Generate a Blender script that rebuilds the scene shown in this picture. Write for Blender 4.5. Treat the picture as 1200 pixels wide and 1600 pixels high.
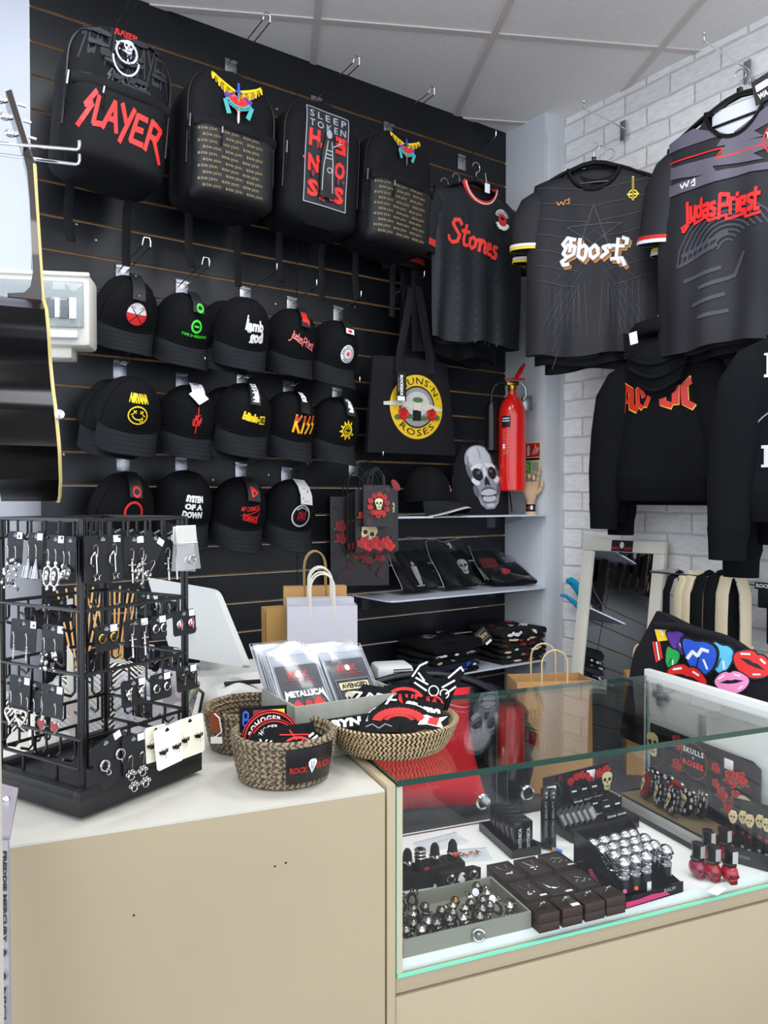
import bpy, bmesh, math, random
from mathutils import Vector, Matrix
from mathutils.geometry import tessellate_polygon
sc=bpy.context.scene
for o in list(bpy.data.objects): bpy.data.objects.remove(o)
col=sc.collection
PI=math.pi; sin=math.sin; cos=math.cos; R=math.radians
random.seed(7)
# ---------------------------------------------------------------- camera
CZ=1.42; FPX=1240.0; PITCH=math.atan(21/FPX)
cd=bpy.data.cameras.new('camera'); cam=bpy.data.objects.new('camera',cd); col.objects.link(cam)
cd.sensor_fit='VERTICAL'; cd.sensor_height=36; cd.lens=FPX/1600*36
cd.clip_start=.02
cam.location=(0,0,CZ); cam.rotation_euler=(PI/2-PITCH,0,0); sc.camera=cam
sc.view_settings.view_transform='Standard'; sc.view_settings.look='None'
sc.view_settings.gamma=1; sc.view_settings.use_curve_mapping=False
sc.view_settings.exposure=-0.42
w=bpy.data.worlds.new('world'); sc.world=w; w.use_nodes=True
bg=w.node_tree.nodes['Background']; bg.inputs[0].default_value=(.80,.88,1,1); bg.inputs[1].default_value=3.5
def area(name,loc,size,power,color=(1,.97,.93),rot=(0,0,0),sy=None):
    l=bpy.data.lights.new(name,'AREA'); l.energy=power; l.color=color; l.size=size
    if sy: l.shape='RECTANGLE'; l.size_y=sy
    o=bpy.data.objects.new(name,l); col.objects.link(o); o.location=loc; o.rotation_euler=rot
    return o
area('ceiling_lamp',(-.55,1.55,2.94),.58,20,(.93,.965,1))
area('ceiling_lamp',(.65,1.65,2.94),.58,24,(.98,.985,1))
area('ceiling_lamp',(-.55,.2,2.94),.58,10,(1,.98,.95))
area('ceiling_lamp',(.65,.2,2.94),.58,10,(1,.97,.93))
area('ceiling_lamp',(1.7,.4,2.94),.58,16,(1,.97,.93))
area('ceiling_lamp',(-.55,-1.4,2.94),.58,14,(1,.95,.88))
area('ceiling_lamp',(.65,-1.4,2.94),.58,14,(1,.95,.88))
# ---------------------------------------------------------------- projection helpers: photo pixel -> point of the place
def ray(px,py):
    x=(px-600)/FPX; u=(800-py)/FPX
    return Vector((x, cos(PITCH)+u*sin(PITCH), -sin(PITCH)+u*cos(PITCH)))
CAM=Vector((0,0,CZ))
def at(px,py,Y):
    d=ray(px,py); return CAM+d*(Y/d.y)
def hz(px,py,z):
    d=ray(px,py); return CAM+d*((z-CZ)/d.z)
def onpl(px,py,n,c):
    d=ray(px,py); n=Vector(n); return CAM+d*((c-n.dot(CAM))/n.dot(d))
NS=Vector((.575,-.818,0)).normalized(); CS=NS.dot(Vector((-1.021,2.353,0)))
NB=Vector((-.818,-.575,0)).normalized(); CB=NB.dot(Vector((.733,3.307,0)))
NC=Vector((.3765,-.9264,0)).normalized(); CC=NC.dot(Vector((.0027,1.11,0)))
def onS(px,py,off=0): return onpl(px,py,NS,CS+off)      # plane parallel to the slat wall, off metres in front
def onB(px,py,off=0): return onpl(px,py,NB,CB+off)      # same for the brick wall
RS=math.atan2(.575,.818); RB=math.atan2(-.818,.575); RC=math.atan2(.3765,.9264)
def mat4(loc,rz=0,rx=0,ry=0,s=1):
    return Matrix.Translation(loc)@Matrix.Rotation(rz,4,'Z')@Matrix.Rotation(rx,4,'X')@Matrix.Rotation(ry,4,'Y')@Matrix.Scale(s,4)
# ---------------------------------------------------------------- materials
def lin(h):
    h=h.lstrip('#'); r=[int(h[i:i+2],16)/255 for i in (0,2,4)]
    return tuple((c/12.92 if c<=.04045 else ((c+.055)/1.055)**2.4) for c in r)+(1,)
_m={}
def mt(name,c='#808080',rough=.5,metal=0,bump=0,bs=200,var=0,vs=8,trans=0,alpha=1,emit=0,spec=.5,ior=1.45,sheen=0,coat=0,fn=None):
    if name in _m: return _m[name]
    m=bpy.data.materials.new(name); m.use_nodes=True; nt=m.node_tree; b=nt.nodes['Principled BSDF']
    C=lin(c) if isinstance(c,str) else c
    b.inputs['Base Color'].default_value=C; b.inputs['Roughness'].default_value=rough; b.inputs['Metallic'].default_value=metal
    b.inputs['Transmission Weight'].default_value=trans; b.inputs['Alpha'].default_value=alpha; b.inputs['IOR'].default_value=ior
    b.inputs['Specular IOR Level'].default_value=spec; b.inputs['Sheen Weight'].default_value=sheen; b.inputs['Coat Weight'].default_value=coat
    if emit: b.inputs['Emission Color'].default_value=C; b.inputs['Emission Strength'].default_value=emit
    tc=nt.nodes.new('ShaderNodeTexCoord')
    if var:
        n=nt.nodes.new('ShaderNodeTexNoise'); n.inputs['Scale'].default_value=vs; n.inputs['Detail'].default_value=5
        nt.links.new(tc.outputs['Object'],n.inputs['Vector'])
        mr=nt.nodes.new('ShaderNodeMapRange'); mr.inputs[1].default_value=.3; mr.inputs[2].default_value=.7
        mr.inputs[3].default_value=1-var; mr.inputs[4].default_value=1+var
        nt.links.new(n.outputs['Fac'],mr.inputs[0])
        mx=nt.nodes.new('ShaderNodeVectorMath'); mx.operation='SCALE'; mx.inputs[0].default_value=C[:3]
        nt.links.new(mr.outputs[0],mx.inputs['Scale']); nt.links.new(mx.outputs[0],b.inputs['Base Color'])
    if bump:
        n=nt.nodes.new('ShaderNodeTexNoise'); n.inputs['Scale'].default_value=bs; n.inputs['Detail'].default_value=3
        nt.links.new(tc.outputs['Object'],n.inputs['Vector'])
        bp=nt.nodes.new('ShaderNodeBump'); bp.inputs['Strength'].default_value=bump; bp.inputs['Distance'].default_value=.002
        nt.links.new(n.outputs['Fac'],bp.inputs['Height']); nt.links.new(bp.outputs[0],b.inputs['Normal'])
    if fn: fn(nt,b,tc)
    _m[name]=m; return m
BLK=mt('black_cotton','#0b0c0f',.85,bump=.35,bs=500,var=.25,vs=30,spec=.25)
NYL=mt('black_nylon','#0a0b0f',.78,spec=.25,bump=.25,bs=300,var=.25,vs=20)
JER=mt('black_jersey','#08090c',.7,spec=.3,bump=.15,bs=400,var=.15,vs=12)
FLE=mt('black_fleece','#0b0d12',.9,bump=.2,bs=300,spec=.2,var=.1)
RED=mt('red_ink','#d8201c',.5); RED2=mt('deep_red_ink','#7d1014',.5); RED3=mt('crimson_ink','#b01825',.5)
WHT=mt('white_ink','#e6e6e6',.5); GRY=mt('grey_ink','#8a8a90',.5); DGR=mt('dark_grey_ink','#2c2d35',.6); DG2=mt('charcoal_ink','#1d1e24',.7)
YEL=mt('yellow_ink','#f2cf12',.5); GLD=mt('gold_ink','#b58a2c',.4,metal=.4); GRN=mt('green_ink','#3fd32f',.5); LFG=mt('leaf_green_ink','#3c6b33',.5)
BON=mt('bone_ink','#d8c898',.55); BLA=mt('black_ink','#060607',.5); ORA=mt('orange_ink','#ee6a16',.5); BLU=mt('blue_ink','#2455c8',.5)
PNK=mt('pink_ink','#e868a4',.5); SKY=mt('sky_ink','#5cb8e0',.5); PUR=mt('purple_ink','#5a2f96',.5); TEA=mt('teal_ink','#3fa6a6',.5); OLV=mt('olive_ink','#6a663c',.6)
CHR=mt('chrome','#d8dade',.16,metal=1); STL=mt('brushed_steel','#a8aab0',.35,metal=1); SIL=mt('silver','#c9c6c2',.2,metal=1); GOL=mt('gold_metal','#b08a3a',.28,metal=1)
PLK=mt('black_plastic','#0a0a0b',.35); WPL=mt('white_plastic','#e6e7e8',.35); CRD=mt('black_card','#121315',.6,bump=.1); CCR=mt('cream_card','#ece6d2',.6)
TAG=mt('white_sticker','#e9eaee',.5); IVO=mt('cream_laminate','#b0a083',.42,var=.03,vs=3); LAM=mt('white_laminate','#c8c6bc',.38,var=.02,vs=4)
KRF=mt('kraft_paper','#b58a58',.8,bump=.15,bs=120,var=.08,vs=15); PAP=mt('white_paper','#c2c2ca',.7,bump=.1,bs=60)
def clear(name,c,rough=.02,ior=1.45,alpha=None):
    m=mt(name,c,rough,trans=1,ior=ior); return m
def thin(name,c,a,rough=.08):                    # thin clear film: mostly see-through, still glossy
    if name in _m: return _m[name]
    m=bpy.data.materials.new(name); m.use_nodes=True; nt=m.node_tree
    for n in list(nt.nodes): nt.nodes.remove(n)
    o=nt.nodes.new('ShaderNodeOutputMaterial'); t=nt.nodes.new('ShaderNodeBsdfTransparent'); g=nt.nodes.new('ShaderNodeBsdfGlossy')
    g.inputs['Roughness'].default_value=rough; t.inputs[0].default_value=lin(c)
    f=nt.nodes.new('ShaderNodeLayerWeight'); f.inputs[0].default_value=.5
    pw=nt.nodes.new('ShaderNodeMath'); pw.operation='POWER'; pw.inputs[1].default_value=4.0; nt.links.new(f.outputs['Facing'],pw.inputs[0])
    ad=nt.nodes.new('ShaderNodeMath'); ad.operation='ADD'; ad.use_clamp=True; ad.inputs[1].default_value=a; nt.links.new(pw.outputs[0],ad.inputs[0])
    x=nt.nodes.new('ShaderNodeMixShader'); nt.links.new(ad.outputs[0],x.inputs[0]); nt.links.new(t.outputs[0],x.inputs[1]); nt.links.new(g.outputs[0],x.inputs[2])
    nt.links.new(x.outputs[0],o.inputs[0]); _m[name]=m; return m
FILM=thin('clear_film','#f4f6f8',.06,.12); GLS=thin('clear_glass_pane','#fdfefd',.035,.01)
GED=mt('green_glass_edge','#2f7f66',.12,spec=.8); GED2=mt('pale_green_glass_edge','#7fd6b4',.15); GDK=mt('dark_green_glass_edge','#0f3b2c',.08,spec=.9)
# ---------------------------------------------------------------- mesh builder
class MB:
    def __init__(s): s.v=[]; s.f=[]; s.mi=[]; s.ms=[]
    def _m(s,m):
        if m not in s.ms: s.ms.append(m)
        return s.ms.index(m)
    def add(s,v,f,m,M=None):
        b=len(s.v); s.v+=[(M@Vector(p)) if M else Vector(p) for p in v]
        k=s._m(m); s.f+=[tuple(b+i for i in q) for q in f]; s.mi+=[k]*len(f); return s
    def box(s,c,d,m,M=None,bv=0):
        x,y,z=c; a,b,h=d[0]/2,d[1]/2,d[2]/2
        if bv:
            bm=bmesh.new(); bmesh.ops.create_cube(bm,size=1)
            for v in bm.verts: v.co=Vector((x+v.co.x*d[0],y+v.co.y*d[1],z+v.co.z*d[2]))
            bmesh.ops.bevel(bm,geom=bm.edges[:],offset=bv,segments=2,affect='EDGES',profile=.5)
            bm.verts.ensure_lookup_table(); 
            vv=[v.co.copy() for v in bm.verts]; ff=[[v.index for v in q.verts] for q in bm.faces]; bm.free()
            return s.add(vv,ff,m,M)
        v=[(x+i*a,y+j*b,z+k*h) for k in(-1,1) for j in(-1,1) for i in(-1,1)]
        return s.add(v,[(0,2,3,1),(4,5,7,6),(0,1,5,4),(2,6,7,3),(0,4,6,2),(1,3,7,5)],m,M)
    def tube(s,pts,r,m,n=8,M=None,closed=False,ry=None,up=None,cap=True):
        P=[Vector(p) for p in pts]; N=len(P); rr=r if isinstance(r,(list,tuple)) else [r]*N
        r2=ry if isinstance(ry,(list,tuple)) else ([ry]*N if ry else rr)
        v=[];f=[];prev=None
        for i,p in enumerate(P):
            if closed: t=(P[(i+1)%N]-P[i-1])
            else: t=P[min(i+1,N-1)]-P[max(i-1,0)]
            t=t.normalized() if t.length>1e-9 else Vector((0,0,1))
            if prev is None:
                a=Vector(up) if up else (Vector((0,0,1)) if abs(t.z)<.9 else Vector((1,0,0)))
                u=(a-t*a.dot(t)).normalized()
            else:
                u=prev-t*prev.dot(t); u=u.normalized() if u.length>1e-6 else t.orthogonal().normalized()
            prev=u; w_=t.cross(u)
            for k in range(n):
                q=2*PI*k/n; v.append(p+u*cos(q)*rr[i]+w_*sin(q)*r2[i])
        L=N if closed else N-1
        for i in range(L):
            j=(i+1)%N
            for k in range(n): f.append((i*n+k,i*n+(k+1)%n,j*n+(k+1)%n,j*n+k))
        if not closed and cap: f.append(tuple(range(n-1,-1,-1))); f.append(tuple((N-1)*n+k for k in range(n)))
        return s.add(v,f,m,M)
    def lathe(s,prof,m,n=24,c=(0,0,0),M=None,sx=1,sy=1):
        v=[];f=[]
        for (r,z) in prof:
            for k in range(n): a=2*PI*k/n; v.append((c[0]+r*cos(a)*sx,c[1]+r*sin(a)*sy,c[2]+z))
        for i in range(len(prof)-1):
            for k in range(n): f.append((i*n+k,i*n+(k+1)%n,(i+1)*n+(k+1)%n,(i+1)*n+k))
        if prof[0][0]>1e-5: f.append(tuple(range(n-1,-1,-1)))
        if prof[-1][0]>1e-5: f.append(tuple((len(prof)-1)*n+k for k in range(n)))
        return s.add(v,f,m,M)
    def grid(s,fn,nu,nv,m,M=None,cu=False):
        v=[fn(i/nu,j/nv) for j in range(nv+1) for i in range(nu+1)]
        f=[(j*(nu+1)+i,j*(nu+1)+i+1,(j+1)*(nu+1)+i+1,(j+1)*(nu+1)+i) for j in range(nv) for i in range(nu)]
        return s.add(v,f,m,M)
    def ball(s,c,r,m,n=12,M=None):
        rx,ry,rz=r if isinstance(r,(tuple,list)) else (r,r,r)
        k=max(4,n//2); pr=[(sin(PI*i/k),-cos(PI*i/k)) for i in range(k+1)]
        v=[];f=[]
        for a_,z in pr:
            for q in range(n): a=2*PI*q/n; v.append((c[0]+rx*a_*cos(a),c[1]+ry*a_*sin(a),c[2]+rz*z))
        for i in range(k):
            for q in range(n): f.append((i*n+q,i*n+(q+1)%n,(i+1)*n+(q+1)%n,(i+1)*n+q))
        return s.add(v,f,m,M)
    def prism(s,poly,y0,y1,m,M=None,ax='y'):     # polygon in x,z extruded along y (or x,y along z)
        n=len(poly)
        if ax=='y': v=[(p[0],y0,p[1]) for p in poly]+[(p[0],y1,p[1]) for p in poly]
        elif ax=='z': v=[(p[0],p[1],y0) for p in poly]+[(p[0],p[1],y1) for p in poly]
        else: v=[(y0,p[0],p[1]) for p in poly]+[(y1,p[0],p[1]) for p in poly]
        t=tessellate_polygon([[Vector((p[0],p[1],0)) for p in poly]])
        f=[tuple(q) for q in t]+[tuple(n+i for i in reversed(q)) for q in t]+[(i,(i+1)%n,n+(i+1)%n,n+i) for i in range(n)]
        return s.add(v,f,m,M)
    def slab(s,hw,z0,z1,F,B,nu,nz,m,cx=lambda z:0,M=None,top=None):
        """heightfield body: front y=-F(x,z), back y=-B(x,z)"""
        v=[];W=nu+1
        for side in (0,1):
            for j in range(nz+1):
                for i in range(nu+1):
                    u=2*i/nu-1; t=j/nz
                    if top: zt=top(u); z=z0+(zt-z0)*t
                    else: z=z0+(z1-z0)*t
                    x=cx(z)+u*hw(z); y=-(F if side==0 else B)(x,z)
                    v.append((x,y,z))
        o=W*(nz+1); f=[]
        for j in range(nz):
            for i in range(nu):
                a=j*W+i; f.append((a,a+1,a+W+1,a+W)); f.append((o+a,o+a+W,o+a+W+1,o+a+1))
        for j in range(nz): a=j*W; f.append((a,a+W,o+a+W,o+a)); a+=nu; f.append((a,o+a,o+a+W,a+W))
        for i in range(nu): f.append((i,o+i,o+i+1,i+1)); a=nz*W+i; f.append((a,a+1,o+a+1,o+a))
        return s.add(v,f,m,M)
    def obj(s,name,parent=None,M=None,ang=40,smooth=True):
        me=bpy.data.meshes.new(name); me.from_pydata([tuple(p) for p in s.v],[],s.f)
        for m in s.ms: me.materials.append(m)
        me.polygons.foreach_set('material_index',s.mi)
        if smooth:
            me.polygons.foreach_set('use_smooth',[True]*len(me.polygons)); me.set_sharp_from_angle(angle=R(ang))
        me.update()
        o=bpy.data.objects.new(name,me); col.objects.link(o)
        if parent: o.parent=parent
        if M: o.matrix_basis=M
        return o
def tag(o,label,cat,group=None):
    o['label']=label; o['category']=cat
    if group: o['group']=group
    return o
def thing(name,label,cat,M,group=None):
    o=bpy.data.objects.new(name,None); col.objects.link(o); o.empty_display_size=.05; o.matrix_basis=M
    return tag(o,label,cat,group)
def struct(o): o['kind']='structure'; return o
def dup(r,M,label=None,group=None):
    c=r.copy(); col.objects.link(c); c.matrix_basis=M
    if label: c['label']=label
    if group: c['group']=group
    def rec(src,dst):
        for ch in list(src.children):
            d=ch.copy(); col.objects.link(d); d.parent=dst; rec(ch,d)
    rec(r,c); return c
def drop(root,*names):                            # remove named parts of a copied thing
    for ch in list(root.children):
        if ch.name.split('.')[0] in names:
            for g in list(ch.children): bpy.data.objects.remove(g)
            bpy.data.objects.remove(ch)
    return root
# ---------------------------------------------------------------- flat artwork (triangle lists in 2D)
_tx={}
def T_text(s,bold=0,shear=0,sp=1,lsp=1,align='LEFT'):
    k=(s,bold,shear,sp,lsp,align)
    if k in _tx: return _tx[k]
    cu=bpy.data.curves.new('t','FONT'); cu.body=s; cu.offset=bold; cu.resolution_u=2; cu.shear=shear; cu.space_character=sp; cu.space_line=lsp; cu.align_x=align
    ob=bpy.data.objects.new('t',cu); col.objects.link(ob)
    dg=bpy.context.evaluated_depsgraph_get(); me=bpy.data.meshes.new_from_object(ob.evaluated_get(dg)); me.calc_loop_triangles()
    t=[tuple((me.vertices[i].co.x,me.vertices[i].co.y) for i in lt.vertices) for lt in me.loop_triangles]
    bpy.data.objects.remove(ob); bpy.data.curves.remove(cu); bpy.data.meshes.remove(me)
    _tx[k]=t; return t
def xf(t,fn): return [tuple(fn(*p) for p in q) for q in t]
def fit(t,x0,y0,x1,y1,rot=0):
    if rot: c,s_=cos(R(rot)),sin(R(rot)); t=xf(t,lambda x,y:(x*c-y*s_,x*s_+y*c))
    X=[p[0] for q in t for p in q]; Y=[p[1] for q in t for p in q]
    a,b,c_,d=min(X),max(X),min(Y),max(Y); kx=(x1-x0)/max(b-a,1e-9); ky=(y1-y0)/max(d-c_,1e-9)
    return xf(t,lambda x,y:(x0+(x-a)*kx,y0+(y-c_)*ky))
def rot2(t,a,cx=0,cy=0):
    c,s_=cos(R(a)),sin(R(a)); return xf(t,lambda x,y:(cx+(x-cx)*c-(y-cy)*s_,cy+(x-cx)*s_+(y-cy)*c))
def T_poly(p):
    t=tessellate_polygon([[Vector((a,b,0)) for a,b in p]]); return [tuple(p[i] for i in q) for q in t]
def chk(p,n=2):
    for _ in range(n):
        q=[]
        for i in range(len(p)):
            a,b=p[i],p[(i+1)%len(p)]; q+=[(a[0]*.75+b[0]*.25,a[1]*.75+b[1]*.25),(a[0]*.25+b[0]*.75,a[1]*.25+b[1]*.75)]
        p=q
    return p
def T_rect(x0,y0,x1,y1): return [((x0,y0),(x1,y0),(x1,y1)),((x0,y0),(x1,y1),(x0,y1))]
def T_ell(cx,cy,a,b=None,n=20,ph=0,wob=0,k=5):
    b=b or a; p=[(cx+a*(1+wob*cos(k*q))*cos(q+ph),cy+b*(1+wob*cos(k*q))*sin(q+ph)) for q in [2*PI*i/n for i in range(n)]]
    return [((cx,cy),p[i],p[(i+1)%n]) for i in range(n)]
def T_arc(cx,cy,a,b,a0,a1,w,n=16):
    t=[]
    for i in range(n):
        q,r=R(a0+(a1-a0)*i/n),R(a0+(a1-a0)*(i+1)/n)
        p=[(cx+(a+k)*cos(z),cy+(b+k)*sin(z)) for z,k in((q,-w/2),(q,w/2),(r,w/2),(r,-w/2))]
        t+=[(p[0],p[1],p[2]),(p[0],p[2],p[3])]
    return t
def T_ring(cx,cy,a,w,b=None,n=28): return T_arc(cx,cy,a,b or a,0,360,w,n)
def T_star(cx,cy,r,n=5,k=.4,ph=90):
    p=[(cx+(r if i%2==0 else r*k)*cos(R(ph+180*i/n)),cy+(r if i%2==0 else r*k)*sin(R(ph+180*i/n))) for i in range(2*n)]
    return [((cx,cy),p[i],p[(i+1)%(2*n)]) for i in range(2*n)]
def T_line(pts,w,w2=None):
    t=[]; n=len(pts)-1
    for i in range(n):
        (x0,y0),(x1,y1)=pts[i],pts[i+1]; L=math.hypot(x1-x0,y1-y0) or 1e-9; dx,dy=(x1-x0)/L,(y1-y0)/L
        wa=w if w2 is None else w+(w2-w)*i/n; wb=w if w2 is None else w+(w2-w)*(i+1)/n
        e=.25*min(wa,wb)
        a=(x0-dx*e-dy*wa/2,y0-dy*e+dx*wa/2); b=(x0-dx*e+dy*wa/2,y0-dy*e-dx*wa/2)
        c=(x1+dx*e+dy*wb/2,y1+dy*e-dx*wb/2); d=(x1+dx*e-dy*wb/2,y1+dy*e+dx*wb/2)
        t+=[(a,b,c),(a,c,d)]
    return t
def T_lines(ls,w,w2=None):
    t=[]
    for l in ls: t+=T_line(l,w,w2)
    return t
def arctext(s,cx,cy,r,a0,a1,h,bold=.02,inside=False):
    """text along an arc: a0..a1 degrees"""
    t=fit(T_text(s,bold,sp=1.15),0,0,1,1); o=[]
    def f(x,y):
        a=R(a0+(a1-a0)*x); rr=(r+h*y) if not inside else (r-h*y); return (cx+rr*cos(a),cy+rr*sin(a))
    return xf(t,f)
class Print:
    def __init__(s,fn,off=.0008,maxe=.03,step=.00035): s.fn=fn; s.mb=MB(); s.off=off; s.maxe=maxe; s.step=step
    def add(s,t,m,M2=None):
        me2=s.maxe**2; out=[]; st=list(t)
        if M2: st=xf(st,M2)
        while st:
            a,b,c=st.pop()
            e=[((a[0]-b[0])**2+(a[1]-b[1])**2,0),((b[0]-c[0])**2+(b[1]-c[1])**2,1),((c[0]-a[0])**2+(c[1]-a[1])**2,2)]
            L,k=max(e)
            if L>me2 and len(out)<20000:
                if k==0: h=((a[0]+b[0])/2,(a[1]+b[1])/2); st+=[(a,h,c),(h,b,c)]
                elif k==1: h=((b[0]+c[0])/2,(b[1]+c[1])/2); st+=[(a,b,h),(a,h,c)]
                else: h=((c[0]+a[0])/2,(c[1]+a[1])/2); st+=[(a,b,h),(h,b,c)]
            else: out.append((a,b,c))
        v=[];f=[]
        for q in out:
            b=len(v); v+=[s.fn(p[0],p[1],s.off) for p in q]; f.append((b,b+1,b+2))
        s.mb.add(v,f,m); s.off+=s.step; return s
    def art(s,lst,M2=None):
        for t,m in lst: s.add(t,m,M2)
        return s
    def obj(s,name,parent): return s.mb.obj(name,parent,smooth=False)
def place(cx,cy,k=1,rot=0,kx=None):
    c,s_=cos(R(rot)),sin(R(rot)); kx=kx or k
    return lambda x,y:(cx+(x*kx*c-y*k*s_),cy+(x*kx*s_+y*k*c))
# artwork in a unit box (-1..1)
def A_skull(bone=None,dk=None,teeth=True):
    bone=bone or BON; dk=dk or BLA
    P=[(-.62,.25),(-.72,.55),(-.55,.85),(-.2,1),(.2,1),(.55,.85),(.72,.55),(.62,.25),(.6,-.1),(.42,-.25),(.42,-.62),(.28,-.9),(-.28,-.9),(-.42,-.62),(-.42,-.25),(-.6,-.1)]
    L=[(T_poly(chk(P,1)),bone),(T_ell(-.3,.2,.2,.2,10),dk),(T_ell(.3,.2,.2,.2,10),dk),(T_poly([(0,.1),(-.13,-.2),(0,-.14),(.13,-.2)]),dk)]
    if teeth: L.append((T_lines([[(-.28,-.5),(.28,-.5)]]+[[(x,-.36),(x,-.66)] for x in(-.2,-.07,.07,.2)],.04),dk))
    return L
def A_rose(a=None,b=None,leaf=True):
    a=a or RED; b=b or RED2; b=mt('rose_line_ink','#4a0508',.5) if b is RED2 else b
    L=[]
    if leaf: L.append((T_ell(.85,-.55,.5,.2,8)+T_ell(-.85,-.5,.5,.2,8),LFG))
    L+=[(T_ell(0,0,.92,.92,20,wob=.14,k=5),a),(T_arc(0,0,.68,.68,20,150,.13,8)+T_arc(0,0,.7,.7,190,310,.13,8)+T_arc(.05,.05,.42,.42,80,250,.13,7)+T_arc(0,0,.4,.4,290,420,.12,6)+T_ring(0,.02,.16,.1,n=8)+T_line([(-.5,-.5),(-.8,-.6)],.1)+T_line([(.5,.5),(.75,.6)],.1)+T_line([(.6,-.4),(.85,-.5)],.1),b)]
    return L
# ================================================================ the room
def slat_wall():
    b=MB(); dark=mt('dark_slat_laminate','#0d1016',.38,var=.12,vs=3,bump=.05,bs=40); tan=mt('slat_groove_edge','#967550',.6,var=.2,vs=20); gd=mt('slat_groove','#1a120c',.8)
    L=1.935; zt=CZ+1.442
    zs=[zt-.1*k for k in range(29)]
    def q(z0,z1,y0,y1,m): b.add([(0,y0,z0),(L,y0,z0),(L,y1,z1),(0,y1,z1)],[(0,1,2,3)],m)
    q(zt+.003,3.0,0,0,dark)
    for k,z in enumerate(zs):
        q(z-.006,z-.0045,.000,.009,tan) if 0 else None
        q(z-.0045,z-.0044,0,.010,tan)      # lower lip of the groove, facing up
        q(z-.0042,z+.003,.010,.010,tan)    # groove back
        q(z+.003,z+.0031,.010,0,tan)       # upper lip facing down
        zb=zs[k+1]+.003 if k<28 else 0
        q(zb,z-.0045,0,0,dark)
    # panel joint, screws
    for s_ in (.885,):
        b.box((s_,-.0006,1.55),(.0025,.0016,2.9),gd)
    for (px,py) in ((240,462),(372,560),(431,475),(333,750),(420,742),(100,710),(120,350),(150,375),(433,170),(745,270),(632,722),(555,480)):
        p=onS(px,py,.001)-Vector((-1.036,2.343,0)); s_=p.dot(Vector((.818,.575,0)))
        b.lathe([(.0045,0),(.0035,.0015),(0,.0018)],STL,10,M=Matrix.Translation((s_,-.0005,p.z))@Matrix.Rotation(PI/2,4,'X'))
    o=b.obj('wall_back',M=mat4(S0,RS),ang=30); return struct(o)
S0=Vector((-1.036,2.343,0))
slat_wall()
def brick(nt,b,tc):
    sp=nt.nodes.new('ShaderNodeSeparateXYZ'); cb=nt.nodes.new('ShaderNodeCombineXYZ'); nt.links.new(tc.outputs['Object'],sp.inputs[0])
    nz=nt.nodes.new('ShaderNodeTexNoise'); nz.inputs['Scale'].default_value=9; nt.links.new(tc.outputs['Object'],nz.inputs[0])
    def mth(op,a,bb=None):
        n=nt.nodes.new('ShaderNodeMath'); n.operation=op
        for i,x in enumerate((a,bb)):
            if x is None: continue
            if isinstance(x,(int,float)): n.inputs[i].default_value=x
            else: nt.links.new(x,n.inputs[i])
        return n.outputs[0]
    wob=mth('MULTIPLY',mth('SUBTRACT',nz.outputs['Fac'],.5),.012)
    nt.links.new(mth('ADD',sp.outputs['X'],wob),cb.inputs[0]); nt.links.new(mth('ADD',sp.outputs['Z'],wob),cb.inputs[1])
    br=nt.nodes.new('ShaderNodeTexBrick'); br.inputs['Scale'].default_value=1; br.inputs['Mortar Size'].default_value=.007; br.inputs['Mortar Smooth'].default_value=1
    br.inputs['Brick Width'].default_value=.2; br.inputs['Row Height'].default_value=.076; br.inputs['Bias'].default_value=-.2
    br.inputs['Color1'].default_value=lin('#f2f0ee'); br.inputs['Color2'].default_value=lin('#e4e2e0'); br.inputs['Mortar'].default_value=lin('#cfcdcb')
    nt.links.new(cb.outputs[0],br.inputs['Vector'])
    n2=nt.nodes.new('ShaderNodeTexNoise'); n2.inputs['Scale'].default_value=22; n2.inputs['Detail'].default_value=8; n2.inputs['Roughness'].default_value=.65
    mp=nt.nodes.new('ShaderNodeMapping'); mp.inputs['Scale'].default_value=(1,1,3.5); nt.links.new(tc.outputs['Object'],mp.inputs[0]); nt.links.new(mp.outputs[0],n2.inputs[0])
    mx=nt.nodes.new('ShaderNodeMix'); mx.data_type='RGBA'; mx.blend_type='MULTIPLY'; mx.inputs['Factor'].default_value=.55
    cr=nt.nodes.new('ShaderNodeMapRange'); cr.inputs[1].default_value=.3; cr.inputs[2].default_value=.6; cr.inputs[3].default_value=.72; cr.inputs[4].default_value=1.05
    nt.links.new(n2.outputs['Fac'],cr.inputs[0]); nt.links.new(br.outputs['Color'],mx.inputs['A']); nt.links.new(cr.outputs[0],mx.inputs['B'])
    nt.links.new(mx.outputs['Result'],b.inputs['Base Color'])
    h=mth('ADD',mth('MULTIPLY',br.outputs['Fac'],-1.0),mth('MULTIPLY',n2.outputs['Fac'],.6))
    bp=nt.nodes.new('ShaderNodeBump'); bp.inputs['Strength'].default_value=.6; bp.inputs['Distance'].default_value=.006
    nt.links.new(h,bp.inputs['Height']); nt.links.new(bp.outputs[0],b.inputs['Normal'])
BRK=mt('painted_brick','#bbbbbb',.75,fn=brick)
WAL=mt('grey_white_wall_paint','#cfd2d6',.55,var=.03,vs=2,bump=.05,bs=80)
A=Vector((.524,3.44,0)); s_=Vector((.818,.575,0)); n_=Vector((.575,-.818,0))
Pc=A+n_*.229; Pe=Pc+s_*.116                                    # pillar corner, brick corner
b=MB(); b.box((2.2,.06,1.5),(4.4,.12,3.0),BRK); struct(b.obj('wall_right',M=mat4(Pe,RB),smooth=False))
b=MB(); b.box((.10,.20,1.5),(.199,.40,3.0),WAL,bv=.003); b.box((.0985,-.002,1.5),(.006,.006,3.0),mt('trim_shadow','#8e9094',.6)) if 0 else None
struct(b.obj('wall_pillar',M=mat4(Pc,RS),ang=30))
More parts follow.
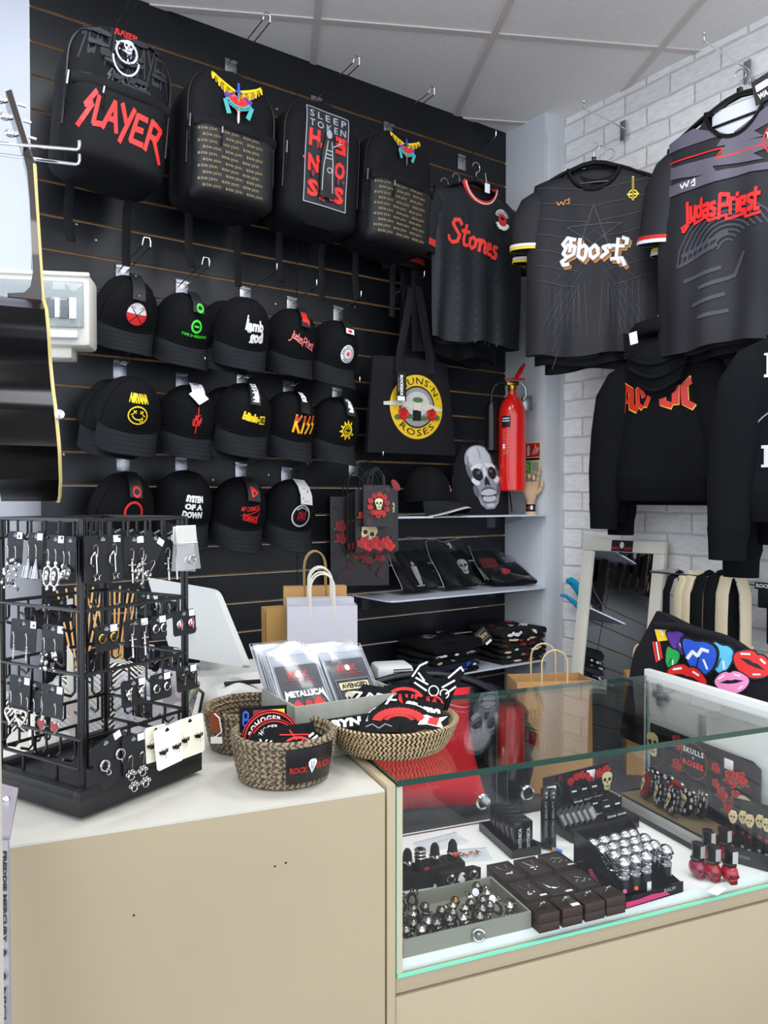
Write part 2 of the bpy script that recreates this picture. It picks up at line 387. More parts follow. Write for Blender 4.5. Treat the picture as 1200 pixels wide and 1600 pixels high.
b=MB(); b.box((.04,-.004,1.45),(.07,.006,2.9),WAL,bv=.001); struct(b.obj('trim_1',M=mat4(Pc+s_*.0,RS)@Matrix.Translation((.0,-.0,0)),ang=30))
b=MB(); b.box((-1.3,.06,1.5),(2.6,.12,3.0),mt('cool_white_wall_paint','#c9cdd6',.5)); struct(b.obj('wall_left',M=mat4((-1.036,2.343,0),R(4)),smooth=False))
b=MB(); b.box((0,0,-.05),(9,9,.1),mt('dark_vinyl_floor','#77777b',.45,var=.12,vs=5)); struct(b.obj('floor',M=mat4((.3,1.2,0)),smooth=False))
# suspended ceiling, 600 mm tiles
CEZ=CZ+1.572
tile=mt('mineral_ceiling_tile','#f4efea',.9,bump=.25,bs=260,var=.03,vs=60); bar=mt('ceiling_grid_bar','#d6ccc7',.55)
b=MB(); b.box((0,0,.03),(8,8,.06),tile); struct(b.obj('ceiling',M=mat4((.372,2.715,CEZ),R(7.9)),smooth=False))
b=MB()
for k in range(-6,7): b.box((k*.598,0,-.002),(.024,8,.006),bar); b.box((0,k*.598,-.0017),(8,.024,.006),bar)
struct(b.obj('trim_2',M=mat4((.372,2.715,CEZ),R(7.9)),smooth=False))
# ================================================================ counter and showcase
GC=Vector((.0027,1.11,0))
MC=mat4(GC,RC)                     # local x along the counter front (to the right), y away from the viewer, z up
CT=CZ-.41
b=MB()
b.box((-.40,.4155,CT-.0015),(.797,.829,.003),LAM)
c=thing('sales_counter','cream laminate sales counter with white top carrying the earring stand','counter',MC)
b.obj('countertop',c)
b=MB(); b.box((-.40,.008,(CT-.003)/2),(.797,.016,CT-.003),IVO); b.box((-.79,.41,(CT-.003)/2),(.016,.80,CT-.003),IVO)
b.box((-.40,.80,(CT-.003)/2),(.797,.016,CT-.003),IVO)
for x,z in ((-.16,.93),(-.145,.932),(-.34,.90)): b.box((x,-.0003,z),(.0025,.001,.002),BLA)
b.obj('front_panel',c)
b=MB(); b.box((.0085,.415,CT/2+.003),(.013,.83,CT+.006),IVO,bv=.001); b.obj('side_panel',c)
# showcase
GT=CZ-.399; GB=CZ-.681; X0,X1,DY=.0165,.795,.40; FZ=CZ-.661
sh=thing('glass_showcase','glass topped cream display showcase joined to the counter on the right','showcase',MC)
b=MB(); b.box(((X0+X1)/2,DY/2,(GB-.03)/2),(X1-X0,DY-.006,GB-.03),IVO,bv=.001)
b.box(((X0+X1)/2,DY/2+.001,(GB-.012)),(X1-X0,DY-.004,.026),IVO,bv=.001)
b.obj('base_cabinet',sh)
b=MB(); b.box(((X0+X1)/2,DY/2+.003,FZ-.011),(X1-X0-.012,DY-.012,.022),mt('white_deck','#f2f2f2',.35)); b.obj('display_deck',sh)
def pane(c,d,m_edge,name,edge_axis):
    """glass plate: two clear faces with coloured edges"""
    b=MB(); x,y,z=c; a,bb,h=[q/2 for q in d]
    v=[(x+i*a,y+j*bb,z+k*h) for k in(-1,1) for j in(-1,1) for i in(-1,1)]
    F=[((0,2,3,1),'z'),((4,5,7,6),'z'),((0,1,5,4),'y'),((2,6,7,3),'y'),((0,4,6,2),'x'),((1,3,7,5),'x')]
    for q,ax in F: b.add([v[i] for i in q],[(0,1,2,3)],(GLS if ax==edge_axis else m_edge))
    o=b.obj(name,sh,smooth=False); return o
o=pane(((X0+X1)/2+.003,DY/2,GT-.004),(X1-X0+.006,DY+.004,.009),GDK,'glass_top','z')
o=pane(((X0+X1)/2,.003,(GT-.009+GB)/2),(X1-X0,.006,GT-.009-GB),GED2,'front_glass','y')
b=MB(); b.box(((X0+X1)/2,-.0015,GB+.0025),(X1-X0,.003,.0045),GED2); b.obj('glass_channel',sh)
# left end panel, right end panel (white inside, taller than the glass)
b=MB(); b.box((X0+.005,DY/2,(GB+GT-.010)/2),(.009,DY-.002,GT-.010-GB),mt('cream_edge','#c9c1a6',.4)); b.obj('end_panel',sh)
b=MB(); b.box((X1+.012,DY/2,(GB+GT)/2+.006),(.016,DY+.02,GT-GB+.016),mt('frosted_white_panel','#dadcd8',.3),bv=.002); b.obj('end_panel',sh)
# sliding rear doors with round pulls
for i,(xa,xb,y) in enumerate(((X0+.005,.43,DY-.012),(.41,X1,DY-.004))):
    d=pane(((xa+xb)/2,y,(GT-.009+FZ)/2),(xb-xa,.005,GT-.009-FZ),GED,'sliding_door','y')
    b=MB(); xx=(xb-.060 if i==0 else xa+.070); b.lathe([(.0135,0),(.0165,.004),(.0135,.008),(.012,.005),(0,.005)],CHR,20,M=Matrix.Translation((xx,y-.003,FZ+.045))@Matrix.Rotation(PI/2,4,'X')); b.obj('finger_pull',d)
# metal glass clamp and clear strut on the right end panel
b=MB(); Mx=Matrix.Translation((X1-.001,DY-.05,GT-.032))
b.box((0,0,0),(.006,.05,.018),STL,Mx,bv=.002); b.box((0,.004,0),(.007,.014,.05),STL,Mx,bv=.002); b.box((-.004,0,0),(.004,.02,.012),CHR,Mx,bv=.001); b.obj('glass_clamp',sh)
b=MB(); b.box((X1-.001,DY-.17,(GT+FZ)/2-.02),(.004,.014,GT-FZ-.05),mt('grey_strut','#a9a8a2',.3)); b.obj('support_strut',sh)
# near cream door post at the left edge of view
b=MB(); b.box((-.03,-.015,1.0),(.06,.03,2.3),mt('cream_post','#cfc9bc',.45,var=.05),bv=.004)
p0=at(2,0,.5); p1=at(11,1600,.5); tl=math.atan2(p1.x-p0.x,p0.z-p1.z)
struct(b.obj('trim_3',M=Matrix.Translation((p1.x,.5,p1.z))@Matrix.Rotation(tl,4,'Y')@Matrix.Translation((0,0,-.5))))
# ================================================================ hooks on the slat wall
def hook_parts(root,L=.25,double=True,tip=.022,plate=True,rise=.02):
    if plate:
        b=MB(); b.box((0,-.0015,-.01),(.042,.003,.062),STL,bv=.001); b.box((0,-.0045,.012),(.042,.005,.006),STL); b.obj('mounting_plate',root)
    b=MB()
    if double:
        for s in (-1,1): b.tube([(s*.012,-.003,-.004),(s*.012,-.02,0),(s*.012,-L*.5,rise*.5),(s*.012,-L,rise),(s*.011,-L-.004,rise+tip*.6),(s*.008,-L-.004,rise+tip)],.0021,CHR,6)
        b.tube([(-.008,-L-.004,rise+tip),(.008,-L-.004,rise+tip)],.0021,CHR,6)
        b.tube([(-.012,-.03,.001),(.012,-.03,.001)],.0018,CHR,6)
    else:
        b.tube([(0,-.003,-.004),(0,-L*.5,rise*.5),(0,-L,rise),(0,-L-.005,rise+.005),(0,-L-.006,rise+tip)],.0026,CHR,6)
    b.obj('prong',root)
H_L='chrome display hook'
def hook(px,py,L,double,label,grp='display hooks on the slat wall'):
    r=thing('display_hook',label,'hook',mat4(onS(px,py,.001),RS),grp); hook_parts(r,L,double); return r
hook(176,62,.30,True,'double chrome hook holding the leftmost backpack with big red lettering')
hook(360,103,.27,True,'double chrome hook holding the second backpack from the left')
hook(493,160,.27,True,'double chrome hook holding the backpack with the framed red and white print')
hook(606,200,.27,True,'double chrome hook holding the rightmost backpack beside the red trimmed shirt')
hook(721,250,.20,False,'single chrome hook carrying the hangers of the black shirts with red collar')
for a in ((191,424,.23,True,'double chrome hook above the cap with the red and white disc'),
          (284,447,.20,True,'double chrome hook above the cap with the green ring emblem'),
          (383,457,.23,False,'single chrome hook above the cap with white lettering in the top row'),
          (456,473,.17,False,'single chrome hook above the cap with outlined red lettering'),
          (528,487,.15,False,'single chrome hook above the cap with the red star burst badge'),
          (187,572,.14,True,'double chrome hook above the cap with the yellow smiling face'),
          (284,592,.19,False,'single chrome hook above the cap with two white square tags'),
          (378,592,.15,True,'double chrome hook above the cap with yellow stencil lettering'),
          (450,604,.14,True,'double chrome hook above the cap with bold yellow and red lettering'),
          (526,615,.15,False,'single chrome hook above the cap with the yellow sun face'),
          (192,716,.14,True,'double chrome hook above the cap with the red broken ring'),
          (283,722,.14,False,'single chrome hook above the cap with block white lettering'),
          (376,732,.15,False,'single chrome hook above the cap with scratchy red lettering'),
          (447,738,.15,False,'single chrome hook above the cap with the silver ring badge'),
          (617,458,.18,False,'single chrome hook holding the black tote bag handles'),
          (552,727,.19,False,'single chrome hook holding the skull and rose gift bags')):
    hook(*a)
# ================================================================ artwork
SLY=[[(.75,1.25),(.25,.62),(.62,.72),(.0,-.25)],[(.95,1.1),(.8,0),(1.45,.12)],[(1.35,0),(1.9,1.15),(2.2,.05)],[(1.6,.45),(2.1,.5)],[(2.35,1.2),(2.7,.62)],[(3.1,1.2),(2.45,-.25)],
     [(3.95,1.05),(3.35,1.05),(3.1,.0),(3.85,.0)],[(3.2,.52),(3.75,.55)],[(4.05,-.1),(4.3,1.1),(4.95,.95),(4.7,.5),(4.25,.5)],[(4.5,.5),(5.1,-.35)]]
def A_slay(x0,y0,x1,y1,w=.2,rot=0): return fit(T_lines(SLY,w),x0,y0,x1,y1,rot)
def A_heart(cx,cy,r):
    p=[(cx+r*1.05*(16*sin(t)**3)/16,cy+r*(13*cos(t)-5*cos(2*t)-2*cos(3*t)-cos(4*t))/15) for t in [2*PI*i/26 for i in range(26)]]
    return T_poly(p)
def A_wingheart(banner=True):
    L=[]
    for s in (-1,1):
        for k in range(8):
            t=k/7; ax=.14+.84*t; ay=.44+.42*t**1.3
            L.append((T_line([(s*ax,ay),(s*(ax-.02+.06*t),ay-.42+.2*t)],.17,.06),YEL if k%2 else GLD))
            if k<6: L.append((T_line([(s*ax,ay-.12),(s*(ax-.06),ay-.5+.2*t)],.05,.02),GLD))
        L.append((T_line([(s*.12,.44),(s*.5,.6),(s*.8,.76),(s*1.02,.95)],.12,.05),YEL))
    for s in(-1,1):
        for (x,y,r) in ((.42,.0,.14),(.5,.14,.1),(.36,-.16,.1),(.3,.2,.09)): L.append((T_ell(s*x,y,r,r,8),PUR))
    L.append((A_heart(0,-.1,.38),RED)); L.append((T_arc(-.16,.08,.12,.12,40,170,.04,6),PNK))
    L.append((T_poly([(-.03,.75),(.03,.75),(.045,-.7),(0,-.98),(-.045,-.7)]),STL)); L.append((T_rect(-.16,.36,.16,.42)+T_rect(-.05,.42,.05,.72),BLU))
    L.append((A_heart(0,-.12,.2),RED))
    L.append((T_arc(0,.35,.62,.62,215,325,.17,10)+T_poly([(-.52,-.05),(-.66,-.1),(-.48,-.62),(-.3,-.55)])+T_poly([(.52,-.05),(.66,-.1),(.48,-.62),(.3,-.55)]),TEA))
    if banner: L.append((arctext('BON JOVI',0,.35,.575,222,318,.1,.015),BLA))
    return L
# ================================================================ backpacks
BW,BH,BD=.283,.415,.16
def bp_hw(z,w=BW/2,h=BH/2):
    za=h-.13; zb=-h+.05
    if z>za: return max(.012,w*max(0,1-((z-za)/(h-za))**2.3)**.5)
    if z<zb: return w-.05+.05*max(0,1-((zb-z)/.05)**2)**.5
    return w
def bp_F(x,z):
    u=min(1,abs(x)/bp_hw(z)); h=BH/2
    return BD-.035*u**7-.035*max(0,(z-h+.13)/.13)**5-.02*max(0,(-h+.05-z)/.05)**2+.0025*sin(23*x+31*z)*(1-u)
def bp_FP(x,z):                                             # front pocket
    u=min(1,abs(x)/(.128)); t=(z+.205)/.215
    return bp_F(x,z)*0+BD+.028-.03*u**6-.03*max(0,1-t/.12)**2-.012*max(0,(t-.88)/.12)**2+.003*sin(9*t+14*x)*(1-u)
def backpack(px,py,label,off=.31,roll=0,pocket=True,gusset=None,turn=0):
    P=onS(px,py,off); r=thing('backpack',label,'backpack',mat4(P-NS*BD,RS+R(turn),0,R(roll)),None)
    b=MB(); b.slab(bp_hw,-BH/2,BH/2,bp_F,lambda x,z:.0,18,26,NYL); b.obj('bag_body',r,ang=50)
    b=MB(); pts=[]
    for t in [i/40 for i in range(41)]:
        z=-BH/2+.10+(BH/2-.003-(-BH/2+.10))*sin(t*PI); s=-1 if t<.5 else 1
        pts.append((s*(bp_hw(min(z,BH/2-.003))*.985),-(bp_F(bp_hw(z)*.93,z)-.008),z))
    b.tube(pts,.0035,mt('zip_tape','#050506',.4),6); b.obj('zipper',r)
    b=MB(); b.tube([(-bp_hw(0)*.97,-BD+.012,.03),(-bp_hw(0)*.99,-BD+.006,-.01)],.003,STL,6); b.tube([(-bp_hw(0)*.99,-BD+.006,-.01),(-bp_hw(0)*1.0,-BD+.004,-.055)],.0028,NYL,6); b.obj('zipper_pull',r)
    b=MB(); b.tube([(-.04,-.02,BH/2-.01),(-.03,-.02,BH/2+.03),(0,-.02,BH/2+.042),(.03,-.02,BH/2+.03),(.04,-.02,BH/2-.01)],.009,NYL,8,ry=.003); b.obj('carry_handle',r)
    for s,l in ((-1,.16),(1,.19)):
        b=MB(); pts=[(s*.085,-.02,-BH/2+.02),(s*.08,-.012,-BH/2-.03),(s*.078+.004*s,-.02,-BH/2-l*.6),(s*.078+.012,-.012,-BH/2-l)]
        b.tube(pts,.0125,NYL,8,ry=.0018,up=(1,0,0)); b.tube([(s*.078+.012,-.012,-BH/2-l),(s*.078+.012,-.012,-BH/2-l+.012)],.013,NYL,8,ry=.004,up=(1,0,0)); b.obj('shoulder_strap',r)
    if pocket:
        pm=gusset or NYL
        b=MB(); b.slab(lambda z:.128-.012*max(0,(-z-.185)/.02)**2,-.205,.01,bp_FP,lambda x,z:BD-.03,16,16,pm); b.obj('front_pocket',r,ang=50)
        b=MB(); b.tube([(-.131,-BD-.0,.012),(-.06,-BD-.022,.013),(0,-BD-.026,.012),(.06,-BD-.022,.013),(.131,-BD-.0,.012)],.016,NYL,10,ry=.006,up=(0,0,1)); b.obj('pocket_flap',r)
        b=MB(); b.tube([(-.055,-BD-.032,.0),(-.057,-BD-.034,-.02)],.003,STL,6); b.tube([(-.057,-BD-.034,-.02),(-.056,-BD-.034,-.055)],.0028,NYL,6); b.obj('zipper_pull',r)
    return r
def mf(F): return lambda u,v,o:(u,-F(u,v)-o,v)
r=backpack(190,155,'black backpack with large red angular lettering across the pocket, leftmost of the row',.33,5)
p=Print(mf(bp_F),.0015)
p.add(A_slay(-.12,.06,.02,.2,.16),DG2); p.add(A_slay(.0,.045,.13,.17,.16),DG2); p.add(A_slay(-.05,.015,.07,.075,.18),mt('mid_grey_ink','#3c3c46',.6))
p.add(A_slay(-.032,.168,.035,.202,.22),RED)
sk=mt('print_silver','#b6b6c6',.5); random.seed(3)
for k in range(30): p.add(T_ell(random.uniform(-.1,.1),random.uniform(.03,.18),random.uniform(.008,.03),random.uniform(.003,.010),7,random.uniform(0,3)),mt('smoke_ink','#25252e',.7) if k%2 else mt('smoke_ink_b','#191920',.7))
p.add(T_arc(0,.105,.035,.045,180,360,.005,14)+T_ring(0,.125,.028,.006,.03,16),sk)
for k in range(46):
    a=random.uniform(0,2*PI); q=random.gauss(0,.55); p.add(T_ell(.035*q*cos(a),.122+.042*q*sin(a),random.uniform(.001,.0045),random.uniform(.001,.006),6),sk if k%3 else DG2)
p.art(A_skull(sk,BLA),place(0,.13,.02))
p.obj('print',r)
p=Print(mf(bp_FP),.0015); p.add(A_slay(-.115,-.155,.115,-.01,.235,-4),RED); p.obj('print',r)
BJP=mt('charcoal_pocket_cloth','#0f0f12',.6,bump=.2,bs=200)
def bonpat(p,x0,x1,z0,z1,rows,n,w):
    for k in range(rows):
        z=z1-(k+.7)*(z1-z0)/rows; x=x0+(.012 if k%2 else 0)
        while x+w<x1: p.add(fit(T_text('BON·JOVI',.0,sp=1.35),x,z,x+w,z+.0098),mt('pale_gold_ink','#a8935f',.5)); x+=w+.016
r=backpack(368,213,'black backpack with winged heart emblem and rows of tiny gold lettering, second from left',.31,2,gusset=BJP)
p=Print(mf(bp_F),.0015,.02); p.art(A_wingheart(),place(.0,.097,.076)); p.obj('print',r)
p=Print(mf(bp_FP),.0015,.02); bonpat(p,-.12,.124,-.192,-.006,10,6,.050); p.obj('print',r)
r=backpack(510,253,'plain black backpack with a framed red and white figure print, third from left',.31,3,pocket=False)
p=Print(mf(bp_F),.0015,.03); g=mt('silver_grey_ink','#9da2aa',.5)
p.add(T_rect(-.078,-.145,.078,.16),DG2); p.add(T_lines([[(-.078,-.145),(.078,-.145),(.078,.16),(-.078,.16),(-.078,-.145)]],.003),g)
p.add(fit(T_text('SLEEP',.015,sp=1.5),-.068,.128,.068,.15),g); p.add(fit(T_text('TOKEN',.015,sp=1.5),-.068,.098,.068,.12),g)
for s_,x,y in (('H',-.068,.035),('N',-.068,-.045),('S',-.068,-.125),('O',.028,-.045),('S',.028,-.125)): p.add(fit(T_text(s_,.05),x,y,x+.04,y+.055),RED)
p.add(xf(fit(T_text('E',.05),.028,.035,.068,.09),lambda x,y:(.096-x,y)),RED)
random.seed(5)
for k in range(26): p.add(T_ell(random.gauss(0,.028),random.uniform(-.13,.09),random.uniform(.002,.008),random.uniform(.003,.012),6),RED if k%3 else RED2)
p.add(T_poly([(-.028,-.12),(.03,-.12),(.022,.03),(.012,.075),(-.014,.075),(-.024,.02)]),BLA)
p.add(T_ell(-.002,.082,.011,.014,12)+T_lines([[(-.006,.06),(-.016,-.02),(-.02,-.1)],[(.008,.06),(.016,-.01),(.02,-.1)],[(-.01,.03),(.01,.03)],[(-.01,.018),(.012,.018)],[(-.01,.006),(.01,.006)],[(.014,.045),(.036,.06),(.04,.075)],[(.036,.06),(.046,.066)]],.0035),g); p.add(T_ring(.006,-.03,.008,.003,n=12),g)
p.obj('print',r)
r=backpack(629,294,'black backpack with winged heart emblem, rightmost of the row beside the hanging shirt',.31,4,gusset=BJP)
p=Print(mf(bp_F),.0015,.02); p.art(A_wingheart(),place(0,.125,.058)); p.obj('print',r)
p=Print(mf(bp_FP),.0015,.02); bonpat(p,-.12,.124,-.192,-.006,10,6,.050); p.obj('print',r)
# ================================================================ caps
CA,CB_,CH=.094,.094,.134
def crown(phi,th):
    rad=max(0,cos(th))**.86; z=CH*sin(th)**.95 if th>0 else 0
    fr=1+.05*max(0,cos(phi))*sin(th*1.4)
    return Vector((CA*rad*sin(phi),-CB_*rad*cos(phi)*fr,z))
def crown_map(u,v,o):
    th=math.asin(min(.995,max(0,v/CH))); p=crown(u/.095,th); n=Vector((p.x,p.y*.9,p.z*.75)).normalized(); return p+n*(o+.0006)
def brim(s,q):                                   # s 0..1 outward, q -1..1 across
    phi=q*R(68); a=Vector((CA*sin(phi),-CB_*cos(phi),0)); e=(1-abs(q)**2.1)
    L=.078*e**.6+.003
    o=Vector((CA*1.0*sin(q*R(64))*1.02,-CB_*cos(phi)-L,0)); p=a.lerp(o,s)
    p.z=-.032*(p.x/CA)**2*(s**.7)-.034*s+.005*sin(PI*s)*(1-q*q); return p
CRN=mt('cap_crown_twill','#08090c',.82,bump=.35,bs=700,spec=.2,var=.12,vs=25); BRM=mt('cap_brim_twill_lit','#1b1d21',.8,bump=.4,bs=700,spec=.2)  # same black twill; brim colour lightened to stand in for light falling on it
def cap_root(label,M,group=None):
    r=thing('baseball_cap',label,'cap',M,group)
    b=MB(); n=32; K=10
    b.grid(lambda u,v:crown(u*2*PI,v*PI/2*.999),n,K,CRN)
    for a in (0,60,120,180,240,300): b.tube([crown(R(a),t)*1.004 for t in [i/10*1.5 for i in range(11)]],.0011,CRN,5)
    b.tube([crown(R(a),.02)*1.01 for a in range(0,360,12)],.0022,CRN,5,closed=True)
    for a,t in ((35,.95),(-35,.95),(95,.95),(-95,.95)): b.ball(crown(R(a),t)*1.002,(.0026,.0026,.0026),BRM,8)
    b.obj('crown',r,ang=60)
    b=MB(); b.grid(lambda u,v:brim(v,u*2-1),24,8,BRM); b.grid(lambda u,v:brim(v,1-u*2)-Vector((0,0,.003)),24,8,mt('brim_underside','#0c0d0f',.85))
    b.tube([brim(1,q/12-1)-Vector((0,0,.0015)) for q in range(25)],.0022,BRM,6)
    for s in (.3,.5,.7,.87): b.tube([brim(s,q/12*.97-.97)+Vector((0,0,.0004)) for q in range(25)],.0006,BRM,4)
    b.obj('brim',r,ang=50)
    b=MB(); b.lathe([(.0075,-.002),(.0065,.002),(0,.0035)],CRN,12,c=(0,0,CH)); b.obj('button',r)
    return r
def capM(px,py,off,turn=0,pitch=48,s=1.0):
    pitch-=19
    P=onS(px,py,off); rz=RS+R(turn)
    return mat4(P,rz,R(pitch),R(7),s)@Matrix.Translation((0,CB_*.75,-CH*.35))
def cap_tag(r,m,w=.028,l=.075,u=0,art=None,fold=.0,back=None):
    w*=1.2
    b=MB(); P=[]
    th0=1.5
    pts=[crown(u,1.50)+Vector((0,.012,.010)),crown(u,1.25)+Vector((0,-.004,.012)),crown(u,1.0)+Vector((0,-.012,.008)),crown(u,.8)+Vector((0,-.016,.002))]
    k=l/.075
    pts=[pts[0],pts[0].lerp(pts[1],k),pts[0].lerp(pts[2],k)+Vector((0,-.003,.003)),pts[0].lerp(pts[3],k)+Vector((0,-.004,.004))]
    f=lambda a,t:(pts[min(2,int(t*3))].lerp(pts[min(2,int(t*3))+1],t*3-min(2,int(t*3))))+Vector(((a-.5)*w,0,0))
    b.grid(lambda a,t:f(a,t),1,6,m); b.grid(lambda a,t:f(1-a,t)-Vector((0,-.0008,.0008)),1,6,m); o=b.obj('hang_tag',r)
    if art:
        p=Print(lambda x,y,o_:f(.5+x*.5,.5-y*.5)+Vector((0,-.7,.7))*(o_+.0006),.0004,2); p.art(art); p.obj('print',o)
    return o
def badge(r,art,u=0,v=.048,k=.025,rot=0,kx=None):
    k*=1.6; kx=kx*1.6 if kx else None; v+=.008; u-=.004
    p=Print(crown_map,.0012,.012,.0003); p.art(art,place(u,v,k,rot,kx)); return p.obj('embroidery',r)
TX=lambda s,x0,y0,x1,y1,m,bold=.03,rot=0,shear=0,sp=1: (fit(T_text(s,bold,shear,sp),x0,y0,x1,y1,rot),m)
BARS=lambda m:[(T_lines([[(x,-.2),(x,-.8)] for x in (-.6,-.45,-.35,-.15,0,.1,.3,.4,.6)],.06),m)]
def second(M,turn,back,label,drop_names=('embroidery','hang_tag')):
    global _src
    d=dup(_src,M,label,None); drop(d,*drop_names); return d
# --- top row
r=cap_root('black cap with a red and white disc badge, leftmost of the top row',capM(207,490,.20,-4)); _src=r
badge(r,[(T_ell(0,0,1,1,28),WHT),([t for t in T_arc(0,0,.5,.5,180,360,1.0,16)],RED),(T_ring(0,0,1,.06),RED2),(T_line([(-.55,-.75),(.6,.5)],.07)+T_line([(.55,-.75),(-.6,.5)],.07),BLA),(T_arc(-.5,.3,.3,.3,30,150,.08,6)+T_arc(.5,.3,.3,.3,30,150,.08,6),GRY)],.012,.042,.0195)
cap_tag(r,CRD,.03,.085,.0,[(T_line([(0,.8),(.0,-.7)],.16),WHT)])
c=cap_root('black cap with a green ring emblem and green lettering, second in the top row',capM(297,515,.20,-2))
badge(c,[(T_ring(0,.35,.62,.26),GRN),(T_rect(-.32,.24,.32,.46),GRN),TX('TYPE O NEGATIVE',-1.65,-.85,1.65,-.55,GRN,.03)],.016,.044,.0165)
cap_tag(c,CRD,.03,.07,.1,[(T_ring(.2,-.6,.5,.22,.3),GRN)])
c=cap_root('black cap with white brush lettering, third in the top row',capM(387,520,.26,-10))
badge(c,[TX('lamb',-1,.05,1,1,WHT,.05),TX('of',-.8,-.1,-.35,.25,WHT,.03),TX('god',-.45,-.95,.9,.12,WHT,.06),(T_line([(-.98,.1),(-.98,1.25)],.13)+T_line([(.9,.0),(.95,-.8)],.1),WHT)],.022,.046,.0215)
drop(dup(c,capM(360,525,.185,-10),'plain black cap hanging just behind the cap with white brush lettering'),'embroidery','hang_tag')
JP=[[(0,1.2),(.12,-.2),(-.15,-.5),(-.3,-.45)],[(.3,.9),(.35,.2),(.65,.2),(.7,.9)],[(1.25,1.2),(1.2,.2),(.85,.25),(.85,.75),(1.2,.8)],[(1.45,.75),(1.85,.8),(1.85,.1),(1.45,.15),(1.45,.45),(1.85,.48)],[(2.4,.8),(2.1,.75),(2.1,.5),(2.4,.4),(2.35,.05),(2.05,.1)],
    [(2.7,-.2),(2.75,1.2),(3.35,1.1),(3.3,.55),(2.75,.55)],[(3.5,.0),(3.5,.85),(3.8,.8)],[(4.0,0),(4.0,.75)],[(4.0,.95),(4.0,1.1)],[(4.65,.0),(4.25,.05),(4.25,.75),(4.65,.75),(4.6,.4),(4.25,.4)],[(5.2,.8),(4.9,.75),(4.9,.45),(5.2,.35),(5.15,-.05),(4.85,0)],[(5.45,1.1),(5.45,-.1),(5.75,-.1)],[(5.3,.75),(5.75,.75)]]
c=cap_root('black cap with outlined red angular lettering, fourth in the top row',capM(466,535,.20,-6))
badge(c,[(fit(T_lines(JP,.2),-1,-1,1,1,-12),RED),(fit(T_lines(JP,.05),-.98,-.98,.98,.98,-12),WHT)],.012,.046,.017,0,.034)
cap_tag(c,CRD,.026,.07,.05,[TX('JE',-.8,-.8,.8,.3,RED,.08,90)])
c=cap_root('black cap with a round white badge and red star burst, fifth in the top row',capM(535,552,.20,-2))
badge(c,[(T_ell(0,0,1,1,28),WHT),(T_ell(0,0,.64,.64,24),BLA),(T_ell(0,0,.56,.56,24),WHT),(T_star(0,0,.52,8,.28),RED),(arctext('RED HOT CHILI PEPPERS',0,0,.7,190,-130,.2,.02),BLA)],.014,.042,.0185)
cap_tag(c,CRD,.03,.055,.1,[(T_rect(-.9,-.95,.9,-.35),TAG),(T_ell(0,-.65,.5,.2,10),RED)])
# --- middle row
c=cap_root('black cap with yellow lettering over a yellow smiling face, leftmost of the middle row',capM(209,648,.26,-8,44))
badge(c,[TX('NIRVANA',-1,.62,1,1.35,YEL,.06,sp=.95),(T_ring(0,-.3,.82,.11,.68),YEL),(T_arc(0,-.22,.5,.42,200,330,.1,10),YEL),
  (T_lines([[(-.42,.05),(-.18,-.15)],[(-.42,-.15),(-.18,.05)],[(.18,.05),(.42,-.15)],[(.18,-.15),(.42,.05)],[(-.6,-.3),(-.4,-.22)],[(.4,-.25),(.6,-.33)]],.08),YEL),(T_arc(.28,-.62,.14,.16,200,380,.08,7),YEL)],.012,.052,.0215)
drop(dup(c,capM(180,652,.185,-10,44),'plain black cap mostly hidden behind the cap with the yellow face'),'embroidery','hang_tag')
c=cap_root('black cap with thin red tribal emblem and white square tags, second in middle row',capM(303,658,.20,-6,44))
badge(c,[(T_lines([[(0,1.3),(0,-1.3)],[(.25,.55),(-.2,.35),(-.15,.1),(.2,-.1),(.15,-.4),(-.3,-.55)],[(-.25,.5),(-.3,-.6)],[(.28,.2),(.3,-.5)],[(-.45,.1),(-.45,-.5)],[(.42,.35),(.42,-.2)]],.13),RED)],.008,.045,.018)
o=cap_tag(c,TAG,.034,.05,.0,[(T_rect(-.5,-.9,.5,.9),CRD),TX('IIIIIII',-.4,.2,.4,.7,WHT),(T_lines([[(-.4,y),(.4,y)] for y in (0,-.2,-.35,-.6)],.08),WHT)])
b=MB(); Mt=Matrix.Translation(crown(0,1.05)+Vector((0,-.006,.006)))@Matrix.Rotation(R(38),4,'X')@Matrix.Rotation(R(42),4,'Z'); b.box((0,0,0),(.042,.046,.0008),TAG,Mt); b.obj('square_tag',c)
c=cap_root('black cap with yellow stencil lettering, third in the middle row',capM(388,655,.26,-12,46))
badge(c,[(T_rect(.45,-.62,1.05,.62),YEL),TX('blink-',-1.1,-.5,.42,.75,YEL,.08,0),TX('182',.5,-.45,1.0,.45,BLA,.06)],.02,.045,.0125,-6,.024)
cap_tag(c,CRD,.026,.075,.1,[TX('blink182',-.6,-.8,.7,.8,WHT,.06,90)])
drop(dup(c,capM(360,660,.185,-14,46),'plain black cap hanging behind the cap with yellow stencil lettering'),'embroidery','hang_tag')
c=cap_root('black cap with bold yellow and red block lettering, fourth in the middle row',capM(465,665,.21,-4,46))
KS=[[(0,1),(0,-1)],[(.8,1),(.1,.05),(.85,-1)],[(1.45,1),(1.2,-1)]]
for m,w,d in ((ORA,.34,(.0,.0)),(YEL,.28,(.02,-.12)),(RED3,.2,(.0,.25))):
    pass
kz=T_lines(KS,.36)+T_lines([[(2.5,1),(1.95,.15),(2.4,.1),(1.85,-1)],[(3.5,1),(2.95,.15),(3.4,.1),(2.85,-1)]],.34)
